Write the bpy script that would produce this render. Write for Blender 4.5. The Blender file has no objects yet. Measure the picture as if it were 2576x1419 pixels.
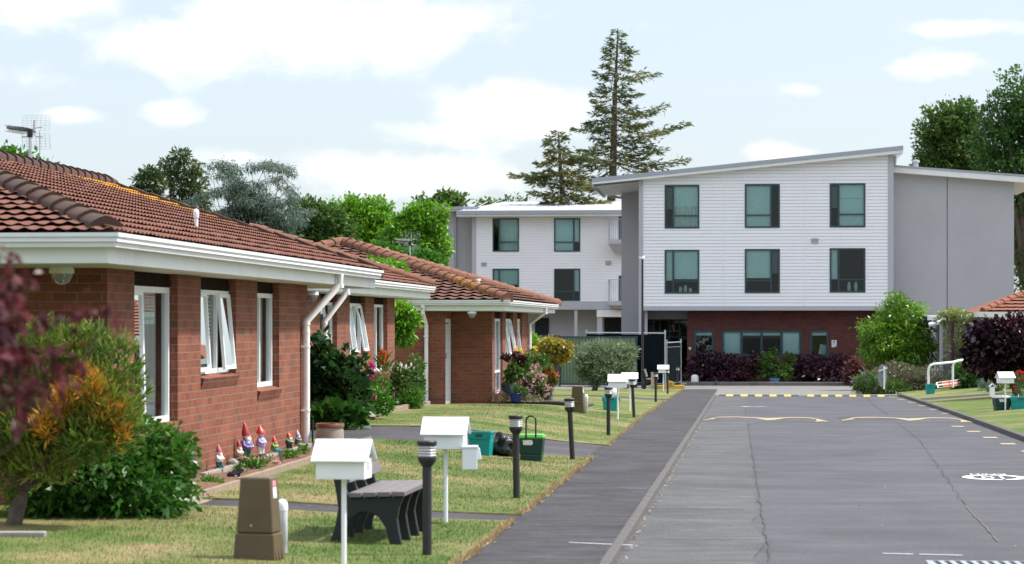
import bpy, math, random
import numpy as np
from mathutils import Vector, Matrix, noise as mnoise
random.seed(7); rng = np.random.default_rng(11)
S = bpy.context.scene; COL = S.collection
R = math.radians
# ---- measuring the photograph: f in px of a 2575 px wide view, principal column, horizon row, eye height
F, CU, CV, H = 6080.0, 1287.5, 812.0, 1.6
NX, NY = 0.99544, -0.09536          # across the road (t)
DX, DY = 0.09536, 0.99544           # along the road (s)
YAW = -math.atan2(DX, DY)
def P(u, v, Y): return Vector(((u-CU)/F*Y, Y, H-(v-CV)/F*Y))
def W(t, s, z=0.0): return Vector((t*NX+s*DX, t*NY+s*DY, z))
def TS(p): return (p[0]*NX+p[1]*NY, p[0]*DX+p[1]*DY)
def Yt(u, t): return t/((u-CU)/F*NX+NY)
def Ys(u, s): return s/((u-CU)/F*DX+DY)
def s_at(u, t):
    k = (u-CU)/F; return Yt(u, t)*(DX*k+DY)
def z_at(u, v, t): return H-(v-CV)/F*Yt(u, t)
def tz(u, v, s):
    Y = Ys(u, s); k = (u-CU)/F; return (Y*(NX*k+NY), H-(v-CV)/F*Y)
def interp(x, pts):
    if x <= pts[0][0]: return pts[0][1]
    for (a, b), (c, d) in zip(pts, pts[1:]):
        if x <= c: return b+(d-b)*(x-a)/(c-a)
    return pts[-1][1]
ZH = [(10,-.1),(20,-.12),(34,-.14),(44,-.15),(52,-.22),(60,-.45),(75,-.7),(95,-1.07),(118,-1.34),(400,-1.34)]
def zg(t, s):
    Y = t*NY+s*DY
    z = -.01135*min(max(Y, -10), 118)
    if t < -2.2:
        a = min(1, (-2.2-t)/3.1); a = a*a*(3-2*a)*.6+a*.4
        z = z*(1-a)+interp(s, ZH)*a
    elif t > 5.5:
        z += .075*min(t-5.5, 8)*min(1, max(0, (118-s)/20))
    return z
def hit(u, v, dz=0.0):
    Y = 6.0
    while Y < 170:
        p = P(u, v, Y); t, s = TS(p)
        if p.z <= zg(t, s)+dz: break
        Y += .04
    p.z = zg(t, s)+dz
    return p
# ---- mesh building
def lnk(o): COL.objects.link(o); return o
def root_loc(o):
    while o.parent: o = o.parent
    return Vector(o.location)
def thing(name, label, cat, loc=(0,0,0), group=None):
    o = lnk(bpy.data.objects.new(name, None)); o.location = loc; o.empty_display_size = .1
    o['label'] = label; o['category'] = cat
    if group: o['group'] = group
    return o
def tag(o, label=None, cat=None, group=None, kind=None):
    if label: o['label'] = label
    if cat: o['category'] = cat
    if group: o['group'] = group
    if kind: o['kind'] = kind
    return o
def finish(me, name, mats, parent, origin, smooth, bevel):
    for m in (mats if isinstance(mats, (list, tuple)) else [mats]): me.materials.append(m)
    if smooth is not None:
        me.polygons.foreach_set('use_smooth', [True]*len(me.polygons))
        if smooth < 179: me.set_sharp_from_angle(angle=R(smooth))
    o = lnk(bpy.data.objects.new(name, me))
    if parent: o.parent = parent
    else: o.location = origin
    if bevel:
        b = o.modifiers.new('b', 'BEVEL'); b.width = bevel; b.segments = 2; b.limit_method = 'ANGLE'
    return o
class MB:
    def __init__(s, road=False): s.v=[]; s.f=[]; s.m=[]; s.road=road
    def add(s, vs, fs, mi=0):
        n = len(s.v); s.v += [tuple(x) for x in vs]
        for f in fs: s.f.append(tuple(i+n for i in f)); s.m.append(mi)
    def quad(s, a, b, c, d, mi=0): s.add([a,b,c,d], [(0,1,2,3)], mi)
    def box(s, x0, x1, y0, y1, z0, z1, mi=0):
        s.add([(x0,y0,z0),(x1,y0,z0),(x1,y1,z0),(x0,y1,z0),(x0,y0,z1),(x1,y0,z1),(x1,y1,z1),(x0,y1,z1)],
              [(3,2,1,0),(4,5,6,7),(0,1,5,4),(1,2,6,5),(2,3,7,6),(3,0,4,7)], mi)
    def hexa(s, lo, hi, mi=0):      # two 4-point rings
        s.add(list(lo)+list(hi), [(3,2,1,0),(4,5,6,7),(0,1,5,4),(1,2,6,5),(2,3,7,6),(3,0,4,7)], mi)
    def tube(s, pts, r, n=8, mi=0, cap=True):
        pts = [Vector(p) for p in pts]; m = len(pts)
        rs = r if isinstance(r, (list, tuple)) else [r]*m
        base = len(s.v); up = None
        for i, p in enumerate(pts):
            d = (pts[min(i+1, m-1)]-pts[max(i-1, 0)]).normalized()
            if up is None: up = d.orthogonal().normalized()
            x = (up-d*up.dot(d)).normalized(); y = d.cross(x); up = x
            for j in range(n):
                a = 2*math.pi*j/n; s.v.append(tuple(p+(x*math.cos(a)+y*math.sin(a))*rs[i]))
        for i in range(m-1):
            for j in range(n):
                a = base+i*n+j; b = base+i*n+(j+1)%n
                s.f.append((a, b, b+n, a+n)); s.m.append(mi)
        if cap:
            s.f.append(tuple(base+j for j in reversed(range(n)))); s.m.append(mi)
            s.f.append(tuple(base+(m-1)*n+j for j in range(n))); s.m.append(mi)
    def lathe(s, prof, n=16, c=(0,0,0), mi=0, sx=1, sy=1, off=None):
        base = len(s.v)
        for i, (r, z) in enumerate(prof):
            ox, oy = off(z) if off else (0, 0)
            for j in range(n):
                a = 2*math.pi*j/n; s.v.append((c[0]+ox+r*sx*math.cos(a), c[1]+oy+r*sy*math.sin(a), c[2]+z))
        for i in range(len(prof)-1):
            for j in range(n):
                a = base+i*n+j; b = base+i*n+(j+1)%n
                s.f.append((a, b, b+n, a+n)); s.m.append(mi)
        s.f.append(tuple(base+j for j in reversed(range(n)))); s.m.append(mi)
        s.f.append(tuple(base+(len(prof)-1)*n+j for j in range(n))); s.m.append(mi)
    def ball(s, c, rx, ry=None, rz=None, n=10, mi=0, lump=0):
        ry = ry or rx; rz = rz or rx; prof = []; k = max(5, n//2+1)
        base = len(s.v)
        for i in range(k+1):
            th = math.pi*i/k
            for j in range(n):
                a = 2*math.pi*j/n
                x, y, z = math.sin(th)*math.cos(a), math.sin(th)*math.sin(a), -math.cos(th)
                q = 1+(lump*mnoise.noise(Vector((x*1.7+c[0]*3, y*1.7+c[1], z*1.7+c[2]))) if lump else 0)
                s.v.append((c[0]+x*rx*q, c[1]+y*ry*q, c[2]+z*rz*q))
        for i in range(k):
            for j in range(n):
                a = base+i*n+j; b = base+i*n+(j+1)%n
                s.f.append((a, b, b+n, a+n)); s.m.append(mi)
    def prism(s, poly, x0, x1, axis='x', mi=0):   # poly in the two other axes
        n = len(poly)
        def pt(q, x):
            return {'x': (x, q[0], q[1]), 'y': (q[0], x, q[1]), 'z': (q[0], q[1], x)}[axis]
        s.add([pt(q, x0) for q in poly]+[pt(q, x1) for q in poly],
              [tuple(range(n))[::-1], tuple(range(n, 2*n))]+[(i, (i+1) % n, n+(i+1) % n, n+i) for i in range(n)], mi)
    def sweep(s, path, prof, mi=0, closed_prof=True):   # path [(x,y)], prof [(outward offset to the right of travel, z)]
        n = len(prof); base = len(s.v); m = len(path)
        for i, p in enumerate(path):
            p = Vector(p); a = (p-Vector(path[i-1])).normalized() if i else None
            b = (Vector(path[i+1])-p).normalized() if i < m-1 else None
            a = a or b; b = b or a
            na = Vector((a.y, -a.x)); nb = Vector((b.y, -b.x)); mt = (na+nb).normalized(); mt /= max(.3, mt.dot(na))
            for o, z in prof: s.v.append((p.x+mt.x*o, p.y+mt.y*o, z))
        for i in range(m-1):
            for j in range(n if closed_prof else n-1):
                a = base+i*n+j; b = base+i*n+(j+1) % n
                s.f.append((a, b, b+n, a+n)); s.m.append(mi)
        if closed_prof:
            s.f.append(tuple(base+j for j in range(n))[::-1]); s.m.append(mi)
            s.f.append(tuple(base+(m-1)*n+j for j in range(n))); s.m.append(mi)
    def build(s, name, mats, parent=None, smooth=None, bevel=0):
        v = np.array(s.v, dtype=float)
        loc = v.copy()
        if s.road:
            w = v.copy(); w[:, 0] = v[:, 0]*NX+v[:, 1]*DX; w[:, 1] = v[:, 0]*NY+v[:, 1]*DY; v = w
        if parent: o = np.array(root_loc(parent))
        else: o = np.array([(v[:, 0].min()+v[:, 0].max())/2, (v[:, 1].min()+v[:, 1].max())/2, v[:, 2].min()])
        v = v-o
        me = bpy.data.meshes.new(name); me.from_pydata([tuple(x) for x in v], [], s.f)
        me.polygons.foreach_set('material_index', s.m)
        uv = me.uv_layers.new(name='UVMap'); data = np.zeros(len(me.loops)*2)
        k = 0
        for f in s.f:
            a, b, c = loc[f[0]], loc[f[1]], loc[f[2]]
            nn = np.abs(np.cross(b-a, c-a)) if len(f) < 4 else np.abs(np.cross(c-a, loc[f[3]]-b))
            ax = int(nn.argmax()); ia, ib = [(1, 2), (0, 2), (0, 1)][ax]
            for i in f: data[k] = loc[i][ia]; data[k+1] = loc[i][ib]; k += 2
        uv.data.foreach_set('uv', data)
        me.validate()
        return finish(me, name, mats, parent, o, smooth, bevel)
def dup(root, loc=None, rot=None, label=None, par=None):
    c = root.copy(); COL.objects.link(c)
    if par: c.parent = par
    if loc is not None: c.location = loc
    if rot is not None: c.rotation_euler = rot
    if label: c['label'] = label
    for ch in list(root.children): dup(ch, par=c)
    return c
# ---- materials
def nodes(name):
    m = bpy.data.materials.new(name); m.use_nodes = True
    nt = m.node_tree; b = nt.nodes['Principled BSDF']
    def N(t, **kw):
        n = nt.nodes.new(t)
        for k, v in kw.items():
            if k[0] == '_': setattr(n, k[1:], v)
            else: n.inputs[k.replace('0', ' ')].default_value = v
        return n
    return m, nt, b, N, nt.links.new
def c4(c): return (c[0], c[1], c[2], 1)
def ramp(N, cols, pos=None):
    r = N('ShaderNodeValToRGB'); e = r.color_ramp.elements
    while len(e) < len(cols): e.new(.5)
    for i, c in enumerate(cols):
        e[i].position = pos[i] if pos else i/(len(cols)-1); e[i].color = c4(c)
    return r
def mixc(N, L, fac, a, b, mode='MIX'):
    x = N('ShaderNodeMix', _data_type='RGBA', _blend_type=mode)
    for sock, val in ((0, fac), (6, a), (7, b)):
        if isinstance(val, (int, float)): x.inputs[sock].default_value = val
        elif isinstance(val, tuple): x.inputs[sock].default_value = c4(val)
        else: L(val, x.inputs[sock])
    return x.outputs[2]
def pos_node(N, which):
    if which == 'World': return N('ShaderNodeNewGeometry').outputs['Position']
    return N('ShaderNodeTexCoord').outputs[which]
def M(name, col, rough=.6, var=.12, scale=6, bump=0, bscale=60, metal=0, spec=.4, dirt=None, coords='Object'):
    m, nt, b, N, L = nodes(name); co = pos_node(N, coords)
    n1 = N('ShaderNodeTexNoise', Scale=scale, Detail=6, Roughness=.65); L(co, n1.inputs['Vector'])
    lo = tuple(x*(1-var*1.6) for x in col); hi = tuple(min(1, x*(1+var)) for x in col)
    r = ramp(N, [lo, col, hi], [.3, .5, .72]); L(n1.outputs[0], r.inputs[0]); out = r.outputs[0]
    if dirt:
        n3 = N('ShaderNodeTexNoise', Scale=dirt[1], Detail=8, Roughness=.7); L(co, n3.inputs['Vector'])
        r3 = ramp(N, [(0,0,0),(1,1,1)], [dirt[2], dirt[2]+.12]); L(n3.outputs[0], r3.inputs[0])
        out = mixc(N, L, r3.outputs[0], out, dirt[0])
    L(out, b.inputs['Base Color'])
    b.inputs['Roughness'].default_value = rough; b.inputs['Metallic'].default_value = metal
    b.inputs['Specular IOR Level'].default_value = spec
    if bump:
        n2 = N('ShaderNodeTexNoise', Scale=bscale, Detail=5); L(co, n2.inputs['Vector'])
        bp = N('ShaderNodeBump', Strength=bump, Distance=.01); L(n2.outputs[0], bp.inputs['Height']); L(bp.outputs[0], b.inputs['Normal'])
    return m
def brick_mat(name, c1, c2, mortar, dark, bw=.24, rh=.086, ms=.006, darkamt=.62):
    m, nt, b, N, L = nodes(name); uv = N('ShaderNodeTexCoord').outputs['UV']
    k = N('ShaderNodeTexBrick', Scale=1, Bias=0); k.inputs['Brick Width'].default_value = bw; k.inputs['Row Height'].default_value = rh
    k.inputs['Mortar Size'].default_value = ms; k.inputs['Mortar Smooth'].default_value = .15
    k.inputs['Color1'].default_value = c4(c1); k.inputs['Color2'].default_value = c4(c2); k.inputs['Mortar'].default_value = c4(mortar)
    wob = N('ShaderNodeTexNoise', Scale=3.0, Detail=2); L(uv, wob.inputs['Vector'])
    ad = N('ShaderNodeVectorMath', _operation='MULTIPLY_ADD'); L(wob.outputs[1], ad.inputs[0]); ad.inputs[1].default_value = (.01, .01, 0); L(uv, ad.inputs[2])
    L(ad.outputs[0], k.inputs['Vector'])
    # a few burnt bricks: same grid, other seed by offset
    k2 = N('ShaderNodeTexBrick', Scale=1); k2.inputs['Brick Width'].default_value = bw; k2.inputs['Row Height'].default_value = rh; k2.inputs['Mortar Size'].default_value = 0
    k2.inputs['Color1'].default_value = (0,0,0,1); k2.inputs['Color2'].default_value = (1,1,1,1); L(ad.outputs[0], k2.inputs['Vector'])
    ad2 = N('ShaderNodeVectorMath', _operation='ADD'); ad2.inputs[1].default_value = (bw*40, rh*34, 0); L(ad.outputs[0], ad2.inputs[0]); L(ad2.outputs[0], k2.inputs['Vector'])
    rr = ramp(N, [(0,0,0),(.7,.7,.7)], [.945, .97]); L(k2.outputs[0], rr.inputs[0])
    sub = N('ShaderNodeMath', _operation='SUBTRACT', _use_clamp=True); L(rr.outputs[0], sub.inputs[0]); L(k.outputs['Fac'], sub.inputs[1])
    out = mixc(N, L, sub.outputs[0], k.outputs[0], dark)
    n = N('ShaderNodeTexNoise', Scale=1.3, Detail=8, Roughness=.7); L(uv, n.inputs['Vector'])
    r = ramp(N, [(.78,.76,.74),(1.12,1.1,1.08)], [.3,.7]); L(n.outputs[0], r.inputs[0])
    out = mixc(N, L, 1.0, out, r.outputs[0], 'MULTIPLY')
    n2 = N('ShaderNodeTexNoise', Scale=45, Detail=4); L(uv, n2.inputs['Vector'])
    r2 = ramp(N, [(.85,.85,.85),(1.1,1.1,1.1)], [.35,.65]); L(n2.outputs[0], r2.inputs[0])
    out = mixc(N, L, 1.0, out, r2.outputs[0], 'MULTIPLY')
    L(out, b.inputs['Base Color']); b.inputs['Roughness'].default_value = .85; b.inputs['Specular IOR Level'].default_value = .25
    inv = N('ShaderNodeMath', _operation='MULTIPLY_ADD'); L(k.outputs['Fac'], inv.inputs[0]); inv.inputs[1].default_value = -1; L(n2.outputs[0], inv.inputs[2])
    bp = N('ShaderNodeBump', Strength=.9, Distance=.012); L(inv.outputs[0], bp.inputs['Height']); L(bp.outputs[0], b.inputs['Normal'])
    return m
def leaf_mat(name, cols, tip=None, gloss=.45, trans=.35):
    m, nt, b, N, L = nodes(name); uv = N('ShaderNodeTexCoord').outputs['UV']
    sp = N('ShaderNodeSeparateXYZ'); L(uv, sp.inputs[0])
    r = ramp(N, cols); L(sp.outputs[0], r.inputs[0]); out = r.outputs[0]
    if tip:
        rt = ramp(N, [(0,0,0),(1,1,1)], [tip[1], tip[2]]); L(sp.outputs[1], rt.inputs[0])
        out = mixc(N, L, rt.outputs[0], out, tip[0])
    L(out, b.inputs['Base Color']); b.inputs['Roughness'].default_value = gloss; b.inputs['Specular IOR Level'].default_value = .35
    tr = N('ShaderNodeBsdfTranslucent'); L(out, tr.inputs[0])
    mx = N('ShaderNodeMixShader'); mx.inputs[0].default_value = trans
    L(b.outputs[0], mx.inputs[1]); L(tr.outputs[0], mx.inputs[2]); L(mx.outputs[0], nt.nodes['Material Output'].inputs[0])
    return m
def glass_mat(name, tint, refl=.10):
    m, nt, b, N, L = nodes(name); nt.nodes.remove(b)
    g = N('ShaderNodeBsdfGlossy'); g.inputs['Roughness'].default_value = .01; g.inputs[0].default_value = (.9,.95,.95,1)
    t = N('ShaderNodeBsdfTransparent'); t.inputs[0].default_value = c4(tint)
    fr = N('ShaderNodeFresnel'); fr.inputs[0].default_value = 1.52
    ad = N('ShaderNodeMath', _operation='ADD', _use_clamp=True); L(fr.outputs[0], ad.inputs[0]); ad.inputs[1].default_value = refl
    mx = N('ShaderNodeMixShader'); L(ad.outputs[0], mx.inputs[0]); L(t.outputs[0], mx.inputs[1]); L(g.outputs[0], mx.inputs[2])
    L(mx.outputs[0], nt.nodes['Material Output'].inputs[0]); return m
BRICK = brick_mat('brick_orange', (.200,.063,.038), (.265,.094,.057), (.24,.18,.145), (.115,.075,.07))
BRICKD = brick_mat('brick_plum', (.105,.032,.03), (.14,.045,.038), (.15,.10,.09), (.07,.035,.035))
WHITE = M('white_paint', (.70,.71,.73), .4, .05, 3, dirt=((.55,.55,.53), 5, .66))
WHITEF = M('white_fascia', (.72,.73,.72), .5, .05, 2, dirt=((.5,.5,.46), 6, .66))
UPVC = M('white_aluminium', (.80,.82,.85), .35, .02)
PIPE = M('white_pipe', (.78,.76,.75), .4, .05, 4)
SOFF = M('soffit_board', (.62,.62,.58), .6, .05)
PANEL = M('brown_panel', (.022,.012,.010), .9, .2, spec=.05)
CLAD = M('white_cladding', (.80,.80,.82), .55, .02, 1)
GREYW = M('grey_wall', (.41,.41,.425), .75, .04, .6)
BACKG = M('joint_shadow_gap', (.58,.58,.61), .7, .02)
WJOINT = M('joint_sealant', (.17,.17,.19), .8)
GREYT = M('grey_trim', (.42,.42,.46), .6, .04)
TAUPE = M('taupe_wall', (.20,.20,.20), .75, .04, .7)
ROOFM = M('metal_roof', (.44,.44,.48), .45, .05, 1)
ROOFE = M('grey_flashing', (.33,.36,.40), .5, .05)
FRAME = M('dark_frame', (.028,.055,.066), .45, .1)
GLASS = glass_mat('house_glass', (.82,.88,.87), .0)
GLASST = glass_mat('teal_glass', (.70,.88,.87), .0)
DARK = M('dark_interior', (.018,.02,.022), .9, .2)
ROOM = M('room_wall', (.22,.20,.18), .9, .1)
BLIND = M('pale_blind', (.74,.80,.79), .7, .05)
CURT = M('net_curtain', (.72,.72,.70), .8, .06)
BLACKP = M('black_plastic', (.016,.016,.018), .5, .2, 10)
POLEM = M('charcoal_metal', (.028,.026,.027), .5, .15, 10)
LENS = M('lens_grey', (.26,.26,.27), .25, .05)
LOUV = M('lens_louvre', (.50,.50,.51), .3, .02)
BROWNP = M('brown_cabinet', (.105,.072,.038), .45, .08, 4, dirt=((.16,.12,.07), 9, .68))
WOODS = M('grey_plank', (.145,.127,.132), .6, .12, 9)
GREENB = M('green_plastic_dark', (.006,.045,.037), .35, .08)
LIMEL = M('lime_lid', (.14,.50,.09), .35, .05)
TEAL = M('teal_plastic', (.006,.27,.26), .4, .06)
YELL = M('yellow_paint', (.60,.40,.06), .6, .1, 12)
YELLW = M('worn_yellow_paint', (.36,.285,.16), .8, .14, 30, dirt=((.26,.23,.2), 40, .6))
WHITEW = M('worn_white_paint', (.70,.70,.74), .8, .1, 30, dirt=((.3,.3,.32), 60, .62))
RUBBER = M('black_rubber', (.045,.045,.05), .7, .1)
TIMBER = M('edging_timber', (.27,.20,.15), .8, .2, 20)
STONE = M('pale_stone', (.27,.255,.235), .8, .12, 10, .3)
CONC = M('concrete', (.165,.16,.155), .85, .1, 3, .3, 90, dirt=((.12,.117,.113), 1.2, .52))
KERB = M('kerb_stone', (.085,.079,.078), .9, .2, 8, .5, 60, dirt=((.25,.23,.21), 20, .62))
BARK = M('bark', (.10,.075,.058), .9, .3, 14, .6, 30)
FENCEG = M('green_steel', (.125,.18,.10), .5, .06, 2)
MESHB = M('black_shade_cloth', (.006,.010,.013), 1, .3, 3, spec=.02)
STEEL = M('galvanised', (.48,.49,.50), .35, .1, 10, metal=.6)
def tile_mat(name, col, lich=None, moss=.6):
    m, nt, b, N, L = nodes(name); co = pos_node(N, 'World')
    n1 = N('ShaderNodeTexNoise', Scale=9, Detail=7, Roughness=.7); L(co, n1.inputs['Vector'])
    r = ramp(N, [tuple(x*.6 for x in col), col, tuple(x*1.35 for x in col)], [.3,.5,.72]); L(n1.outputs[0], r.inputs[0]); out = r.outputs[0]
    n2 = N('ShaderNodeTexNoise', Scale=1.1, Detail=9, Roughness=.72); L(co, n2.inputs['Vector'])
    r2 = ramp(N, [(0,0,0),(.75,.75,.75)], [moss, moss+.1]); L(n2.outputs[0], r2.inputs[0])
    out = mixc(N, L, r2.outputs[0], out, (.075,.05,.042))
    for (p, rad, amt) in (lich or []):
        d = N('ShaderNodeVectorMath', _operation='DISTANCE'); L(co, d.inputs[0]); d.inputs[1].default_value = p
        n3 = N('ShaderNodeTexNoise', Scale=11, Detail=8, Roughness=.8); L(co, n3.inputs['Vector'])
        k = N('ShaderNodeMath', _operation='MULTIPLY_ADD'); L(d.outputs['Value'], k.inputs[0]); k.inputs[1].default_value = -.22/rad; L(n3.outputs[0], k.inputs[2])
        rr = ramp(N, [(0,0,0),(1,1,1)], [amt, amt+.05]); L(k.outputs[0], rr.inputs[0])
        out = mixc(N, L, rr.outputs[0], out, (.42,.205,.03))
    L(out, b.inputs['Base Color']); b.inputs['Roughness'].default_value = .85; b.inputs['Specular IOR Level'].default_value = .2
    n4 = N('ShaderNodeTexNoise', Scale=70, Detail=4); L(co, n4.inputs['Vector'])
    bp = N('ShaderNodeBump', Strength=.3, Distance=.01); L(n4.outputs[0], bp.inputs['Height']); L(bp.outputs[0], b.inputs['Normal'])
    return m
def road_mat(name, c, streak, spots, fine=220, blot=.5, stretch=(1,1,1), sc=1.0):
    m, nt, b, N, L = nodes(name); co = pos_node(N, 'World')
    mp = N('ShaderNodeMapping'); mp.inputs['Rotation'].default_value = (0, 0, -YAW); mp.inputs['Scale'].default_value = stretch; L(co, mp.inputs[0])
    n1 = N('ShaderNodeTexNoise', Scale=.8, Detail=8, Roughness=.62); L(mp.outputs[0], n1.inputs['Vector'])
    r = ramp(N, [tuple(x*(1-blot) for x in c), c, tuple(x*(1+blot*.6) for x in c)], [.28,.52,.75]); L(n1.outputs[0], r.inputs[0])
    n2 = N('ShaderNodeTexNoise', Scale=fine, Detail=3, Roughness=.7); L(co, n2.inputs['Vector'])
    r2 = ramp(N, [(.62,.62,.62),(1.0,1.0,1.0),(1.5,1.5,1.5)], [.3,.5,.74]); L(n2.outputs[0], r2.inputs[0])
    out = mixc(N, L, 1.0, r.outputs[0], r2.outputs[0], 'MULTIPLY')
    mp2 = N('ShaderNodeMapping'); mp2.inputs['Rotation'].default_value = (0, 0, -YAW); mp2.inputs['Scale'].default_value = streak; L(co, mp2.inputs[0])
    n3 = N('ShaderNodeTexNoise', Scale=1, Detail=7, Roughness=.75); L(mp2.outputs[0], n3.inputs['Vector'])
    r3 = ramp(N, [(1-.32*sc,1-.33*sc,1-.33*sc),(1,1,1),(1+.6*sc,1+.58*sc,1+.62*sc)], [.32,.52,.70]); L(n3.outputs[0], r3.inputs[0])
    out = mixc(N, L, 1.0, out, r3.outputs[0], 'MULTIPLY')
    v = N('ShaderNodeTexVoronoi', Scale=2.2); L(co, v.inputs['Vector'])
    rv = ramp(N, [(1,1,1),(0,0,0)], [.02,.05]); L(v.outputs['Distance'], rv.inputs[0])
    out = mixc(N, L, rv.outputs[0], out, spots)
    L(out, b.inputs['Base Color']); b.inputs['Roughness'].default_value = .8; b.inputs['Specular IOR Level'].default_value = .35
    bp = N('ShaderNodeBump', Strength=.45, Distance=.008); L(n2.outputs[0], bp.inputs['Height']); L(bp.outputs[0], b.inputs['Normal'])
    return m
def grass_mat(name, cols, fine=(60, 25, 60), blade=False):
    m, nt, b, N, L = nodes(name); co = pos_node(N, 'World')
    n1 = N('ShaderNodeTexNoise', Scale=.55, Detail=9, Roughness=.68); L(co, n1.inputs['Vector'])
    n2 = N('ShaderNodeTexNoise', Scale=14, Detail=6, Roughness=.8); L(co, n2.inputs['Vector'])
    ad = N('ShaderNodeMath', _operation='MULTIPLY_ADD'); L(n2.outputs[0], ad.inputs[0]); ad.inputs[1].default_value = .45; L(n1.outputs[0], ad.inputs[2])
    ob = ad.outputs[0]
    if blade:
        uv = N('ShaderNodeTexCoord').outputs['UV']; sp = N('ShaderNodeSeparateXYZ'); L(uv, sp.inputs[0])
        k = N('ShaderNodeMath', _operation='MULTIPLY_ADD'); L(sp.outputs[0], k.inputs[0]); k.inputs[1].default_value = .25; L(ob, k.inputs[2])
        k2 = N('ShaderNodeMath', _operation='SUBTRACT'); L(k.outputs[0], k2.inputs[0]); k2.inputs[1].default_value = .125; ob = k2.outputs[0]
    r = ramp(N, cols, [.52,.66,.75,.86]); L(ob, r.inputs[0]); out = r.outputs[0]
    if not blade:
        mp = N('ShaderNodeMapping'); mp.inputs['Scale'].default_value = fine; L(co, mp.inputs[0])
        n3 = N('ShaderNodeTexNoise', Scale=1, Detail=4, Roughness=.8); L(mp.outputs[0], n3.inputs['Vector'])
        r3 = ramp(N, [(.55,.58,.5),(1,1,1),(1.35,1.3,1.25)], [.3,.5,.72]); L(n3.outputs[0], r3.inputs[0])
        out = mixc(N, L, 1.0, out, r3.outputs[0], 'MULTIPLY')
        bp = N('ShaderNodeBump', Strength=.6, Distance=.03); L(n3.outputs[0], bp.inputs['Height']); L(bp.outputs[0], b.inputs['Normal'])
    L(out, b.inputs['Base Color']); b.inputs['Roughness'].default_value = .8; b.inputs['Specular IOR Level'].default_value = .15
    return m
GC = [(.042,.088,.014),(.085,.130,.028),(.135,.155,.050),(.25,.20,.10)]
GRASS = grass_mat('lawn_turf', GC); BLADE = grass_mat('grass_blades', GC, blade=True)
STRAW = M('dead_straw_edge', (.33,.25,.13), .9, .35, 25, .5, 60, coords='Object')
EARTH = M('earth', (.12,.10,.06), .95, .3, 2)
MULCH = M('bark_mulch', (.15,.085,.05), .95, .5, 30, .9, 60)
ROADM = road_mat('road_asphalt', (.062,.062,.071), (.5,1.6,1), (.13,.13,.13), fine=55, blot=.28, sc=.55)
STRIPM = road_mat('road_edge_asphalt', (.071,.072,.074), (1.2,5,1), (.16,.15,.14), fine=38, blot=.32, sc=1.0)
PATHM = road_mat('footpath_asphalt', (.036,.034,.038), (1.8,4.5,1), (.16,.14,.14), fine=26, blot=.5, sc=1.7)
DRIVEM = road_mat('driveway_asphalt', (.047,.046,.051), (1,5,1), (.2,.2,.2), fine=34, blot=.4, sc=1.2)
TILE = tile_mat('terracotta_tile', (.150,.064,.045), [(tuple(W(-9.35, 35.2, 3.66)), 1.5, .30), (tuple(W(-8.7, 35.9, 3.45)), 1.6, .38)])
TILE2 = tile_mat('weathered_tile', (.125,.062,.046), None, .54)
CAP = tile_mat('ridge_cap_dark', (.085,.05,.04), None, .47)
CAP2 = tile_mat('ridge_cap_orange', (.18,.085,.055), [(tuple(P(1180, 722, 61)), 3.0, .47), (tuple(P(1010, 668, 62)), 2.5, .50)], .6)
TILE3 = tile_mat('orange_tile', (.21,.085,.055), None, .62)
# ---- camera, light, sky
cam = bpy.data.cameras.new('camera'); co = lnk(bpy.data.objects.new('camera', cam)); S.camera = co
co.location = (0, 0, H); co.rotation_euler = (R(90), 0, 0)
cam.lens = 85; cam.sensor_width = 36; cam.shift_y = (CV-709.5)/2575; cam.clip_end = 3000
cam.dof.use_dof = True; cam.dof.focus_distance = 46; cam.dof.aperture_fstop = 4.0
SUN_EL, SUN_AZ = 56, 80            # azimuth from straight ahead towards the right
sl = bpy.data.lights.new('sun', 'SUN'); so = lnk(bpy.data.objects.new('sun', sl))
so.rotation_euler = Vector((math.sin(R(SUN_AZ))*math.cos(R(SUN_EL)), math.cos(R(SUN_AZ))*math.cos(R(SUN_EL)), math.sin(R(SUN_EL)))).to_track_quat('Z', 'Y').to_euler()
so.location = (20, 10, 40)
sl.energy = 3.3; sl.angle = R(4); sl.color = (1, .95, .88)
wd = bpy.data.worlds.new('World'); S.world = wd; wd.use_nodes = True
nt = wd.node_tree; bg = nt.nodes['Background']; L = nt.links.new
def NW(t, **kw):
    n = nt.nodes.new(t)
    for k, v in kw.items():
        if k[0] == '_': setattr(n, k[1:], v)
        else: n.inputs[k].default_value = v
    return n
sky = NW('ShaderNodeTexSky', _sky_type='NISHITA'); sky.sun_disc = False
sky.sun_elevation = R(SUN_EL); sky.sun_rotation = R(SUN_AZ); sky.air_density = 1.0; sky.dust_density = 2.0; sky.ozone_density = 1.5
tc = NW('ShaderNodeTexCoord')
def cloud_blob(u, v, su, sv, amp, prev):
    d = Vector(((u-CU)/F, 1, (CV-v)/F)).normalized()
    sb = NW('ShaderNodeVectorMath', _operation='SUBTRACT'); L(tc.outputs['Generated'], sb.inputs[0]); sb.inputs[1].default_value = d
    ml = NW('ShaderNodeVectorMath', _operation='MULTIPLY'); L(sb.outputs[0], ml.inputs[0]); ml.inputs[1].default_value = (F/su, F/su*.3, F/sv)
    ln = NW('ShaderNodeVectorMath', _operation='LENGTH'); L(ml.outputs[0], ln.inputs[0])
    mr = NW('ShaderNodeMapRange', _interpolation_type='SMOOTHSTEP'); L(ln.outputs['Value'], mr.inputs[0])
    mr.inputs[1].default_value = 0; mr.inputs[2].default_value = 1.35; mr.inputs[3].default_value = amp; mr.inputs[4].default_value = 0
    if prev is None: return mr.outputs[0]
    mx = NW('ShaderNodeMath', _operation='MAXIMUM'); L(prev, mx.inputs[0]); L(mr.outputs[0], mx.inputs[1]); return mx.outputs[0]
acc = None
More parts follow.
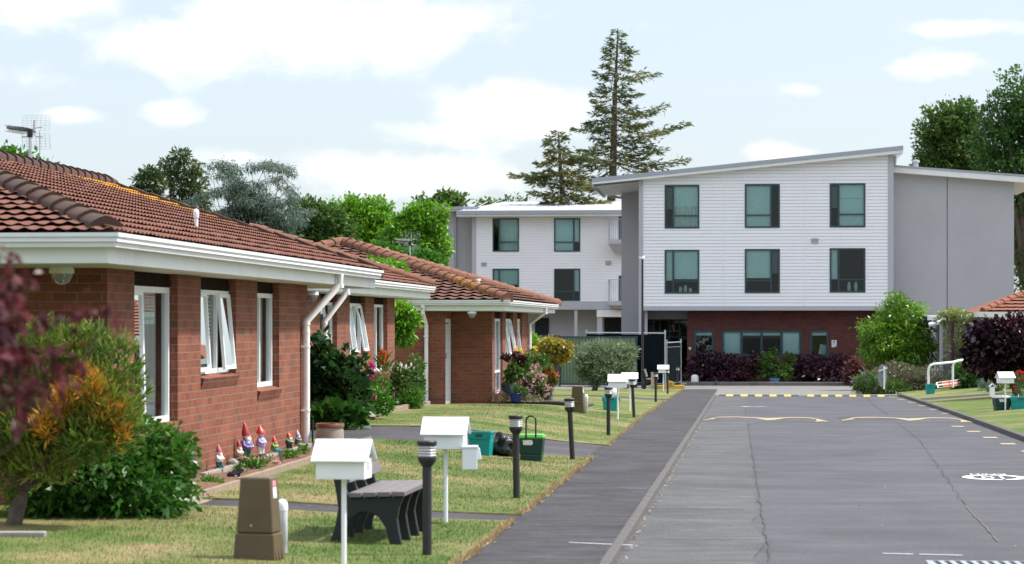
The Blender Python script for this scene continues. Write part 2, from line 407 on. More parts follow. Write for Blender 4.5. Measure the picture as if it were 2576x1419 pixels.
for a in [(100,15,300,80,.9),(480,110,330,110,1.0),(870,70,480,140,1.1),(1290,285,250,110,1.15),(1200,335,330,50,.8),(1000,440,420,75,.95),
          (190,290,110,32,.7),(430,285,120,42,.8),(2340,165,210,42,.8),(2430,68,210,30,.75),(2010,225,90,30,.55),(1930,385,150,40,.7),(60,195,160,60,.5),(1650,60,120,25,.4),
          (2250,470,300,60,.6),(600,400,200,40,.6)]:
    acc = cloud_blob(*a, acc)
mpn = NW('ShaderNodeMapping'); mpn.inputs['Scale'].default_value = (1, 1, 1.6); L(tc.outputs['Generated'], mpn.inputs[0])
nz = NW('ShaderNodeTexNoise', Scale=38, Detail=9, Roughness=.58, Distortion=.3); L(mpn.outputs[0], nz.inputs['Vector'])
sm = NW('ShaderNodeMath', _operation='MULTIPLY_ADD'); L(nz.outputs[0], sm.inputs[0]); sm.inputs[1].default_value = 1.5; L(acc, sm.inputs[2])
mr = NW('ShaderNodeMapRange', _interpolation_type='SMOOTHSTEP'); L(sm.outputs[0], mr.inputs[0])
mr.inputs[1].default_value = .95; mr.inputs[2].default_value = 1.75; mr.inputs[3].default_value = 0; mr.inputs[4].default_value = .9
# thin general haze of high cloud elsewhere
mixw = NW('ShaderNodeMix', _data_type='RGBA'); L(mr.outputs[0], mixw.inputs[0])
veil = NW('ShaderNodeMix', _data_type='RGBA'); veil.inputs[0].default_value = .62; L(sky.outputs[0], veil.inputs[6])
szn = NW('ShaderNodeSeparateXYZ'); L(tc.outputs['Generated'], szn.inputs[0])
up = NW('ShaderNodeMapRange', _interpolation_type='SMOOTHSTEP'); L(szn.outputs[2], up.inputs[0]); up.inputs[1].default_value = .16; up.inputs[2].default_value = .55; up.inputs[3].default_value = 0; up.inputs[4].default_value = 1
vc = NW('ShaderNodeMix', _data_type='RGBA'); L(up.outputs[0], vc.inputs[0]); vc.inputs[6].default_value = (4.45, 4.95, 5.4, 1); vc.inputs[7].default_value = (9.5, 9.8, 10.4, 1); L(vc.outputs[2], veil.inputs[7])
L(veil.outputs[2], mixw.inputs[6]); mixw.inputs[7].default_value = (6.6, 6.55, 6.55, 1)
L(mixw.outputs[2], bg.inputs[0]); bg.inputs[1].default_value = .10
S.view_settings.view_transform = 'Standard'; S.view_settings.look = 'None'; S.view_settings.gamma = 1
S.view_settings.use_curve_mapping = False; S.view_settings.exposure = .98
# ---- ground sheets
def sheet(name, t0, t1, s0, s1, mats, ds=.5, nt_=8, dz=0, skirt=None, kind='structure', smooth=30):
    mb = MB(True); ns = max(2, int(round((s1-s0)/ds)))
    f0 = t0 if callable(t0) else (lambda s: t0); f1 = t1 if callable(t1) else (lambda s: t1)
    vs = []; fs = []; n = nt_+1
    for i in range(ns+1):
        s = s0+(s1-s0)*i/ns; a, b = f0(s), f1(s)
        for j in range(n):
            t = a+(b-a)*j/nt_; vs.append((t, s, zg(t, s)+dz))
    for i in range(ns):
        for j in range(nt_): k = i*n+j; fs.append((k, k+1, k+n+1, k+n))
    mb.add(vs, fs)
    if skirt:
        ring = [i*n+nt_ for i in range(ns+1)]; ends = [list(range(n)), [ns*n+j for j in range(n)][::-1]]; left = [i*n for i in range(ns, -1, -1)]
        for line in (ring[::-1], ends[0], ends[1], left):
            for p, q in zip(line, line[1:]):
                a, b = vs[p], vs[q]
                mb.quad(a, b, (b[0], b[1], b[2]-skirt), (a[0], a[1], a[2]-skirt), 1)
    o = mb.build(name, mats, smooth=smooth); o['kind'] = kind; return o
mb = MB(True)   # base ground, out to the horizon
xs = [-900,-300,-120,-60,-40,-25,-15,-9,-6,-4,-2.2,0,3,5.5,8,11,14,20,30,50,100,300,900]; ys = [-60,-20,0,10,20,30,40,50,60,70,80,90,100,110,118,130,150,200,400,1000,2500]
vs = [(x, y, zg(x, y)-.3) for y in ys for x in xs]; n = len(xs)
mb.add(vs, [(i*n+j, i*n+j+1, i*n+n+j+1, i*n+n+j) for i in range(len(ys)-1) for j in range(n-1)])
mb.build('ground', EARTH, smooth=30)['kind'] = 'structure'
def wob(s, a=.03, f=1.7, k=0): return a*mnoise.noise(Vector((s*f, k, 0)))
def ledge(s): return interp(s, [(0,-2.08),(18,-2.1),(34,-2.2),(60,-2.4),(98,-2.42)])+wob(s, .05, 1.3)+wob(s, .03, 6, 3)
def redge(s): return interp(s, [(0,4.2),(20,4.5),(42,4.98),(61,5.28),(80,5.46),(100,5.55)])+wob(s, .02, .7, 5)
def seam(s): return .13+wob(s, .09, .5, 9)+wob(s, .03, 4, 8)
sheet('road', seam, redge, -6, 88.2, ROADM, .6, 10, -.045)
sheet('road_edge_strip', lambda s: -.99, seam, -6, 88.2, STRIPM, .6, 4, -.041)
sheet('forecourt', -2.6, 14, 88.2, 112.2, CONC, 2, 10, -.04)
sheet('footpath', lambda s: ledge(s)-.12, lambda s: -1.07+wob(s, .01, 3, 1), -6, 99.5, PATHM, .5, 3, 0)
mb = MB(True)
for i in range(61):
    a, b = -6+i*1.5, -6+(i+1)*1.5-.012; q = wob(a, .008, 3, 7); x0 = -1.075+q
    vsl = [(x0, a, zg(-1, a)-.1), (x0+.095, a, zg(-1, a)-.1), (x0+.095, b, zg(-1, b)-.1), (x0, b, zg(-1, b)-.1)]
    vsh = [(x0, a, zg(-1, a)+.02), (x0+.078, a, zg(-1, a)+.012), (x0+.078, b, zg(-1, b)+.012), (x0, b, zg(-1, b)+.02)]
    mb.hexa(vsl, vsh)
tag(mb.build('kerb', KERB, bevel=.012), kind='structure')
mb = MB(True)
for i in range(58):
    a, b = -6+i*1.6, -6+(i+1)*1.6
    x0, x1 = redge(a), redge(b)
    mb.hexa([(x0, a, zg(x0, a)-.12), (x0+.14, a, zg(x0, a)-.12), (x1+.14, b, zg(x1, b)-.12), (x1, b, zg(x1, b)-.12)],
            [(x0+.02, a, zg(x0, a)+.045), (x0+.14, a, zg(x0, a)+.05), (x1+.14, b, zg(x1, b)+.05), (x1+.02, b, zg(x1, b)+.045)])
tag(mb.build('kerb', KERB, bevel=.015), kind='structure')
for (a, b) in ((-6, 22.3), (23.25, 35.6), (40.3, 75.6), (78.4, 98.6)):
    sheet('lawn', -40, ledge, a, b, [GRASS, STRAW], .4, 60, .02, .05)
for (a, b) in ((22.3, 23.25), (35.6, 40.3), (75.6, 78.4)):
    sheet('driveway', -16 if a < 70 else -30, lambda s: ledge(s)-.10, a-.15, b+.15, DRIVEM, .4, 16, .002)
sheet('garden_path', -6.3, -3.95, 61.4, 64.6, DRIVEM, .5, 5, .05)
sheet('forecourt', -30, -2.55, 98.7, 130, CONC, 2, 6, -.045)
for (a, b) in ((-6, 63.2), (63.6, 76.2), (79.0, 95)):
    sheet('lawn', lambda s: redge(s)+.15, 34, a, b, [GRASS, STRAW], .6, 24, .025, .06)
sheet('garden_path', lambda s: redge(s)+.13, 13, 76.1, 79.1, DRIVEM, .5, 8, .0)
sheet('garden_path', lambda s: redge(s)+.13, 9, 63.1, 63.7, DRIVEM, .3, 6, .0)
# mown grass blades and straw fringe
def quads_obj(name, mat, V, UV, parent=None, kind=None, origin=None):
    n = len(V)//4
    o = np.array(root_loc(parent)) if parent else np.array(origin if origin is not None else [V[:,0].mean(), V[:,1].mean(), V[:,2].min()])
    me = bpy.data.meshes.new(name); me.vertices.add(len(V)); me.vertices.foreach_set('co', (V-o).ravel())
    me.loops.add(4*n); me.loops.foreach_set('vertex_index', np.arange(4*n)); me.polygons.add(n)
    me.polygons.foreach_set('loop_start', np.arange(0, 4*n, 4)); me.polygons.foreach_set('loop_total', np.full(n, 4))
    u = me.uv_layers.new(name='UVMap'); u.data.foreach_set('uv', UV.ravel()); me.update(); me.validate()
    ob = finish(me, name, mat, parent, o, None, 0)
    if kind: ob['kind'] = kind
    return ob
def blades(name, regs, mat, h, w, edge=False):
    Vs = []; Us = []
    for (fn, n) in regs:
        for _ in range(n):
            t, s, hh = fn(); z = zg(t, s)+.02
            a = random.random()*6.283; b = random.random()*6.283; q = hh*h*random.uniform(.6, 1.25); l = q*random.uniform(.2, .9)
            dx, dy = math.cos(a)*w, math.sin(a)*w; lx, ly = math.cos(b)*l, math.sin(b)*l
            p = W(t, s, z); x = random.random()
            Vs += [(p.x-dx, p.y-dy, p.z-.01), (p.x+dx, p.y+dy, p.z-.01), (p.x+dx*.3+lx, p.y+dy*.3+ly, p.z+q), (p.x-dx*.3+lx, p.y-dy*.3+ly, p.z+q)]
            Us += [(x, 0), (x, 0), (x, 1), (x, 1)]
    return quads_obj(name, mat, np.array(Vs), np.array(Us), kind='stuff')
U = random.uniform
def reg(s0, s1, t0): return lambda: (t0+(ledge((s0+s1)/2)-t0-.06)*random.random()**.8, U(s0+.05, s1-.05), 1)
blades('grass', [(reg(14, 22.2, -5.9), 17000), (reg(23.35, 35.5, -5.2), 17000), (reg(40.4, 58, -6.4), 12000)], BLADE, .02, .0035)
def fr(s0, s1):
    def f():
        s = U(s0, s1); return (ledge(s)+U(-.03, .015), s, U(.5, 1.3))
    return f
blades('dry_grass_edge', [(fr(14, 22.3), 2600), (fr(23.25, 35.6), 2800), (fr(40.3, 75.6), 3200), (fr(78.4, 98), 1200)], leaf_mat('straw', [(.25,.17,.08),(.42,.31,.16),(.5,.4,.22)], trans=.2), .036, .005)
# ---- walls with openings, windows, tiled roofs
def pt(pl, a, z, d): return (pl[1]-d, a, z) if pl[0] == 't' else (a, pl[1]+d, z)
def facade(mb, pl, a0, a1, z0, z1, ops=(), depth=.11, mi=0):
    A = sorted({a0, a1, *[o[0] for o in ops], *[o[1] for o in ops]}); Z = sorted({z0, z1, *[o[2] for o in ops], *[min(z1, o[3]) for o in ops]})
    for x, y in zip(A, A[1:]):
        for p, q in zip(Z, Z[1:]):
            cx, cz = (x+y)/2, (p+q)/2
            if any(o[0] < cx < o[1] and o[2] < cz < o[3] for o in ops): continue
            mb.quad(pt(pl,x,p,0), pt(pl,y,p,0), pt(pl,y,q,0), pt(pl,x,q,0), mi)
    for o in ops:
        b, t = o[2], min(z1, o[3])
        mb.quad(pt(pl,o[0],b,0), pt(pl,o[0],b,depth), pt(pl,o[0],t,depth), pt(pl,o[0],t,0), mi)
        mb.quad(pt(pl,o[1],b,0), pt(pl,o[1],t,0), pt(pl,o[1],t,depth), pt(pl,o[1],b,depth), mi)
        mb.quad(pt(pl,o[0],b,0), pt(pl,o[1],b,0), pt(pl,o[1],b,depth), pt(pl,o[0],b,depth), mi)
def pbox(mb, pl, a0, a1, z0, z1, d0, d1, mi=0):   # d0 nearer the outside
    mb.hexa([pt(pl,a0,z0,d0), pt(pl,a1,z0,d0), pt(pl,a1,z0,d1), pt(pl,a0,z0,d1)], [pt(pl,a0,z1,d0), pt(pl,a1,z1,d0), pt(pl,a1,z1,d1), pt(pl,a0,z1,d1)], mi)
def window(par, pl, a0, a1, z0, z1, d, lights, fm, gm, fw=.055, sash=(), blind=None, transom=None, room=1.2, label=None, dark=ROOM):
    mb = MB(True); dp = .07
    pbox(mb, pl, a0, a1, z0, z0+fw, d, d+dp); pbox(mb, pl, a0, a1, z1-fw, z1, d, d+dp)
    pbox(mb, pl, a0, a0+fw, z0+fw, z1-fw, d+.002, d+dp); pbox(mb, pl, a1-fw, a1, z0+fw, z1-fw, d+.002, d+dp)
    edges = [a0]+[a0+(a1-a0)*l for l in lights]+[a1]
    for e in edges[1:-1]: pbox(mb, pl, e-fw*.5, e+fw*.5, z0+fw, z1-fw, d+.003, d+dp)
    if transom:
        for (i, zz) in transom: pbox(mb, pl, edges[i]+fw*.5, edges[i+1]-fw*.5, zz-fw*.4, zz+fw*.4, d+.004, d+dp)
    w = mb.build('window', fm, par)
    if label: w['label'] = label
    gb = MB(True); ns = len(edges)-1
    for i in range(ns):
        if i in dict(sash): continue
        x, y = edges[i]+fw*.5, edges[i+1]-fw*.5
        if fm is UPVC:      # an inner bead round each light
            bb = .03; q0, q1 = z0+fw, z1-fw
        gb.quad(pt(pl,x,z0+fw,d+.04), pt(pl,y,z0+fw,d+.04), pt(pl,y,z1-fw,d+.04), pt(pl,x,z1-fw,d+.04))
    if gb.v: gb.build('pane', gm, w)
    for i, ang in sash:
        x, y = edges[i]+fw*.3, edges[i+1]-fw*.3; Lz = z1-z0-fw*1.4; zt = z1-fw*.7; s_, c_ = math.sin(R(ang)), math.cos(R(ang))
        def q(a, l, k): return pt(pl, a, zt-l*c_+k*s_*-1, d-.02-l*s_+k*c_)
        sb = MB(True)
        def sbox(aa, ab, l0, l1, m=0): sb.hexa([q(aa,l1,0), q(ab,l1,0), q(ab,l1,.035), q(aa,l1,.035)], [q(aa,l0,0), q(ab,l0,0), q(ab,l0,.035), q(aa,l0,.035)], m)
        b = fw*.85
        sbox(x, y, 0, b); sbox(x, y, Lz-b, Lz); sbox(x, x+b, b, Lz-b); sbox(y-b, y, b, Lz-b)
        sb.quad(q(x+b,b,.02), q(y-b,b,.02), q(y-b,Lz-b,.02), q(x+b,Lz-b,.02), 1)
        sb.build('sash', [fm, gm], w)
    if room:
        rb = MB(True); D = d+.09
        pbox(rb, pl, a0-.2, a1+.2, z0-.3, z1+.2, D+room, D+room+.02)
        for (x, y) in ((a0-.22, a0-.2), (a1+.2, a1+.22)): pbox(rb, pl, x, y, z0-.3, z1+.2, D, D+room)
        pbox(rb, pl, a0-.2, a1+.2, z0-.32, z0-.3, D, D+room); pbox(rb, pl, a0-.2, a1+.2, z1+.2, z1+.22, D, D+room)
        rb.build('room_lining', dark, w)
    for bl in (blind or []):
        kind, x, y, p, q2, m = bl; bb = MB(True); x, y = a0+(a1-a0)*x, a0+(a1-a0)*y; p, q2 = z0+(z1-z0)*p, z0+(z1-z0)*q2
        if kind == 'blind': pbox(bb, pl, x, y, p, q2, d+.13, d+.135)
        elif kind == 'slats':
            k = int((q2-p)/.045)
            for i in range(k):
                zz = p+i*.045; bb.quad(pt(pl,x,zz,d+.12), pt(pl,y,zz,d+.12), pt(pl,y,zz+.018,d+.15), pt(pl,x,zz+.018,d+.15))
        else:
            n = max(8, int((y-x)/.03))
            for i in range(n):
                e, g = x+(y-x)*i/n, x+(y-x)*(i+1)/n; o0, o1 = .15+.03*math.sin(i*1.3), .15+.03*math.sin((i+1)*1.3)
                bb.quad(pt(pl,e,p,d+o0), pt(pl,g,p,d+o1), pt(pl,g,q2,d+o1), pt(pl,e,q2,d+o0))
        bb.build({'blind':'blind','slats':'blind'}.get(kind, 'curtain'), m, w)
    return w
def sill(par, pl, a0, a1, z, mat=BRICK):
    mb = MB(True); n = max(3, int((a1-a0)/.082)); w = (a1-a0)/n
    for i in range(n):
        x = a0+i*w
        mb.hexa([pt(pl,x,z-.15,-.004), pt(pl,x+w-.007,z-.15,-.004), pt(pl,x+w-.007,z-.10,.1), pt(pl,x,z-.10,.1)],
                [pt(pl,x,z-.03,-.045), pt(pl,x+w-.007,z-.03,-.045), pt(pl,x+w-.007,z+.012,.11), pt(pl,x,z+.012,.11)])
    return mb.build('sill', mat, par)
def tiles(mb, O, a, b, Lx, Lr, left, right, course=.32, per=.15, A=.021, spp=6, lift=.022):
    """O eave corner, a along the eave, b up the slope; left/right(r) clip the row"""
    O, a, b = Vector(O), Vector(a).normalized(), Vector(b).normalized(); n = a.cross(b).normalized()
    if n.z < 0: n = -n
    nx = int(Lx/per*spp)+1; rows = int(math.ceil(Lr/course))
    for j in range(rows):
        jit = random.uniform(-.004, .004)
        rr = [(j*course, 1.0, lift), (j*course+.012, 1.0, lift+.002), (min(Lr, (j+.55)*course), .8, lift*.5), (min(Lr, (j+1.14)*course), .5, -.006)]
        base = len(mb.v)
        for (r, am, lf) in rr:
            x0, x1 = left(r), right(r)
            for i in range(nx+1):
                x = i*Lx/nx; ph = (x/per) % 1.0; wv = (.5+.5*math.cos(2*math.pi*ph))**1.5
                h = lf+A*am*wv+jit*wob(x, 1, 2.5, j)*20*.2
                mb.v.append(tuple(O+a*min(max(x, x0), x1)+b*r+n*h))
        w = nx+1
        for k in range(3):
            for i in range(nx):
                q = base+k*w+i; mb.f.append((q, q+1, q+w+1, q+w)); mb.m.append(0)
        # front lip of the course: thin edge under the noses
def caps(mb, p, q, w=.13, h=.10, ln=.36, mi=0, drop=0):
    p, q = Vector(p), Vector(q); d = (q-p); D = d.length; d.normalize(); side = d.cross(Vector((0,0,1))).normalized(); up = side.cross(d)
    n = max(1, int(D/ln))
    for i in range(n):
        a, b = p+d*(i*D/n), p+d*((i+1)*D/n+.05); ring = []
        for (c, k, lf) in ((a, 1.12, .022), (b, .92, 0)):
            ring.append([c+side*x*w*k+up*(y*h*k+lf-drop) for x, y in ((1,0),(.93,.28),(.5,.72),(.12,.98),(-.12,.98),(-.5,.72),(-.93,.28),(-1,0))]+[c+side*-w*k-up*.09, c+side*w*k-up*.09])
        m = len(ring[0]); base = len(mb.v); mb.v += [tuple(x) for x in ring[0]+ring[1]]
        for j in range(m): k2 = (j+1) % m; mb.f.append((base+j, base+k2, base+m+k2, base+m+j)); mb.m.append(mi)
        mb.f.append(tuple(base+j for j in range(m))[::-1]); mb.m.append(mi); mb.f.append(tuple(base+m+j for j in range(m))); mb.m.append(mi)
GP = [(0,0),(0,-.035),(-.018,-.042),(-.014,-.078),(-.034,-.086),(-.04,-.125),(-.13,-.125),(-.13,-.012),(-.02,0)]
def gutter(par, path, z):
    g = MB(True); g.sweep(path, [(o, z+h) for o, h in GP]); g.build('gutter', WHITE, par)
    f = MB(True); f.sweep(path, [(-.131, z-.02), (-.131, z-.262), (-.155, z-.262), (-.155, z-.02)]); f.build('fascia', WHITEF, par)
def downpipe(par, pts, r=.042, clips=()):
    mb = MB(True); mb.tube(pts, r, 10)
    for c in clips: mb.tube([(c[0], c[1], c[2]-.018), (c[0], c[1], c[2]+.018)], r*1.12, 10)
    for c in clips: mb.box(c[0]-.06, c[0]-.02, c[1]-.07, c[1]+.01, c[2]-.015, c[2]+.015)
    for p in pts[1:-1]: mb.tube([Vector(p)-Vector((0,0,.05)), Vector(p)+Vector((0,0,.0))], r*1.08, 10)
    return mb.build('downpipe', PIPE, par, smooth=40)
def wall_lamp(par, t, s, z):
    mb = MB(True); mb.lathe([(.001,0),(.10,0),(.115,-.02),(.115,-.06),(.10,-.065)], 16, (t, s, z)); o = mb.build('porch_lamp', WHITEF, par, smooth=40)
    b = MB(True); b.lathe([(.098,-.066),(.095,-.10),(.07,-.135),(.03,-.15),(.001,-.152)], 16, (t, s, z)); b.build('lamp_shade', LENS, o, smooth=60)
    for k in range(3):
        a = k*math.pi/3; c = MB(True)
        c.tube([(t+.1*math.cos(a)*x, s+.1*math.sin(a)*x, z-.07-.09*math.sqrt(max(0, 1-x*x))) for x in (-1,-.7,-.3,0,.3,.7,1)], .004, 5); c.build('wire_guard', UPVC, o)
def recess_panel(mb, pl, o, top, d=.09): pbox(mb, pl, o[0], o[1], o[4], top, d, d+.03)
# ===== first brick house (near unit)
ft = -5.953; ZS = 2.115
def so(u, t): return s_at(u, t)
h1 = thing('brick_house', 'nearest brick house with low tiled roof and gnomes along its side wall', 'house', W(ft-4, 27, -.1), 'brick houses along the road')
s0, s1 = so(270, ft), so(773, ft)
ops = []
for (ua, ub, vb, uu) in ((338, 447, 1062, 430), (505, 593.5, 943, 577), (647, 702, 977, 690)):
    ops.append((so(ua, ft), so(ub, ft), z_at(uu, vb, ft), 9, 1.97))
mb = MB(True)
facade(mb, ('t', ft), s0, s1, -.35, ZS, [o[:4] for o in ops])
facade(mb, ('s', s0), -14.5, ft, -.35, ZS, [])
mb.quad((ft, s1, -.35), (-14.5, s1, -.35), (-14.5, s1, ZS), (ft, s1, ZS)); mb.quad((-14.5, s0, -.35), (-14.5, s0, ZS), (-14.5, s1, ZS), (-14.5, s1, -.35))
mb.build('wall', BRICK, h1)
for o in ops: mb = MB(True); recess_panel(mb, ("t", ft), o, ZS); mb.build('window_panel', PANEL, h1)
o = ops[0]; window(h1, ('t', ft), o[0]+.01, o[1]-.01, o[2], 1.97, .085, [.34], UPVC, GLASS, .06, sash=[(0, 1.5)], blind=[('curtain', .12, .98, .02, .98, CURT)])
o = ops[1]; window(h1, ('t', ft), o[0]+.01, o[1]-.01, o[2]+.03, 1.97, .085, [.33, .66], UPVC, GLASS, .05, sash=[(0, 3.5), (2, 5)], blind=[('slats', .03, .97, .05, .97, CURT)], label='white window with both side sashes tilted open over slatted blinds')
sill(h1, ('t', ft), o[0], o[1], o[2]+.02)
o = ops[2]; window(h1, ('t', ft), o[0]+.01, o[1]-.01, o[2]+.03, 1.97, .085, [.42], UPVC, GLASS, .055, blind=[('curtain', .04, .98, .02, .98, CURT)])
sill(h1, ('t', ft), o[0], o[1], o[2]+.02)
gt = -5.40; gs = 20.56; ge = 36.1; GZ = 2.385
gutter(h1, [(-14.6, gs), (gt, gs), (gt, ge)], GZ)
mb = MB(True); mb.box(-14.5, gt-.156, gs+.156, ge-.05, ZS, ZS+.03); mb.box(-14.5, gt-.22, ge-.06, ge-.03, ZS-.0, GZ-.05)
mb.build('soffit', SOFF, h1)
rt, rz = -9.606, 3.70; et, ez = gt-.06, GZ+.005
b = Vector((rt-et, 0, rz-ez)); Lr = b.length; hs = 27.2
mb = MB(True)
tiles(mb, (et, gs, ez), (0, 1, 0), b, ge-gs, Lr, lambda r: r/Lr*(hs-gs), lambda r: ge-gs)
bf = Vector((0, hs-gs-.06, rz-ez)); Lf = bf.length; WX = 2*(et-rt)
tiles(mb, (et-WX, gs+.06, ez), (1, 0, 0), bf, WX, Lf, lambda r: r/Lf*WX/2, lambda r: WX-r/Lf*WX/2)
mb.build('roof_tiles', TILE, h1, smooth=50)
mb = MB(True); mb.quad((rt, hs, rz-.02), (rt, ge, rz-.02), (2*rt-et, ge, ez-.02), (2*rt-et, gs, ez-.02)); mb.quad((et, gs, ez-.06), (et, ge, ez-.06), (rt, ge, rz-.06), (rt, hs, rz-.06))
mb.quad((et, gs+.06, ez-.06), (rt, hs, rz-.06), (2*rt-et, gs, ez-.06), (2*rt-et, gs, ez-.06)) if 0 else mb.add([(et, gs+.06, ez-.06), (rt, hs, rz-.06), (2*rt-et, gs+.06, ez-.06)], [(0,1,2)])
mb.add([(et, ge-.04, ez-.08), (rt, ge-.04, rz-.08), (2*rt-et, ge-.04, ez-.08)], [(0,1,2)])
mb.build('roof_deck', TILE2, h1)
mb = MB(True); caps(mb, (et-.12, gs+.26, ez+.05), (rt, hs, rz+.05), .13, .075, .42); caps(mb, (rt, hs, rz+.045), (rt, ge, rz+.045), .12, .075, .36)
mb.build('ridge_caps', CAP, h1, smooth=50)
mb = MB(True); n = 13
for i in range(n):
    f0, f1 = i/n, (i+1)/n+.012; p, q = Vector((rt, 0, rz)).lerp(Vector((et, 0, ez)), f0), Vector((rt, 0, rz)).lerp(Vector((et, 0, ez)), f1)
    for (c, d) in ((p, q),): mb.hexa([(c.x, ge-.12, c.z-.06), (d.x, ge-.12, d.z-.06), (d.x, ge+.03, d.z-.10), (c.x, ge+.03, c.z-.10)], [(c.x, ge-.12, c.z+.085), (d.x, ge-.12, d.z+.055), (d.x, ge+.03, d.z+.055), (c.x, ge+.03, c.z+.085)])
mb.build('verge_tiles', CAP, h1)
sp = so(757, ft)
downpipe(h1, [(gt-.07, so(855, gt-.07), GZ-.12), (gt-.07, so(855, gt-.07), GZ-.26), (ft+.07, sp, 1.62), (ft+.07, sp, 1.5), (ft+.07, sp, -.1)], .05, [(ft+.07, sp, 1.28), (ft+.07, sp, .42)])
wall_lamp(h1, Ys(155, 21.75)*((155-CU)/F*NX+NY), 21.75, ZS)
k = TS(P(493, 578, 29.5)); zr = H-(578-CV)/F*29.5
mb = MB(True); mb.lathe([(.026,-.08),(.026,.12),(.036,.125),(.040,.175),(.034,.215),(.026,.225),(.012,.235)], 12, (k[0], k[1], zr+.02)); mb.box(k[0]-.05, k[0]+.1, k[1]-.5, k[1]+.5, zr-.115, zr-.06)
mb.build('vent_pipe', PIPE, h1, smooth=40)
# ===== second unit
ft2 = -7.36*.99544
h2 = thing('brick_house', 'brick house set back behind the leafy camellia, joined to the nearest house', 'house', W(ft2-4, 44, -.2), 'brick houses along the road')
s0b, s1b = s1+.002, so(992.6, ft2)
ops = []
for (ua, ub, vb, uu) in ((806, 847.6, 905, 830), (879.7, 918.7, 893, 910), (940.5, 974, 939, 955)):
    ops.append((so(ua, ft2), so(ub, ft2), z_at(uu, vb, ft2), 9, 1.97))
mb = MB(True); facade(mb, ('t', ft2), s0b, s1b, -.5, ZS, [o[:4] for o in ops])
mb.quad((ft2, s1b, -.5), (-14.5, s1b, -.5), (-14.5, s1b, ZS), (ft2, s1b, ZS)); mb.quad((-14.5, s0b, -.5), (-14.5, s0b, ZS), (-14.5, s1b, ZS), (-14.5, s1b, -.5))
mb.build('wall', BRICK, h2)
for o in ops: mb = MB(True); recess_panel(mb, ("t", ft2), o, ZS); mb.build('window_panel', PANEL, h2)
for i, (o, li, sa) in enumerate(zip(ops, ([.45], [.33, .66], [.5]), ([(0, 7)], [(0, 8), (2, 10)], []))):
    window(h2, ('t', ft2), o[0]+.01, o[1]-.01, o[2]+.03, 1.97, .085, li, UPVC, GLASS, .055, sash=sa, blind=[('curtain', .1, .9, .02, .98, CURT)], label='white window with sashes tilted wide open' if i == 1 else None)
    sill(h2, ('t', ft2), o[0], o[1], o[2]+.02)
gt2 = -6.86*.99544; ge2 = so(1096, gt2); GZ2 = 2.40
gutter(h2, [(gt2, 33.3), (gt2, ge2)], GZ2)
mb = MB(True); mb.box(-14.5, gt2-.156, 36.15, ge2-.05, ZS, ZS+.03); mb.box(gt2-.6, gt2-.158, 33.3, 36.13, ZS+.002, ZS+.03); mb.box(-14.5, gt2-.22, ge2-.06, ge2-.03, ZS, GZ2-.05); mb.build('soffit', SOFF, h2)
et2, ez2 = gt2-.06, GZ2+.005; b2 = Vector((-11-et2, 0, 1.3*(11+et2)/4.15)); L2 = b2.length
mb = MB(True); tiles(mb, (et2, 36.15, ez2), (0, 1, 0), b2, ge2-36.15, L2, lambda r: 0, lambda r: ge2-36.15, spp=5)
mb.build('roof_tiles', TILE, h2, smooth=50)
mb = MB(True); tp = Vector((et2, 0, ez2))+b2; mb.quad((et2, 36.15, ez2-.06), (et2, ge2, ez2-.06), (tp.x, ge2, tp.z-.06), (tp.x, 36.15, tp.z-.06)); mb.quad((tp.x, 36.15, tp.z-.05), (tp.x, ge2, tp.z-.05), (2*tp.x-et2, ge2, ez2), (2*tp.x-et2, 36.15, ez2))
mb.add([(et2, ge2-.04, ez2-.08), (tp.x, ge2-.04, tp.z-.08), (2*tp.x-et2, ge2-.04, ez2-.08)], [(0,1,2)]); mb.build('roof_deck', TILE2, h2)
mb = MB(True); caps(mb, (et2+.03, ge2-.05, ez2+.03), (tp.x, ge2-.05, tp.z+.05), .13, .10, .36); mb.build('verge_caps', CAP2, h2, smooth=50)
sp = so(757+49, ft2)
downpipe(h2, [(gt2-.07, so(873, gt2-.07), GZ2-.12), (gt2-.07, so(873, gt2-.07), GZ2-.26), (ft2+.07, sp, 1.62), (ft2+.07, sp, 1.5), (ft2+.07, sp, -.2)], .05, [(ft2+.07, sp, 1.2)])
wall_lamp(h2, ft2+.25, so(850, ft2+.25)-2.6, ZS)
# ===== third house, front towards the camera
ft3 = -6.33
sA = 59.6; sB = 60.85
ZS3 = H-(782-CV)/F*58.9; f3 = -.62
h3 = thing('brick_house', 'brick house facing the camera with louvred white door beyond the flower bed', 'house', W(-10, 64, -.5), 'brick houses along the road')
tL, zz = tz(1120, 900, sA); tR = ft3
s3e = so(1328, ft3)
ops = []
for (ua, ub, vb, uu) in ((1243.8, 1263.7, 990, 1255), (1272, 1289.5, 896, 1280), (1301, 1312.5, 935, 1306)):
    ops.append((so(ua, ft3), so(ub, ft3), z_at(uu, vb, ft3), 9, z_at(1250, 801.5, ft3)))
mb = MB(True)
facade(mb, ('s', sA), -16, tL, f3, ZS3); facade(mb, ('s', sB), tL-1, tR, f3, ZS3)
facade(mb, ('t', tL), sA, sB, f3, ZS3, [(sA+.03, sB-.06, f3+.12, z_at(1125, 801, tL))], .06)
facade(mb, ('t', tR), sB, s3e, f3, ZS3, [o[:4] for o in ops])
mb.quad((tR, s3e, f3), (-16, s3e, f3), (-16, s3e, ZS3), (tR, s3e, ZS3)); mb.quad((-16, sA, f3), (-16, sA, ZS3), (-16, s3e, ZS3), (-16, s3e, f3))
mb.build('wall', BRICK, h3)
for o in ops: mb = MB(True); recess_panel(mb, ("t", tR), o, ZS3); mb.build('window_panel', PANEL, h3)
mb = MB(True); d0, d1, dz0, dz1 = sA+.04, sB-.07, f3+.13, z_at(1125, 801, tL)-.01; pl = ('t', tL)
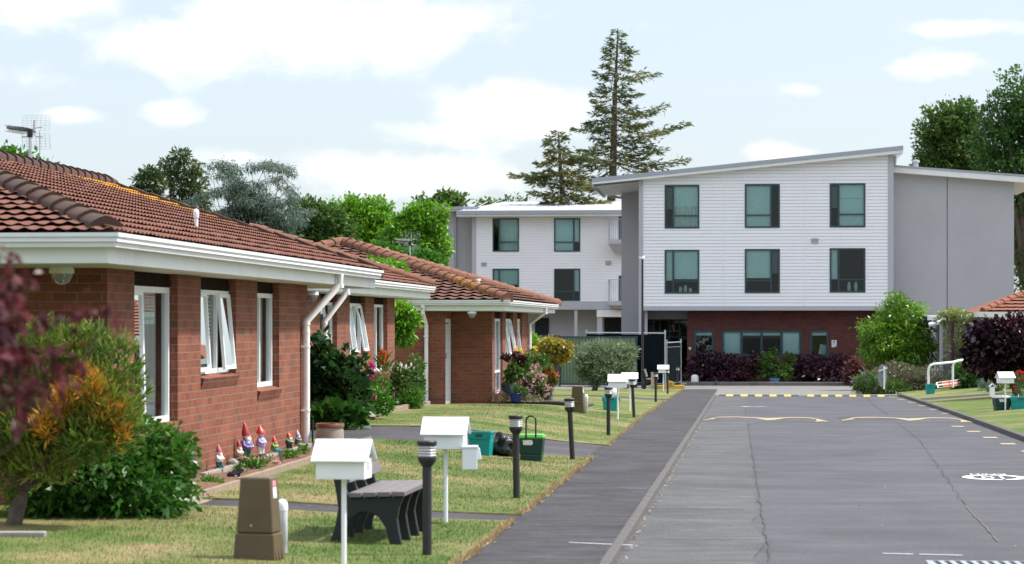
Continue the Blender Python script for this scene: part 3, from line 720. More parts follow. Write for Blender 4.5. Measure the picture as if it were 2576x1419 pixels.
pbox(mb, pl, d0, d1, dz0, dz0+.1, .01, .05); pbox(mb, pl, d0, d1, dz1-.1, dz1, .01, .05); pbox(mb, pl, d0, d0+.1, dz0+.1, dz1-.1, .011, .05); pbox(mb, pl, d1-.1, d1, dz0+.1, dz1-.1, .011, .05)
k = int((dz1-dz0-.2)/.07)
for i in range(k):
    z = dz0+.1+i*.07; mb.quad(pt(pl, d0+.1, z, .012), pt(pl, d1-.1, z, .012), pt(pl, d1-.1, z+.075, .04), pt(pl, d0+.1, z+.075, .04))
dr = mb.build('louvred_door', UPVC, h3)
mb = MB(True); pbox(mb, pl, d0+.02, d0+.07, (dz0+dz1)/2+.1, (dz0+dz1)/2+.25, -.03, .01); mb.build('handle', STEEL, dr)
zh3 = ops[0][4]
window(h3, ('t', tR), ops[0][0]+.01, ops[0][1]-.01, ops[0][2], zh3, .06, [.5], UPVC, GLASS, .07, transom=[(0, f3+.95), (1, f3+.95)], blind=[('curtain', .1, .9, .02, .98, CURT)], label='tall white glazed door window with net curtain')
window(h3, ('t', tR), ops[1][0]+.01, ops[1][1]-.01, ops[1][2], zh3, .06, [.33, .66], UPVC, GLASS, .06, sash=[(0, 9), (2, 11)], blind=[('curtain', .1, .9, .02, .98, CURT)])
sill(h3, ('t', tR), ops[1][0], ops[1][1], ops[1][2]-.01)
window(h3, ('t', tR), ops[2][0]+.01, ops[2][1]-.01, ops[2][2], zh3, .06, [.5], UPVC, GLASS, .06, sash=[(0, 7)], blind=[('curtain', .1, .9, .02, .98, CURT)])
gt3 = -5.72; c3 = TS(P(1282, 754.5, 58.4)); GZ3 = H-(754.5-CV)/F*58.4; gs3 = so(1282, gt3); ge3 = so(1407, gt3)
GZ3 = z_at(1282, 754.5, gt3)
gutter(h3, [(-17, gs3), (gt3, gs3), (gt3, ge3), (-17, ge3)], GZ3)
mb = MB(True); mb.box(-17, gt3-.156, gs3+.156, ge3-.156, ZS3, ZS3+.03); mb.build('soffit', SOFF, h3)
apx = Vector((TS(P(862, 612, 66.8))[0], TS(P(862, 612, 66.8))[1], H-(612-CV)/F*66.8))
et3, ez3 = gt3-.06, GZ3; hw = et3-apx.x
mb = MB(True)
bb = Vector((0, apx.y-gs3-.06, apx.z-ez3)); L3 = bb.length
tiles(mb, (apx.x-hw, gs3+.06, ez3), (1, 0, 0), bb, 2*hw, L3, lambda r: r/L3*hw, lambda r: 2*hw-r/L3*hw, per=.30, A=.035, spp=8, lift=.03, course=.34)
bs = Vector((-hw, 0, apx.z-ez3)); Ls = bs.length; ly = ge3-gs3-.12; fa = (apx.y-gs3-.06)/ly
tiles(mb, (et3, gs3+.06, ez3), (0, 1, 0), bs, ly, Ls, lambda r: r/Ls*ly*fa, lambda r: ly-r/Ls*ly*(1-fa), per=.30, A=.03, spp=6, lift=.05, course=.34)
mb.build('roof_tiles', TILE2, h3, smooth=50)
mb = MB(True); cn = [(apx.x-hw, gs3+.06, ez3-.05), (et3, gs3+.06, ez3-.05), (et3, ge3-.06, ez3-.05), (apx.x-hw, ge3-.06, ez3-.05)]; a_ = (apx.x, apx.y, apx.z-.07)
mb.add(cn+[a_], [(0,1,4),(1,2,4),(2,3,4),(3,0,4)]); mb.build('roof_deck', TILE2, h3)
mb = MB(True)
for c in cn: caps(mb, Vector(c)+Vector((0,0,.10)), Vector(a_)+Vector((0,0,.14)), .15, .11, .40)
mb.build('hip_caps', CAP2, h3, smooth=50)
sp = so(1333, ft3)
downpipe(h3, [(gt3-.07, so(1372, gt3-.07), GZ3-.12), (gt3-.07, so(1372, gt3-.07), GZ3-.26), (ft3+.06, s3e-.1, ZS3-.32), (ft3+.06, s3e-.1, ZS3-.45), (ft3+.06, s3e-.1, f3)], .05, [(ft3+.06, s3e-.1, .9)])
t1, _ = tz(1063, 780, gs3+.07); t2, _ = tz(1072, 850, sA-.07)
downpipe(h3, [(t1, gs3+.07, GZ3-.12), (t1, gs3+.07, GZ3-.30), (t2, sA-.07, GZ3-.62), (t2, sA-.07, GZ3-.75), (t2, sA-.07, f3)], .05, [(t2, sA-.07, GZ3-.9), (t2, sA-.07, f3+.4)])
wall_lamp(h3, tz(1187, 785, sA-.2)[0], sA-.2, ZS3)
k = TS(P(1202, 716, 63)); zr = H-(716-CV)/F*63
mb = MB(True); mb.lathe([(.05,-.3),(.05,.10),(.07,.105),(.06,.15)], 10, (k[0], k[1], zr)); mb.box(k[0]-.1, k[0]+.1, k[1]-.1, k[1]+1.0, zr-.14, zr-.07); mb.build('vent_pipe', PIPE, h3, smooth=40)
# ===== house at the right edge
h4 = thing('brick_house', 'brick house corner with orange tiles behind the purple leaved tree', 'house', P(2620, 960, 90), 'brick houses along the road')
s4 = 92.0; tl4, zt4 = tz(2462, 783, s4); tw4, _ = tz(2514, 800, s4+.7)
mb = MB(True); facade(mb, ('s', s4+.9), tw4, tw4+9, -1.2, zt4-.1); mb.quad((tw4, s4+.9, -1.2), (tw4, s4+.9, zt4), (tw4, s4+9, zt4), (tw4, s4+9, -1.2)); mb.build('wall', BRICK, h4)
gutter(h4, [(tl4, s4+10), (tl4, s4), (tl4+12, s4)][::-1] if 0 else [(tl4+12, s4), (tl4, s4), (tl4, s4+10)][::1], zt4) if 0 else None
g = MB(True); g.box(tl4, tl4+12, s4, s4+.12, zt4-.22, zt4-.02); g.box(tl4, tl4+.12, s4+.121, s4+10, zt4-.22, zt4-.02); g.build('gutter', WHITEF, h4)
g = MB(True); g.box(tl4+.3, tl4+12, s4+.16, s4+.19, zt4-.48, zt4-.2); g.box(tl4+.2, tl4+12, s4+.2, s4+9.8, zt4-.3, zt4-.26); g.build('fascia', WHITEF, h4)
ap4 = Vector((tl4+5.5, s4+5.5, zt4+2.05)); mb = MB(True); bb = Vector((0, 5.4, ap4.z-zt4)); L4 = bb.length
tiles(mb, (tl4+.1, s4+.06, zt4), (1,0,0), bb, 11, L4, lambda r: r/L4*5.4, lambda r: 11, per=.33, A=.012, spp=6, lift=.05, course=.36)
mb.quad((tl4+.1, s4+.06, zt4-.04), (tl4+.1, s4+11, zt4-.04), tuple(ap4), tuple(ap4)) if 0 else mb.add([(tl4+.1, s4+.06, zt4-.04), (tl4+.1, s4+11, zt4-.04), tuple(ap4-Vector((0,0,.05))), (tl4+12, s4+.06, zt4-.04), (tl4+12, ap4.y, ap4.z-.05)], [(0,1,2), (0,3,4,2)])
mb.build('roof_tiles', TILE3, h4)
mb = MB(True); caps(mb, (tl4+.15, s4+.1, zt4+.03), ap4+Vector((0,0,.08)), .13, .09, .38); mb.build('hip_caps', TILE3, h4, smooth=50)
tp4, _ = tz(2529, 800, s4+.06)
downpipe(h4, [(tp4, s4+.07, zt4-.2), (tp4, s4+.07, zt4-.4), (tp4+.5, s4+.8, zt4-.75), (tp4+.5, s4+.8, -1)], .06)
# ===== three storey building
SB = 114.58
def boards(mb, s, x0, x1, z0, z1, pitch, ops=(), top=None, th=.02):
    """weatherboards with open shadow joints; top(x) = height of a sloping roof line"""
    gap = .009; pitch = pitch-gap
    z = z0
    def strip(a, b, p, q, zb):
        dp = -th*(1-(p-zb)/pitch); dq = -th*(1-(q-zb)/pitch)
        mb.quad((a, s+dp, p), (b, s+dp, p), (b, s+dq, q), (a, s+dq, q))
        if p == zb: mb.quad((a, s, p), (b, s, p), (b, s+dp, p), (a, s+dp, p))
    while z < z1-1e-4:
        zt = min(z+pitch, z1); cuts = sorted({z, zt, *[c for o in ops for c in (o[2], o[3]) if z < c < zt]})
        for p, q in zip(cuts, cuts[1:]):
            iv = [(x0, x1)]
            for o in ops:
                if o[2] < (p+q)/2 < o[3]:
                    iv = [y for (a, b) in iv for y in ((a, min(b, o[0])), (max(a, o[1]), b)) if y[1]-y[0] > 1e-4]
            for a, b in iv:
                if top and top(a) < q:
                    x = a
                    while x < b:
                        y = min(b, x+.4); qa, qb = max(p, min(q, top(x))), max(p, min(q, top(y)))
                        if qa > p or qb > p:
                            da, db, dp = [-th*(1-(k-z)/pitch) for k in (qa, qb, p)]
                            mb.quad((x, s+dp, p), (y, s+dp, p), (y, s+db, qb), (x, s+da, qa))
                        x = y
                else: strip(a, b, p, q, z)
        z = zt+gap
def T(u, v, s=SB): return tz(u, v, s)
bl = thing('care_home', 'three storey white weatherboard building with sloping grey roof at the road end', 'building', W(12, SB+4, -1.4))
xL = T(1617, 700)[0]; xR = T(2233, 700)[0]; zb = T(1900, 770)[1]; pitch = .156
rl = [T(1490, 463), T(2270, 386)]                       # underside of the fascia
def roofz(x): return rl[0][1]+(rl[1][1]-rl[0][1])*(x-rl[0][0])/(rl[1][0]-rl[0][0])
wins = []
for (ul, ur) in ((1673, 1757), (1874.5, 1959.5), (2088, 2174.5)):
    for (vt, vb) in ((467, 573), (630, 737)):
        dv = -(ul-1673)/414*4; a, q = T(ul, vt+dv); b, p = T(ur, vb+dv*.7); wins.append((a, b, p, q))
mb = MB(True); boards(mb, SB, xL, xR, zb, roofz(xR)+.02, pitch, wins, roofz)
mb.build('cladding', CLAD, bl)
mb = MB(True)
facade(mb, ('s', SB+.035), xL, xR, zb, roofz(xL), wins, .02); mb.add([(xL, SB+.035, roofz(xL)-.001), (xR, SB+.035, roofz(xL)-.001), (xR, SB+.035, roofz(xR))], [(0,1,2)])
mb.build('wall_backing', BACKG, bl)
mb = MB(True)
mb.box(xR, xR+.02, SB+.05, SB+9, -1.5, roofz(xR)-.05); mb.box(xL-.02, xL, SB+.05, SB+9, zb, roofz(xL)-.05); mb.box(xL, xR, SB+9, SB+9.05, -1.5, roofz(xL)-.2)
mb.box(xL+.02, xR-.02, SB+.3, SB+8.9, zb+.02, zb+.1)
mb.build('wall', GREYW, bl)
mb = MB(True)
mb.box(xL-.2, xL, SB-.045, SB+.05, T(1610, 840)[1]-1, roofz(xL)-.01); mb.box(xR, xR+.26, SB-.045, SB+.05, -1.3, roofz(xR)-.01)
mb.box(xL, xR+.02, SB-.06, SB+.3, T(1900, 781)[1], zb-.003)
mb.build('corner_trim', GREYT, bl)
for u in (1819.5, 2024.5): mb = MB(True); x = T(u, 600)[0]; mb.box(x-.03, x+.03, SB-.03, SB+.01, zb, roofz(x)); mb.build('cladding_joint', CLAD, bl)
def bwin(par, o, s, side, lab=None, blind=(), vent='dark', mull=True):
    w = o[1]-o[0]; f = .25; lights = [f] if side == 'l' else [1-f]; big = 1 if side == 'l' else 0
    bs = []
    for (k, a, b) in blind: bs.append((k, (f+.02 if side == 'l' else .03), (.97 if side == 'l' else 1-f-.02), a, b, BLIND if k == 'blind' else CURT))
    if vent == 'slats': bs.append(('slats', (.04 if side == 'l' else 1-f+.03), (f-.03 if side == 'l' else .96), .45, .97, CURT))
    if vent == 'blue': bs.append(('blind', (.04 if side == 'l' else 1-f+.03), (f-.03 if side == 'l' else .96), .3, .97, BLIND))
    ww = window(par, ('s', s), o[0]-.03, o[1]+.03, o[2]-.03, o[3]+.03, -.04, lights, FRAME, GLASST, .075, blind=bs, transom=[(big, o[2]+w*.36+.0)] if mull else None, room=2.2, dark=DARK, label=lab)
    return ww
bw = [('l', [('blind', .50, .97), ('curtain', .03, .5)], 'slats'), ('l', [('blind', .33, .97)], 'blue'), ('r', [('blind', .03, .97)], 'dark'), ('r', [('blind', .72, .97), ('blind', .34, .725)], 'slats'),
      ('l', [('blind', .66, .97), ('blind', .03, .655)], 'slats'), ('l', [], 'blue')]
for o, (sd, bls, vt) in zip(wins, bw): bwin(bl, o, SB, sd, None, bls, vt)
# things on the ledges of the far windows: part of the rooms
mb = MB(True)
for (o, q) in ((wins[1], ((.45, .28), (.6, .35), (.75, .22))), (wins[5], ((.55, .45), (.75, .45)))):
    for (x, h) in q:
        c = o[0]+(o[1]-o[0])*x; mb.lathe([(.07, 0), (.09, h*.5), (.05, h), (.001, h+.01)], 8, (c, SB+.28, o[2]+.02))
mb.build('ledge_ornaments', CURT, bl, smooth=40)
# roof
e0, e1 = T(1490, 450), T(2270, 368); q0, q1 = T(1490, 462), T(2270, 384)
mb = MB(True); FS, BS = SB-.42, SB+9.1
def rb(zt0, zb0, zt1, zb1, f, bk, mi):
    mb.hexa([(e0[0], f, zb0), (e1[0], f, zb1), (e1[0], bk, zb1), (e0[0], bk, zb0)], [(e0[0], f, zt0), (e1[0], f, zt1), (e1[0], bk, zt1), (e0[0], bk, zt0)], mi)
rb(e0[1], e0[1]-.17, e1[1], e1[1]-.19, FS-.03, BS, 0)
mb.build('roof', ROOFE, bl)
mb = MB(True); rb(e0[1]-.172, q0[1]-.06, e1[1]-.192, q1[1]-.05, FS, BS-.05, 0); mb.build('fascia', WHITEF, bl)
mb = MB(True); n = 40
for i in range(n):
    a, b = e0[0]+.06+(xL-e0[0]-.1)*i/n, e0[0]+.06+(xL-e0[0]-.1)*(i+1)/n-.012
    mb.quad((a, FS+.05, roofz(a)-.14), (b, FS+.05, roofz(b)-.14), (b, BS-.1, roofz(b)-.14), (a, BS-.1, roofz(a)-.14))
mb.build('soffit', WHITEF, bl)
mb = MB(True); mb.box(e0[0]-.02, e0[0]+.1, FS+.1, BS, q0[1]-.2, q0[1]-.06); mb.tube([(e0[0]+.3, BS-.2, q0[1]-.15), (T(1562, 493)[0]+.4, BS-.15, q0[1]-.3), (T(1565, 500)[0]+.6, BS-.1, q0[1]-.7)], .06, 8); mb.build('gutter', ROOFE, bl)
# link wall behind the left corner
mb = MB(True); SL = SB+7.4; a = T(1562.5, 600, SL)[0]; b = T(1606, 600, SL)[0]
mb.box(a, b+.6, SL, SL+.3, -1.6, T(1580, 470, SL)[1]); mb.build('link_wall', GREYW, bl)
# ground floor: plum brick, recess with doors
SG = SB+.75; gz = -1.5; zt = T(1900, 781)[1]+.02
gx0 = T(1728, 850, SG)[0]; wl = []
for (u0, u1) in ((1744, 1796), (1814, 2016.5), (2036, 2085)):
    x0, z1 = T(u0, 830, SG); x1, z0 = T(u1, 889, SG); wl.append((x0, x1, z0-.15, z1))
mb = MB(True); facade(mb, ('s', SG), gx0, xR+.1, gz, zt, wl, .12); mb.quad((gx0, SG, gz), (gx0, SG, zt), (gx0, SG+3, zt), (gx0, SG+3, gz))
mb.build('brick_wall', BRICKD, bl)
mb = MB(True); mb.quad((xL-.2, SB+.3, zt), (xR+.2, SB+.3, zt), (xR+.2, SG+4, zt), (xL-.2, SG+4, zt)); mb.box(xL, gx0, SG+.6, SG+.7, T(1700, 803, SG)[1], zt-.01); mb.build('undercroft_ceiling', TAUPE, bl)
for o, li, bls in ((wl[0], [], [('blind', .02, .98, .80, .98, BLIND)]), (wl[1], [.25, .5, .75], [('blind', .02, .235, .02, .98, BLIND), ('blind', .26, .49, .80, .97, BLIND), ('blind', .51, .74, .80, .97, BLIND), ('blind', .765, .98, .02, .98, BLIND)]), (wl[2], [], [('blind', .02, .98, .80, .98, BLIND)])):
    window(bl, ('s', SG), o[0]+.01, o[1]-.01, o[2], o[3]-.01, .02, li, FRAME, GLASST, .11, blind=bls, room=2.5, dark=DARK)
mb = MB(True)
for (u0, u1, v1) in ((1770, 1793, 868), (2056, 2078, 866)):
    x0, z1 = T(u0, v1, SG); x1, _ = T(u1, v1, SG); mb.prism([(x0, z1-.7), (x1, z1-.7), (x1, z1-.05), (x0+.15, z1)], SG+.5, SG+.9, 'y')
mb.build('draped_table', CURT, bl)
dx0, dx1 = xL+.18, gx0; SD = SG+2.2
mb = MB(True); dt = T(1700, 803, SG)[1]
for f in (0, .25, .5, .75, .985): mb.box(dx0+(dx1-dx0)*f, dx0+(dx1-dx0)*f+.07, SD, SD+.08, gz, dt)
for z in (gz, T(1700, 850, SD)[1], dt-.08): mb.box(dx0, dx1, SD+.001, SD+.079, z, z+.07)
en = mb.build('entrance_screen', FRAME, bl)
mb = MB(True); mb.quad((dx0, SD+.04, gz), (dx1, SD+.04, gz), (dx1, SD+.04, dt), (dx0, SD+.04, dt)); mb.build('pane', GLASST, en)
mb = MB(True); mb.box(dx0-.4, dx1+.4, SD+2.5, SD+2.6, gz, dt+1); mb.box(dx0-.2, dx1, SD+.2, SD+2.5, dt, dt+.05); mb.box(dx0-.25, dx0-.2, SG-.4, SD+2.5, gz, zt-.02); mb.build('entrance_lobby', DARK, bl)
mb = MB(True); x = T(1622, 800)[0]; mb.box(x-.04, x+.1, SB+.35, SB+.5, gz, zt-.01); mb.build('post', GREYT, bl)
def vent(par, u, v, s):
    x, z = T(u, v, s); mb = MB(True); mb.box(x-.17, x+.17, s-.05, s, z-.12, z-.09); mb.box(x-.17, x+.17, s-.05, s, z+.09, z+.12); mb.box(x-.17, x-.14, s-.05, s, z-.09, z+.09); mb.box(x+.14, x+.17, s-.05, s, z-.09, z+.09)
    for i in range(3): mb.hexa([(x-.14, s-.045, z-.08+i*.06), (x+.14, s-.045, z-.08+i*.06), (x+.14, s-.01, z-.06+i*.06), (x-.14, s-.01, z-.06+i*.06)], [(x-.14, s-.045, z-.06+i*.06), (x+.14, s-.045, z-.06+i*.06), (x+.14, s-.01, z-.04+i*.06), (x-.14, s-.01, z-.04+i*.06)])
    mb.build('vent', GREYT, par)
vent(bl, 2049, 606, SB)
# right wing
SR = SB+1.2; a, z0 = T(2246, 434, SR); b, z1 = T(2550, 456, SR)
mb = MB(True); mb.add([(a-.1, SR, -1.5), (b, SR, -1.5), (b, SR, z1+.25), (a-.1, SR, z0+.25)], [(0,1,2,3)]); mb.add([(b, SR, -1.5), (b, SR+9, -1.5), (b, SR+9, z1+.2), (b, SR, z1+.25)], [(0,1,2,3)])
mb.build('wing_wall', GREYW, bl)
mb = MB(True); x = T(2382, 600, SR)[0]; mb.box(x-.025, x+.025, SR-.008, SR+.002, -1.5, (z0+z1)/2+.05); mb.build('wall_joint', WJOINT, bl)
f0, f1, f2, f3_ = T(2246, 415, SR-.5), T(2620, 443, SR-.5), T(2246, 432, SR-.5), T(2620, 461, SR-.5)
mb = MB(True); mb.hexa([(f0[0], SR-.53, f0[1]-.09), (f1[0], SR-.53, f1[1]-.09), (f1[0], SR+9.5, f1[1]-.09), (f0[0], SR+9.5, f0[1]-.09)], [(f0[0], SR-.53, f0[1]), (f1[0], SR-.53, f1[1]), (f1[0], SR+9.5, f1[1]), (f0[0], SR+9.5, f0[1])]); mb.build('wing_roof', ROOFE, bl)
mb = MB(True); mb.hexa([(f0[0], SR-.5, f2[1]-.03), (f1[0]-.05, SR-.5, f3_[1]-.03), (f1[0]-.05, SR+9.4, f3_[1]-.03), (f0[0], SR+9.4, f2[1]-.03)], [(f0[0], SR-.5, f0[1]-.092), (f1[0]-.05, SR-.5, f1[1]-.092), (f1[0]-.05, SR+9.4, f1[1]-.092), (f0[0], SR+9.4, f0[1]-.092)]); mb.build('fascia', WHITEF, bl)
mb = MB(True); x, z = T(2303, 412, SR+3); mb.lathe([(.12,-.5),(.12,.05),(.18,.06),(.18,.16),(.01,.2)], 10, (x, SR+3, z)); x, z = T(2251, 402, SR); mb.tube([(x, SR, z-.4), (x, SR, z+.25)], .07, 8); mb.build('roof_vent', GREYT, bl)
# wall signs on the brick
x, z = T(2098.5, 865, SG); mb = MB(True); mb.box(x-.135, x+.10, SG-.02, SG-.003, z-.16, z+.17)
sg = tag(mb.build('security_sign', WHITEF), 'small white security camera notice on the dark red brick wall', 'sign')
mb = MB(True); mb.hexa([(x-.08, SG-.024, z+.05), (x+.03, SG-.024, z+.09), (x+.03, SG-.021, z+.09), (x-.08, SG-.021, z+.05)], [(x-.08, SG-.024, z+.10), (x+.03, SG-.024, z+.14), (x+.03, SG-.021, z+.14), (x-.08, SG-.021, z+.10)]); mb.box(x-.03, x-.01, SG-.024, SG-.021, z+.0, z+.07); mb.build('camera_symbol', BLACKP, sg)
mb = MB(True); mb.box(x+.02, x+.09, SG-.024, SG-.021, z-.15, z-.09)
for i in range(3): mb.box(x-.1, x+.05-.02*i, SG-.024, SG-.021, z-.03-.035*i, z-.02-.035*i, 1)
mb.build('red_corner', [M('sign_red', (.6,.05,.05)), M('sign_text_grey', (.4,.4,.42))], sg)
x, z = T(1735, 877, SG); mb = MB(True); mb.prism([(x, z-.08), (x+.07, z+.02), (x+.055, z+.06), (x+.02, z+.065), (x, z+.045), (x-.02, z+.065), (x-.055, z+.06), (x-.07, z+.02)], SG-.03, SG-.003, 'y')
tag(mb.build('heart_plaque', WHITEF), 'small white heart fixed to the brick beside the entrance', 'plaque')
# ===== building behind, left
SW_ = 146.5
wg = thing('apartment_block', 'white weatherboard block with balconies behind the roof of the third brick house', 'building', W(2, SW_+4, -1.4))
def T2(u, v): return tz(u, v, SW_)
x0, x1 = T2(1197, 600)[0], T2(1575, 600)[0]; zb2 = T2(1400, 758)[1]; zt2 = T2(1400, 536)[1]; wn2 = []
for (u0, u1) in ((1240, 1304), (1394.5, 1458)):
    for (v0, v1) in ((550.5, 632), (677, 756)):
        a, q = T2(u0, v0); b, p = T2(u1, v1); wn2.append((a, b, p, q))
mb = MB(True); boards(mb, SW_, x0, x1, zb2, zt2, .165, wn2); mb.build('cladding', CLAD, wg)
mb = MB(True); facade(mb, ('s', SW_+.035), x0, x1, zb2, zt2, wn2, .02); mb.build('wall_backing', BACKG, wg)
for o, (sd, bls, vt) in zip(wn2, [('l', [('curtain', .03, .97)], 'dark'), ('l', [('blind', .5, .97)], 'blue'), ('r', [('blind', .03, .97)], 'blue'), ('r', [], 'blue')]): bwin(wg, o, SW_, sd, None, bls, vt)
mb = MB(True); mb.box(T2(1187, 600)[0], x0, SW_-.05, SW_+.2, -2, zt2); mb.box(x0, x1, SW_-.06, SW_+.3, T2(1400, 779)[1], zb2-.003); mb.box(T2(1119, 600)[0], T2(1136, 600)[0], SW_+1.45, SW_+1.6, -2, T2(1130, 527)[1])
for u in (1446, 1449): pass
x = T2(1448, 800)[0]; mb.box(x-.09, x+.09, SW_+.02, SW_+.2, -2, T2(1448, 779)[1]); x = T2(1509, 800)[0]; mb.box(x-.15, x+.15, SW_-.5, SW_-.2, -2, T2(1500, 796)[1])
mb.build('trim', GREYT, wg)
mb = MB(True); mb.box(T2(1120, 600)[0], x0, SW_+1.5, SW_+9, -2, T2(1150, 522)[1]); mb.box(x0, x1, SW_+1.6, SW_+1.8, -2, T2(1400, 779)[1]); mb.box(x1-.05, x1, SW_+.05, SW_+9, -2, zt2); mb.box(x0, x1, SW_+9, SW_+9.1, -2, zt2)
mb.build('wall', GREYW, wg)
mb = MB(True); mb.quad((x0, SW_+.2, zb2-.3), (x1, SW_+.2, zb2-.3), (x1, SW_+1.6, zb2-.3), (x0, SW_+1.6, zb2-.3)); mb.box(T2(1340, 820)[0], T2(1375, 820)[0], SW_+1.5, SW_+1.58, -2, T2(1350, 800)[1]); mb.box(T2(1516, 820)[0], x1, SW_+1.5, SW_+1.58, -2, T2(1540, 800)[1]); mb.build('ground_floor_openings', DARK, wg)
mb = MB(True); a, q = T2(1502, 780); b, p = T2(1562, 797); boards(mb, SW_-.55, a, b, p, q, .165); mb.box(a, b, SW_-.54, SW_, p, q-.01); mb.build('porch_canopy', CLAD, wg)
# roofs
def flat_roof(uL, uR, vtop, vbot, s, depth, rise, nm):
    xl, z1_ = tz(uL, vtop, s); xr, z0_ = tz(uR, vbot, s); m_ = (z1_+z0_)/2
    mb = MB(True); mb.hexa([(xl, s, z1_-.02), (xr, s, z1_-.02), (xr, s+depth, z1_+rise-.02), (xl+rise*2, s+depth, z1_+rise-.02)], [(xl, s, z1_), (xr, s, z1_), (xr, s+depth, z1_+rise), (xl+rise*2, s+depth, z1_+rise)])
    for i in range(int((xr-xl)/.6)):
        c = xl+.3+i*.6; mb.hexa([(c, s, z1_), (c+.05, s, z1_), (c+.05, s+depth, z1_+rise), (c, s+depth, z1_+rise)], [(c+.01, s, z1_+.03), (c+.04, s, z1_+.03), (c+.04, s+depth, z1_+rise+.03), (c+.01, s+depth, z1_+rise+.03)])
    mb.build('roof', ROOFM, wg)
    mb = MB(True); mb.box(xl, xr, s-.12, s-.001, m_-.03, z1_+.02); mb.build('gutter', ROOFE, wg)
    mb = MB(True); mb.box(xl, xr, s, s+.04, z0_, m_-.03); mb.box(xl, xr, s+.04, s+1.6, z0_, z0_+.03); mb.build('fascia', WHITEF, wg)
flat_roof(1148, 1575, 531, 543, SW_-.9, 9, 1.0, 0); flat_roof(1090, 1200, 521, 531, SW_+.6, 9, .35, 1)
mb = MB(True); x, z = T2(1139.5, 545); mb.tube([(x, SW_+1.35, z+.3), (x, SW_+1.35, -2)], .05, 8); mb.build('downpipe', ROOFE, wg)
mb = MB(True); x, z = tz(1427.5, 509, SW_+5); mb.lathe([(.13,-.8),(.13,.1),(.2,.12),(.2,.38),(.02,.42)], 10, (x, SW_+5, z)); mb.build('roof_vent', GREYT, wg)
for (u, v) in ((1217, 665), (1530, 662)): vent(wg, u, v, SW_)
for (vt, vf, vb) in ((553, 605, 636), (704, 758, 778)):
    xa, zt_ = T2(1533, vt); xb = T2(1575, vt)[0]; zf = T2(1533, vf)[1]; zb_ = T2(1533, vb)[1]; f = SW_-1.6
    bal = MB(True); bal.hexa([(xa+.3, f+.4, zb_), (xb, f+.4, zb_), (xb, SW_, zb_), (xa+.3, SW_, zb_)], [(xa, f, zf-.25), (xb, f, zf-.25), (xb, SW_, zf-.25), (xa, SW_, zf-.25)]); bal.box(xa, xb, f, SW_-.06, zf-.25, zf)
    bo = bal.build('balcony', GREYT, wg)
    r = MB(True); r.box(xa, xa+.05, f, SW_-.05, zt_-.04, zt_); r.box(xa+.05, xb, f, f+.05, zt_-.04, zt_)
    for i in range(9): r.box(xa+.01, xa+.04, f+.02+i*.18, f+.05+i*.18, zf, zt_-.04)
    for i in range(8): r.box(xa+.06+i*.13, xa+.085+i*.13, f+.01, f+.04, zf, zt_-.04)
    r.build('railing', ROOFE, bo)
    d = MB(True); d.box(T2(1556, vt)[0], xb, SW_-.055, SW_-.03, zf, zt_+.25); d.build('balcony_door', FRAME, wg)
# ===== fences and poles
SF = 110.5
def corr(mb, p, q, z0, z1, pitch=.19, dep=.035):
    p, q = Vector(p), Vector(q); D = (q-p).length; d = (q-p)/D; n = Vector((d.y, -d.x)); k = int(D/pitch); pts = []
    for i in range(k):
        for (f, o) in ((0,0),(.4,0),(.5,1),(.9,1)): pts.append(p+d*((i+f)*pitch)+n*(o*dep))
    pts.append(q)
    for a, b in zip(pts, pts[1:]): mb.quad((a.x, a.y, z0), (b.x, b.y, z0), (b.x, b.y, z1), (a.x, a.y, z1))
a, ztop = tz(1300, 843, SF); b, _ = tz(1600, 847, SF-4); m_, _ = tz(1407, 845, SF-1.2)
z0_ = zg(-6, SF)+.05
fg = thing('steel_fence', 'green ribbed steel fence with dark posts behind the clipped bushes', 'fence', W(a, SF, z0_))
mb = MB(True); corr(mb, (a, SF), (m_-.05, SF-1.2), z0_+.05, ztop-.06); corr(mb, (m_+.05, SF-1.2), (b, SF-4), z0_+.05, ztop-.1); mb.build('panel', FENCEG, fg)
mb = MB(True)
for (x, y) in ((a, SF), (m_, SF-1.2), (b, SF-4)): mb.box(x-.05, x+.05, y-.05, y+.05, z0_-.4, ztop-.02)
mb.build('post', FRAME, fg)
mb = MB(True)
for (p, q, z) in (((a, SF), (m_, SF-1.2), ztop), ((m_, SF-1.2), (b, SF-4), ztop-.04)):
    mb.hexa([(p[0], p[1]-.045, z-.07), (q[0], q[1]-.045, z-.07), (q[0], q[1]+.045, z-.07), (p[0], p[1]+.045, z-.07)], [(p[0], p[1]-.045, z), (q[0], q[1]-.045, z), (q[0], q[1]+.045, z), (p[0], p[1]+.045, z)])
    mb.hexa([(p[0], p[1]-.045, z0_), (q[0], q[1]-.045, z0_), (q[0], q[1]+.045, z0_), (p[0], p[1]+.045, z0_)], [(p[0], p[1]-.045, z0_+.07), (q[0], q[1]-.045, z0_+.07), (q[0], q[1]+.045, z0_+.07), (p[0], p[1]+.045, z0_+.07)])
mb.build('rail', FRAME, fg)
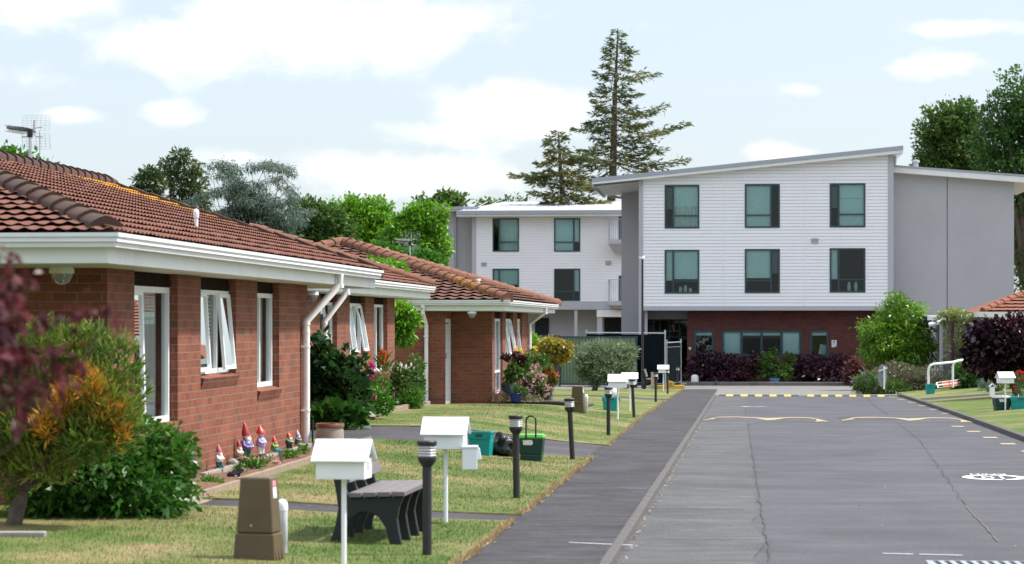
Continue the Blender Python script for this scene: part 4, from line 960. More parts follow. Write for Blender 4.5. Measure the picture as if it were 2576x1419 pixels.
def temp_panel(name, lab, p, q, zb_, zt_, cloth_top):
    th = thing('fence_panel', lab, 'fence panel', W(p[0], p[1], zb_), 'temporary site fencing')
    P_, Q_ = Vector((p[0], p[1], 0)), Vector((q[0], q[1], 0))
    mb = MB(True); mb.tube([(p[0], p[1], zb_), (p[0], p[1], zt_)], .028, 8); mb.tube([(q[0], q[1], zb_), (q[0], q[1], zt_)], .028, 8); mb.tube([(p[0], p[1], zt_-.02), (q[0], q[1], zt_-.02)], .028, 8); mb.tube([(p[0], p[1], zt_-.22), (q[0], q[1], zt_-.22)], .012, 6); mb.tube([(p[0], p[1], zb_+.15), (q[0], q[1], zb_+.15)], .02, 6)
    for e in (p, q): mb.tube([(e[0], e[1], zt_-.05), (e[0], e[1], zt_+.12)], .035, 8); 
    mb.build('pipe_frame', STEEL, th)
    mb = MB(True); n = 24
    for i in range(n):
        c, d = P_.lerp(Q_, i/n), P_.lerp(Q_, (i+1)/n); o0, o1 = .03*math.sin(i*.9), .03*math.sin((i+1)*.9)
        mb.quad((c.x, c.y-.03+o0, zb_+.06), (d.x, d.y-.03+o1, zb_+.06), (d.x, d.y-.03, cloth_top), (c.x, c.y-.03, cloth_top))
    mb.build('shade_cloth', MESHB, th, smooth=60)
p0 = tz(1480, 900, 112.4); p1 = tz(1672.5, 900, 105.0); p2 = tz(1712, 900, 108.5); zf = zg(-2.4, 106)+.0
temp_panel('a', 'long temporary fence panel with black shade cloth beside the leafy olive bush', (p0[0], 110.8), (p1[0], 105), zf, H-(837-CV)/F*105.5, H-(842-CV)/F*105.5)
temp_panel('b', 'short black shade cloth fence panel at the entrance end of the site fencing', (p1[0]+.06, 105.1), (p2[0], 108.5), zf, H-(860-CV)/F*107, H-(866-CV)/F*107)
x, _ = tz(1615.5, 900, 101.5); zp = zg(-3, 101.5); zt_ = H-(652-CV)/F*101.5
pl_ = thing('light_pole', 'tall thin dark pole with small white camera on top behind the far bench', 'pole', W(x, 101.5, zp))
mb = MB(True); mb.tube([(x, 101.5, zp), (x, 101.5, zt_)], [.055, .042], 10); mb.build('pole', POLEM, pl_, smooth=40)
mb = MB(True); mb.box(x-.09, x+.10, 101.4, 101.6, zt_, zt_+.03); mb.lathe([(.05,0),(.055,.05),(.03,.09),(.001,.1)], 10, (x+.04, 101.45, zt_+.03)); mb.box(x-.14, x-.04, 101.3, 101.5, zt_+.03, zt_+.10); mb.build('camera_head', UPVC, pl_, smooth=40)
# planter kerb before the brick
tK0, _ = tz(1728, 965, 112.6); tK1, _ = tz(2215, 965, 112.6); kz = zg(5, 112)-.05
mb = MB(True); mb.box(tK0, tK1+1.5, 112.4, 112.55, kz-.1, kz+.17); tag(mb.build('planter_kerb', CONC, bevel=.02), kind='structure')
mb = MB(True); mb.box(tK0, tK1+1.5, 112.56, SG-.01, kz-.1, kz+.14); tag(mb.build('planting_bed', MULCH), kind='structure')
mb = MB(True); mb.box(xL-1, tK0-.01, 111.5, SG+2.3, kz-.2, kz+.12); tag(mb.build('entrance_path', CONC), kind='structure')
x, _ = tz(1747.5, 940, 112.9); mb = MB(True); mb.lathe([(.001,.36),(.06,.355),(.13,.33),(.17,.27),(.175,.0),(.001,0)][::-1], 16, (x, 112.85, kz+.14)); 
tag(mb.build('stone_bollard', WHITEF, smooth=60), 'white rounded stone on the planter kerb by the entrance', 'stone')
mb = MB(True); mb.lathe([(.18,0),(.24,.16),(.25,.20),(.22,.20),(.001,.17)], 16, (tz(1947, 950, 112.9)[0], 112.9, kz+.14)); tag(mb.build('flower_bowl', M('blue_glaze', (.08,.2,.42), .25), smooth=40), 'shallow blue bowl on the soil under the red roses', 'pot')
# ===== lights along the path
def make_light():
    th = thing('path_light', '', 'path light')
    mb = MB(); mb.lathe([(.001,-.05),(.036,-.05),(.036,.66),(.036,.70)], 16); mb.build('post', POLEM, th, smooth=40)
    mb = MB(); mb.lathe([(.036,.70),(.045,.712),(.068,.745),(.072,.755),(.072,.775),(.06,.777)], 20); mb.build('collar', POLEM, th, smooth=40)
    mb = MB(); mb.lathe([(.06,.862),(.074,.864),(.076,.87),(.076,.895),(.07,.902),(.001,.905)], 20); mb.build('cap', POLEM, th, smooth=40)
    mb = MB(); mb.lathe([(.064,.776),(.064,.863)], 20); ln = mb.build('lens', LENS, th, smooth=40)
    mb = MB()
    for i in range(4): z = .783+i*.021; mb.lathe([(.0645,z),(.071,z+.002),(.071,z+.005),(.0645,z+.013)], 20)
    mb.build('louvre_rings', LOUV, ln, smooth=30); return th
L0 = make_light(); first = True
for i, (u, v, tx, ty, lab) in enumerate([(1074, 1404, 0, 0, 'closest black path light, in front of the slatted bench'), (1299, 1258, 0, -.8, 'black path light standing before the black rubbish bag'),
        (1440, 1160, 0, -3.4, 'black path light leaning left on the corner of the lawn by the driveway'), (1530, 1098, 0, .0, 'black path light before the teal crate holding a white bag'),
        (1594.5, 1052, 0, -2.8, 'leaning black path light right of the paired white letterboxes'), (1649, 1013, 0, 0, 'black path light before the seat of the far bench'),
        (1679, 992, 0, -1, 'black path light touching the outline of the last white letterbox'), (1703.5, 979, 0, .5, 'smallest black path light, beside the yellow beam')]):
    p = hit(u, v); q = (R(tx), R(ty), U(-1, 1))
    if i == 0: L0.location = p; L0.rotation_euler = q; L0['label'] = lab; L0['group'] = 'path lights along the lawn edge'
    else: dup(L0, p, q, lab)
# ===== white letterboxes shaped like small houses
def make_box(gap=True):
    th = thing('letterbox', '', 'letterbox')
    mb = MB(); mb.lathe([(.001,-.1),(.022,-.1),(.022,.79),(.001,.79)], 12); mb.build('post', UPVC, th, smooth=40)
    mb = MB(); w, d = .205, .155
    mb.box(-w, w, -d, d, .79, .80); mb.box(-w, w, -d, -d+.012, .8, .965); mb.box(-w, w, d-.012, d, .8, .965); mb.box(-w, -w+.012, -d+.012, d-.012, .8, .965); mb.box(w-.012, w, -d+.012, d-.012, .8, .955)
    for x in (-w, w-.012): mb.prism([(-d, .967), (d, .967), (0, 1.09)] if x < 0 else [(-d, .985), (d, .985), (0, 1.09)], x, x+.012, 'x')
    mb.build('box', UPVC, th, bevel=.003)
    mb = MB(); ov = .24; a, b = (-.185, .935), (0, 1.105)
    mb.prism([(-.20, .945), (-.195, .933), (0, 1.10), (.195, .933), (.20, .945), (0, 1.118)], -ov, ov, 'x'); mb.build('roof', UPVC, th, bevel=.003)
    mb = MB(); mb.box(w+.002, w+.004, -.03, .03, .86, .93); mb.build('number_plate', M('plate_grey', (.45,.46,.5)), th); return th
LB = make_box(); nb = 0
for (u, v, hpx, yaw, lab) in [(865, 1442, 337, -8, 'closest white letterbox, hiding part of the slatted bench'), (1121, 1320, 271, -6, 'white letterbox with a smaller white box hung on its right'),
        (1553.5, 1058, 117, -4, 'white letterbox above the teal crate with the white bag'), (1583.5, 1036, 99, -3, 'white letterbox partly hidden behind its neighbour near the olive bush'),
        (1668, 986, 68, -6, 'small distant white letterbox against the black shade cloth'), (2528, 1034, 99, 9, 'white letterbox on the right lawn before the dark green bin')]:
    p = hit(u, v); s_ = hpx/F*p.y/1.118; q = (0, 0, R(yaw))
    if nb == 0: o = LB; o.location = p; o.rotation_euler = q; o['label'] = lab; o['group'] = 'white letterboxes on posts'
    else: o = dup(LB, p, q, lab)
    o.scale = (s_, s_, s_); nb += 1
# small newspaper boxes hung beside two of them
def side_box(u0, u1, v0, v1, Y, lab, lid):
    p = P((u0+u1)/2, v1, Y); w = (u1-u0)/F*Y; h = (v1-v0)/F*Y
    th = thing('newspaper_box', lab, 'letterbox', p, 'small boxes hung on letterboxes')
    mb = MB(); c = w*.36; mb.box(p.x-w/2, p.x+c-.03, p.y-c, p.y+c, p.z, p.z+h*(.9 if not lid else .72)); mb.build('box', UPVC, th, bevel=.004)
    mb = MB()
    if lid: mb.prism([(p.x-w*.62, p.z+h*.70), (p.x-w*.60, p.z+h*.76), (p.x-w*.15, p.z+h), (p.x+w*.45, p.z+h*.72), (p.x+w*.43, p.z+h*.66), (p.x-w*.15, p.z+h*.92)], p.y-c*1.1, p.y+c*1.1, 'y')
    else:
        mb.box(p.x-w/2-.008, p.x+c-.022, p.y-c-.008, p.y+c+.008, p.z+h*.9, p.z+h)
        mb.hexa([(p.x+c-.03, p.y-c*.7, p.z+h*.42), (p.x+c+.01, p.y-c*.7, p.z+h*.42), (p.x+c+.01, p.y+c*.7, p.z+h*.42), (p.x+c-.03, p.y+c*.7, p.z+h*.42)], [(p.x+c-.03, p.y-c*.7, p.z+h*.9), (p.x+c-.01, p.y-c*.7, p.z+h*.9), (p.x+c-.01, p.y+c*.7, p.z+h*.9), (p.x+c-.03, p.y+c*.7, p.z+h*.9)])
    mb.build('lid', UPVC, th, bevel=.003)
side_box(1163, 1216, 1121, 1180, hit(1121, 1320).y-.12, 'small white box with flap hung right of a letterbox', False)
side_box(2489, 2506, 964, 997, hit(2528, 1034).y-.1, 'small white box with crooked lid beside the right hand letterbox', True)
# ===== benches
def make_bench():
    th = thing('bench', '', 'bench')       # seat faces +x, runs along y, base 0
    prof = [(-.30,0),(-.19,0),(-.185,.10),(-.14,.20),(-.06,.265),(.02,.27),(.10,.235),(.16,.15),(.20,0),(.295,0),(.27,.12),(.255,.22),(.275,.32),(.31,.40),(-.13,.385),(-.165,.45),(-.27,.80),(-.32,.80),(-.245,.44),(-.225,.30),(-.25,.16)]
    for y in (.06, .52, .98, 1.44):
        mb = MB(); mb.prism(prof, y-.035, y+.035, 'y'); mb.build('leg_frame', M('bench_frame', (.012,.016,.02), .45) if 'bench_frame' not in bpy.data.materials else bpy.data.materials['bench_frame'], th, bevel=.008)
    for i in range(4):
        x = -.13+i*.118; mb = MB(); z = .392+i*.004; mb.box(x, x+.101, -.02, 1.52, z, z+.038); mb.build('seat_plank', WOODS, th, bevel=.004)
    for i in range(3):
        z0 = .50+i*.105; x0 = -.142-(z0-.47)*.31
        mb = MB(); mb.hexa([(x0, -.02, z0), (x0+.035, -.02, z0+.012), (x0+.035, 1.52, z0+.012), (x0, 1.52, z0)], [(x0-.028, -.02, z0+.092), (x0+.007, -.02, z0+.104), (x0+.007, 1.52, z0+.104), (x0-.028, 1.52, z0+.092)]); mb.build('back_plank', WOODS, th, bevel=.004)
    return th
B0 = make_bench(); p = hit(918, 1374); B0.location = (p.x, p.y, p.z); B0.rotation_euler = (0, 0, YAW+R(-1)); B0['label'] = 'grey slatted bench with dark curved legs behind the closest letterbox'; B0['group'] = 'benches facing the path'
p = hit(1633, 980); dup(B0, (p.x, p.y, p.z), (0, 0, YAW), 'small distant slatted bench before the black shade cloth')
# ===== brown service cabinets and white marker posts
def make_cab():
    th = thing('service_cabinet', '', 'cabinet')
    mb = MB(); a, b = .167, .11; c, d = .118, .085; z1 = .21
    m_ = lambda z: (a+(c-a)*z/.63, b+(d-b)*z/.63)
    x, y = m_(z1); mb.hexa([(-a,-b,-.03),(a,-b,-.03),(a,b,-.03),(-a,b,-.03)], [(-x,-y,z1),(x,-y,z1),(x,y,z1),(-x,y,z1)]); mb.build('base', BROWNP, th, bevel=.01)
    mb = MB(); x -= .006; y -= .006; mb.hexa([(-x,-y,z1+.002),(x,-y,z1+.002),(x,y,z1+.002),(-x,y,z1+.002)], [(-c,-d,.625),(c,-d,.625),(c,d,.625),(-c,d,.625)]); mb.build('cover', BROWNP, th, bevel=.014)
    for i in range(3):
        mb = MB(); yy = -.075+i*.06; mb.hexa([(a-.02, yy, -.03), (a+.012, yy, -.03), (a+.012, yy+.022, -.03), (a-.02, yy+.022, -.03)], [(a-.03, yy, .19), (a-.022, yy, .19), (a-.022, yy+.022, .19), (a-.03, yy+.022, .19)]); mb.build('rib', BROWNP, th)
    mb = MB(); mb.box(-.03, -.015, -.104, -.099, .262, .277); mb.build('bolt', STEEL, th)
    q = lambda z: a+(c-a)*z/.63-.002
    mb = MB(); mb.hexa([(q(.47), -.04, .47), (q(.47)+.003, -.04, .47), (q(.47)+.003, .03, .47), (q(.47), .03, .47)], [(q(.55), -.04, .55), (q(.55)+.003, -.04, .55), (q(.55)+.003, .03, .55), (q(.55), .03, .55)])
    mb.hexa([(q(.555), -.04, .555), (q(.555)+.003, -.04, .555), (q(.555)+.003, .03, .555), (q(.555), .03, .555)], [(q(.60), -.04, .60), (q(.60)+.003, -.04, .60), (q(.60)+.003, .03, .60), (q(.60), .03, .60)], 1)
    mb.build('warning_sticker', [WHITEF, M('sticker_pink', (.6,.25,.3))], th); return th
C0 = make_cab()
for i, (u, v, yaw, lab) in enumerate([(651, 1412, -15, 'large brown tapered service cabinet in front, with a warning sticker'), (1453.5, 1040, -14, 'brown tapered service cabinet in the middle lawn near the leaning light'), (1605, 962, -12, 'small far brown service cabinet left of the distant bench')]):
    p = hit(u, v)
    if i == 0: C0.location = p; C0.rotation_euler = (0, 0, R(yaw)); C0['label'] = lab; C0['group'] = 'brown service cabinets'
    else: dup(C0, p, (0, 0, R(yaw)), lab)
    if i == 1: bpy.context.view_layer.update()
def make_marker():
    th = thing('marker_post', '', 'marker post')
    mb = MB(); mb.lathe([(.001,-.05),(.028,-.05),(.03,.10),(.034,.105),(.040,.30),(.0425,.37),(.001,.37)], 18); mb.build('post', M('white_marker', (.62,.63,.66), .4), th, smooth=40)
    mb = MB(); mb.lathe([(.0435,.345),(.0435,.38),(.04,.405),(.025,.425),(.001,.432)], 18); mb.build('dome_cap', UPVC, th, smooth=50); return th
K0 = make_marker(); p = hit(713, 1398); K0.location = p; K0.rotation_euler = (0, R(-1.5), 0); K0['label'] = 'white dome topped marker post beside the large brown cabinet'; K0['group'] = 'marker posts beside cabinets'
o = dup(K0, hit(1475, 1039), (0, R(-1), 0), 'grey marker post beside the brown cabinet in the middle lawn')
# ===== recycling crates, bins, bags
def crate(u, v, wpx, hpx, yaw, lab, mat=TEAL, rim=None, fill=None):
    p = hit(u, v); k = p.y/F; w, h = wpx*k, hpx*k; a, d = w/2, w*.36
    th = thing('recycling_crate', lab, 'crate', (0,0,0), 'teal recycling crates'); b = .80
    mb = MB(); lo = [(-a*b,-d*b,0),(a*b,-d*b,0),(a*b,d*b,0),(-a*b,d*b,0)]; hi = [(-a*.93,-d*.93,h*.95),(a*.93,-d*.93,h*.95),(a*.93,d*.93,h*.95),(-a*.93,d*.93,h*.95)]
    mb.add(lo+hi, [(3,2,1,0),(0,1,5,4),(1,2,6,5),(2,3,7,6),(3,0,4,7)]); li = [(x*.95, y*.95, .02+z*.98) for x, y, z in lo]; hh = [(x*.95, y*.95, z) for x, y, z in hi]
    mb.add(li+hh, [(0,1,2,3),(4,5,1,0),(5,6,2,1),(6,7,3,2),(7,4,0,3)]); mb.build('body', mat, th, bevel=.006)
    mb = MB(); z0 = h*.70
    for (x0,x1,y0,y1) in ((-a,a,-d,-d+.025),(-a,a,d-.025,d),(-a,-a+.025,-d+.026,d-.026),(a-.025,a,-d+.026,d-.026)):
        mb.box(x0, x1, y0, y1, h*.93, h)
    mb.hexa([(-a*.95,-d*.98,z0),(a*.95,-d*.98,z0),(a*.93,-d*.9,z0),(-a*.93,-d*.9,z0)], [(-a*.99,-d*.995,h*.929),(a*.99,-d*.995,h*.929),(a*.97,-d*.93,h*.929),(-a*.97,-d*.93,h*.929)]); mb.build('rim', rim or mat, th, bevel=.004)
    mb = MB(); mb.box(-a*.28, a*.28, -d*1.002-.004, -d*.99, h*.80, h*.90); mb.build('handle', FRAME, th)
    th.location = p; th.rotation_euler = (0, 0, R(yaw)); return th, p, w, h
crate(1210, 1147, 62, 62, -14, 'teal recycling crate behind the second letterbox by the rubbish bag')
c3_, p3, w3, h3_ = crate(1537, 1035, 47, 36, -4, 'teal crate under the pair of letterboxes holding a white bag')
crate(2339.5, 993, 25, 27, -4, 'small teal crate alone at the foot of the white handrail')
c4_, p4, w4, h4_ = crate(2565, 1031, 52, 33, -6, 'teal crate full of bottles beside the dark green bin')
def lump(name, lab, cat, mat, c, rx, ry, rz, lumps=.5, n=20, knot=None):
    mb = MB(); mb.ball(c, rx, ry, rz, n, 0, lumps)
    if knot: mb.lathe([(.02,0),(.05,.06),(.09,.09),(.02,.1)], 8, knot)
    o = mb.build(name, mat, smooth=60); return tag(o, lab, cat)
BAGW = M('white_plastic_bag', (.72,.72,.74), .3, .08, 14, .8, 25); BAGB = M('black_plastic_bag', (.008,.008,.009), .28, .1, 10, 1.0, 14, spec=.35)
lump('plastic_bag', 'white plastic bag of recycling standing in the teal crate', 'bag', BAGW, (p3.x+.03, p3.y, p3.z+h3_*.95+.16), .17, .13, .28)
p = hit(1265, 1152); k = p.y/F; lump('rubbish_bag', 'shiny black rubbish bag slumped on the lawn by the driveway', 'bag', BAGB, (p.x, p.y+.12, p.z+27*k), 31*k, 26*k, 31*k, .55, 36)
for i in range(3):
    mb = MB(); x = p4.x-.16+i*.12; mb.lathe([(.001,0),(.035,0),(.035,.20),(.014,.25),(.014,.32),(.001,.32)], 10, (x, p4.y, p4.z+.06)); tag(mb.build('bottle', [LENS, BAGW, TEAL][i], smooth=40), ['clear grey bottle at the end of the crowded crate', 'white bottle in the middle of the crowded crate', 'green bottle in the crowded teal crate at the picture edge'][i], 'bottle')
def bin_(u, v, wpx, hpx, yaw, lab, lid, handle_up):
    p = hit(u, v); k = p.y/F; w, h = wpx*k, hpx*k; a, d = w/2, w*.36; th = thing('food_scraps_bin', lab, 'bin', (0,0,0), 'dark green scraps bins')
    mb = MB(); mb.hexa([(-a*.78,-d*.8,0),(a*.78,-d*.8,0),(a*.78,d*.8,0),(-a*.78,d*.8,0)], [(-a*.83,-d*.84,h*.28),(a*.83,-d*.84,h*.28),(a*.83,d*.84,h*.28),(-a*.83,d*.84,h*.28)])
    mb.hexa([(-a*.85,-d*.86,h*.283),(a*.85,-d*.86,h*.283),(a*.85,d*.86,h*.283),(-a*.85,d*.86,h*.283)], [(-a*.95,-d*.95,h*.86),(a*.95,-d*.95,h*.86),(a*.95,d*.95,h*.86),(-a*.95,d*.95,h*.86)]); mb.build('body', GREENB, th, bevel=.012)
    mb = MB(); mb.box(-a, a, -d, d, h*.862, h*.955); mb.box(-a*.9, a*.9, -d*.88, d*.88, h*.955, h); mb.build('lid', lid, th, bevel=.012)
    mb = MB()
    if handle_up: mb.tube([(-.06, -d-.01, h*.80), (-.06, -d-.005, h*1.45), (-.055, -d, h*1.58), (-.02, -d, h*1.655), (.03, -d, h*1.655), (.07, -d, h*1.58), (.075, -d, h*1.45), (.075, -d-.005, h*.9)], .012, 8)
    else: mb.tube([(a*.9, -d-.01, h*.7), (a*1.2, -d, h*.5), (a*1.75, 0, h*.3)], .012, 8)
    mb.build('handle', BLACKP, th, smooth=40)
    mb = MB(); mb.prism([(-.10, h*.62), (.02, h*.62), (.035, h*.70), (.02, h*.80), (-.11, h*.80)], -d*.945-.004, -d*.93, 'y'); mb.build('sticker', M('sticker_white', (.7,.68,.64), .5, .3, 40), th)
    th.location = p; th.rotation_euler = (0, 0, R(yaw)); return th
bin_(1337, 1162, 66, 70, -8, 'dark green bin with lime lid and raised black handle', LIMEL, True)
bin_(2519, 1034, 44, 38, 6, 'dark green bin with white topped lid behind the right letterbox', WHITEF, False)
# ===== urn, pots
def pot(name, lab, u, v, wpx, hpx, mat, rim, prof=None, soil=True, cat='pot', Y=None):
    p = P(u, v, Y) if Y else hit(u, v); k = p.y/F; r, h = wpx*k/2, hpx*k
    th = thing(name, lab, cat, p); mb = MB(); pr = prof or [(.72,0),(.8,.2),(.92,.7),(.95,.86)]
    mb.lathe([(.001,0)]+[(r*a, h*b) for a, b in pr], 24, p); mb.build('body', mat, th, smooth=40)
    mb = MB(); mb.lathe([(r*.93,h*.85),(r*1.0,h*.87),(r*1.0,h*.97),(r*.96,h),(r*.86,h*.99),(r*.84,h*.9),(.001,h*.88)], 24, p); mb.build('rim', rim, th, smooth=40)
    return th, p
pot('urn', 'tall grey stoneware crock with brown rim on the driveway', 829, 1135, 74, 70, M('stoneware', (.30,.26,.21), .6, .1), M('brown_glaze', (.16,.06,.03), .35), [(.92,0),(.96,.3),(.96,.7),(.90,.86)], cat='crock')
# ===== gnomes along the wall
tg = -5.82
def sk(name): return bpy.data.materials.get(name)
GM = {n: M('gnome_'+n, c, .35, .12, 40, spec=.5) for n, c in dict(red=(.55,.03,.025), crimson=(.30,.02,.03), pink=(.42,.10,.13), white=(.68,.66,.63), skin=(.72,.55,.48), teal=(.01,.13,.18), cream=(.50,.44,.33), purple=(.13,.11,.32), lilac=(.38,.33,.58), green=(.03,.12,.06), lime=(.16,.30,.02), black=(.015,.016,.02), grey=(.30,.28,.26), blue=(.02,.25,.36)).items()}
def gnome(u, vb, vt, lab, hat, coat, legs, beard='white', face='skin', base=None, hatw=1.0, hath=.30, seated=False, yaw=90, wide=1.0):
    Y = Yt(u, tg); p = P(u, vb, Y); h = (vb-vt)/F*Y; th = thing('garden_gnome', lab, 'gnome', (0,0,0), 'garden gnomes along the brick wall')
    w = h*.17*wide; z0 = .0
    if base: mb = MB(); mb.lathe([(w*1.35,0),(w*1.3,h*.05),(w*1.0,h*.07),(.001,h*.07)], 14); mb.build('base', GM[base], th, smooth=40); z0 = h*.06
    hz = h*(1-hath)          # hat starts
    leg_h = 0.02 if seated else h*.26
    mb = MB(); mb.lathe([(.001, leg_h), (w*.95, leg_h+h*.02), (w*1.12, leg_h+h*.10), (w*1.0, leg_h+h*.22), (w*.72, hz-h*.16), (w*.42, hz-h*.11), (w*.62, hz-h*.07), (w*.66, hz-h*.01), (w*.5, hz+h*.05), (.001, hz+h*.06)], 16)
    mb.build('body', GM[coat], th, smooth=60)
    mb = MB(); mb.ball((w*.12, 0, hz-h*.045), w*.62, w*.62, h*.085, 14); mb.ball((w*.78, 0, hz-h*.05), w*.16, w*.15, h*.022, 8)
    for s_ in (-1, 1): mb.ball((w*.05, s_*w*.62, hz-h*.05), w*.12, w*.10, h*.03, 6)
    hd = mb.build('head', GM[face], th, smooth=60)
    mb = MB()
    for s_ in (-1, 1): mb.ball((w*.66, s_*w*.24, hz-h*.025), w*.07, w*.07, h*.011, 6)
    mb.build('eyes', GM['black'], hd, smooth=60)
    mb = MB()
    for i in range(7):
        f = i/6; rr = [.50,.62,.66,.66,.62,.5,.3][i]*w; pass
    mb.lathe([(w*.64, hz-h*.02), (w*.74*hatw, hz-h*.005), (w*.72*hatw, hz+h*.03), (w*.55*hatw, hz+h*hath*.4), (w*.28, hz+h*hath*.75), (w*.12, h*.985), (.001, h)], 14, off=lambda z: (-max(0, z-hz)*.18, 0)); mb.build('hat', GM[hat], th, smooth=50)
    if beard:
        mb = MB(); mb.lathe([(.001, hz-h*.28), (w*.3, hz-h*.23), (w*.55, hz-h*.15), (w*.6, hz-h*.09), (w*.4, hz-h*.055), (.001, hz-h*.05)], 12, (w*.42, 0, 0), sx=.8); mb.build('beard', GM[beard], th, smooth=60)
    for s_ in (-1, 1):
        mb = MB(); sh = hz-h*.17
        mb.tube([(0, s_*w*.75, sh), (w*.35, s_*w*1.08, sh-h*.10), (w*.85, s_*w*.75, sh-h*.15), (w*1.05, s_*w*.35, sh-h*.13)], [w*.30, w*.28, w*.22, w*.18], 8); am = mb.build('arm', GM[coat], th, smooth=60)
        mb = MB(); mb.ball((w*1.1, s_*w*.28, sh-h*.13), w*.2, w*.18, w*.18, 8); mb.build('hand', GM[face], am, smooth=60)
        if not seated:
            mb = MB(); mb.tube([(0, s_*w*.5, leg_h+h*.04), (0, s_*w*.52, leg_h*.5), (w*.05, s_*w*.52, z0+h*.03)], [w*.5, w*.46, w*.40], 10); lg = mb.build('leg', GM[legs], th, smooth=60)
            mb = MB(); mb.ball((w*.32, s_*w*.52, z0+h*.03), w*.62, w*.36, h*.04, 10); mb.build('boot', GM['black'], lg, smooth=60)
        else:
            mb = MB(); mb.tube([(w*.3, s_*w*.5, h*.13), (w*1.2, s_*w*.6, h*.13), (w*1.9, s_*w*.55, h*.05)], [w*.5, w*.45, w*.35], 10); lg = mb.build('leg', GM[legs], th, smooth=60)
            mb = MB(); mb.ball((w*2.1, s_*w*.55, h*.06), w*.4, w*.34, h*.06, 10); mb.build('boot', GM['black'], lg, smooth=60)
    th.location = p; th.rotation_euler = (0, 0, YAW+R(-25 if yaw == 90 else yaw)); return th
gnome(551, 1179, 1117, 'small gnome with pink cap and long white beard on a dark green base', 'pink', 'white', 'teal', base='green')
gnome(601, 1162, 1105, 'small gnome with red cap, cream jacket and teal trousers', 'crimson', 'cream', 'teal', base='grey')
gnome(619, 1158, 1061, 'tallest gnome with crimson pointed hat, purple coat and white beard', 'crimson', 'purple', 'green', hath=.34, wide=.95)
gnome(656, 1146, 1069, 'large figure with big red hood, white face and lilac dress', 'red', 'lilac', 'white', beard=None, face='white', hatw=1.35, hath=.27, wide=.9)
gnome(690, 1137, 1096, 'seated gnome with red cap, lime top and blue trousers', 'red', 'lime', 'blue', beard='grey', seated=True, wide=1.3, hath=.34)
gnome(727, 1128, 1087, 'stout gnome in dark green coat and speckled red cap', 'red', 'green', 'black', wide=1.4, hath=.28)
gnome(749, 1123, 1082, 'gnome with lilac cap sitting on a stone block beside the downpipe', 'lilac', 'green', 'grey', seated=True, base='grey', wide=1.2)
gnome(484, 1212, 1130, 'gnome with teal cap mostly hidden by the leafy green bush', 'blue', 'lime', 'green', beard='white')
def critter(u, vb, wpx, hpx, lab, name, cat, t_, yaw):
    Y = Yt(u, t_); p = P(u, vb, Y); k = Y/F; l, h = wpx*k, hpx*k; th = thing(name, lab, cat, (0,0,0))
    mb = MB(); r = h*.26
    mb.tube([(-l*.42,0,h*.30),(-l*.30,0,h*.38),(0,0,h*.40),(l*.18,0,h*.48),(l*.30,0,h*.66),(l*.36,0,h*.80),(l*.46,0,h*.78),(l*.56,0,h*.70)], [r*.5,r*.95,r*.9,r*.95,r*.7,r*.75,r*.6,r*.35], 12)
    for (x, y) in ((-.3,.16),(-.3,-.16),(.2,.15),(.2,-.15)): mb.tube([(l*x, h*y, h*.34),(l*(x+.03), h*y, h*.16),(l*(x+.06), h*y, 0)], [r*.5,r*.32,r*.26], 8)
    bd = mb.build('body', GM['black'], th, smooth=60)
    mb = MB(); mb.tube([(l*.38,0,h*.80),(l*.585,0,h*.70)], [r*.42,r*.36], 8); mb.ball((l*.05,0,h*.33), l*.16, r*1.0, h*.16, 10); mb.build('white_patch', GM['white'], bd, smooth=60)
    mb = MB()
    for s_ in (-1, 1): mb.ball((l*.30, s_*h*.13, h*.92), l*.04, h*.04, h*.10, 8)
    mb.build('ear', GM['black'], th, smooth=60)
    th.location = p; th.rotation_euler = (0, 0, R(yaw)); return th
critter(590, 1207, 44, 33, 'black and white dog ornament on the bark bed', 'dog_ornament', 'ornament', -5.42, 12)
critter(766, 1131, 18, 16, 'small black and white animal ornament below the downpipe', 'animal_ornament', 'ornament', -5.75, 20)
p = P(584, 1169, Yt(584, tg)); lump('white_stone', 'smooth white stone between two small gnomes', 'stone', STONE, (p.x, p.y, p.z+.02), .07, .06, .05, .3)
p = P(710, 1170, Yt(710, -5.45)); mb = MB(); mb.hexa([(p.x-.018,p.y,p.z-.05),(p.x+.018,p.y,p.z-.05),(p.x+.018,p.y+.012,p.z-.05),(p.x-.018,p.y+.012,p.z-.05)], [(p.x-.045,p.y,p.z+.16),(p.x-.01,p.y,p.z+.175),(p.x-.01,p.y+.012,p.z+.175),(p.x-.045,p.y+.012,p.z+.16)]); tag(mb.build('garden_marker', M('slate', (.2,.2,.21))), 'slate marker leaning in the bark bed before the gnomes', 'marker')
# garden bed of the first house
def slab_bed(name, t0, t1, s0, s1, z, mat): mb = MB(True); n = 14; m_ = 4; vs = [(t0+(t1-t0)*j/m_, s0+(s1-s0)*i/n, z+U(-.012, .02)) for i in range(n+1) for j in range(m_+1)]; mb.add(vs, [(i*(m_+1)+j, i*(m_+1)+j+1, (i+1)*(m_+1)+j+1, (i+1)*(m_+1)+j) for i in range(n) for j in range(m_)]); return tag(mb.build(name, mat, smooth=60), kind='structure')
slab_bed('planting_bed', -5.96, -5.32, 22.8, 32.9, -.055, MULCH)
mb = MB(True); s = 22.6
while s < 32.6:
    l = U(1.1, 1.5); mb.box(-5.33+U(-.006,.006), -5.27, s, s+l-.012, -.3, -.045+U(-.008,.008)); s += l
mb.box(-5.27, -5.17, 22.6, 32.8, -.3, -.128); tag(mb.build('timber_edging', TIMBER, bevel=.004), 'weathered timber edging along the bark bed of gnomes', 'edging')
i = 0; s = 25.6
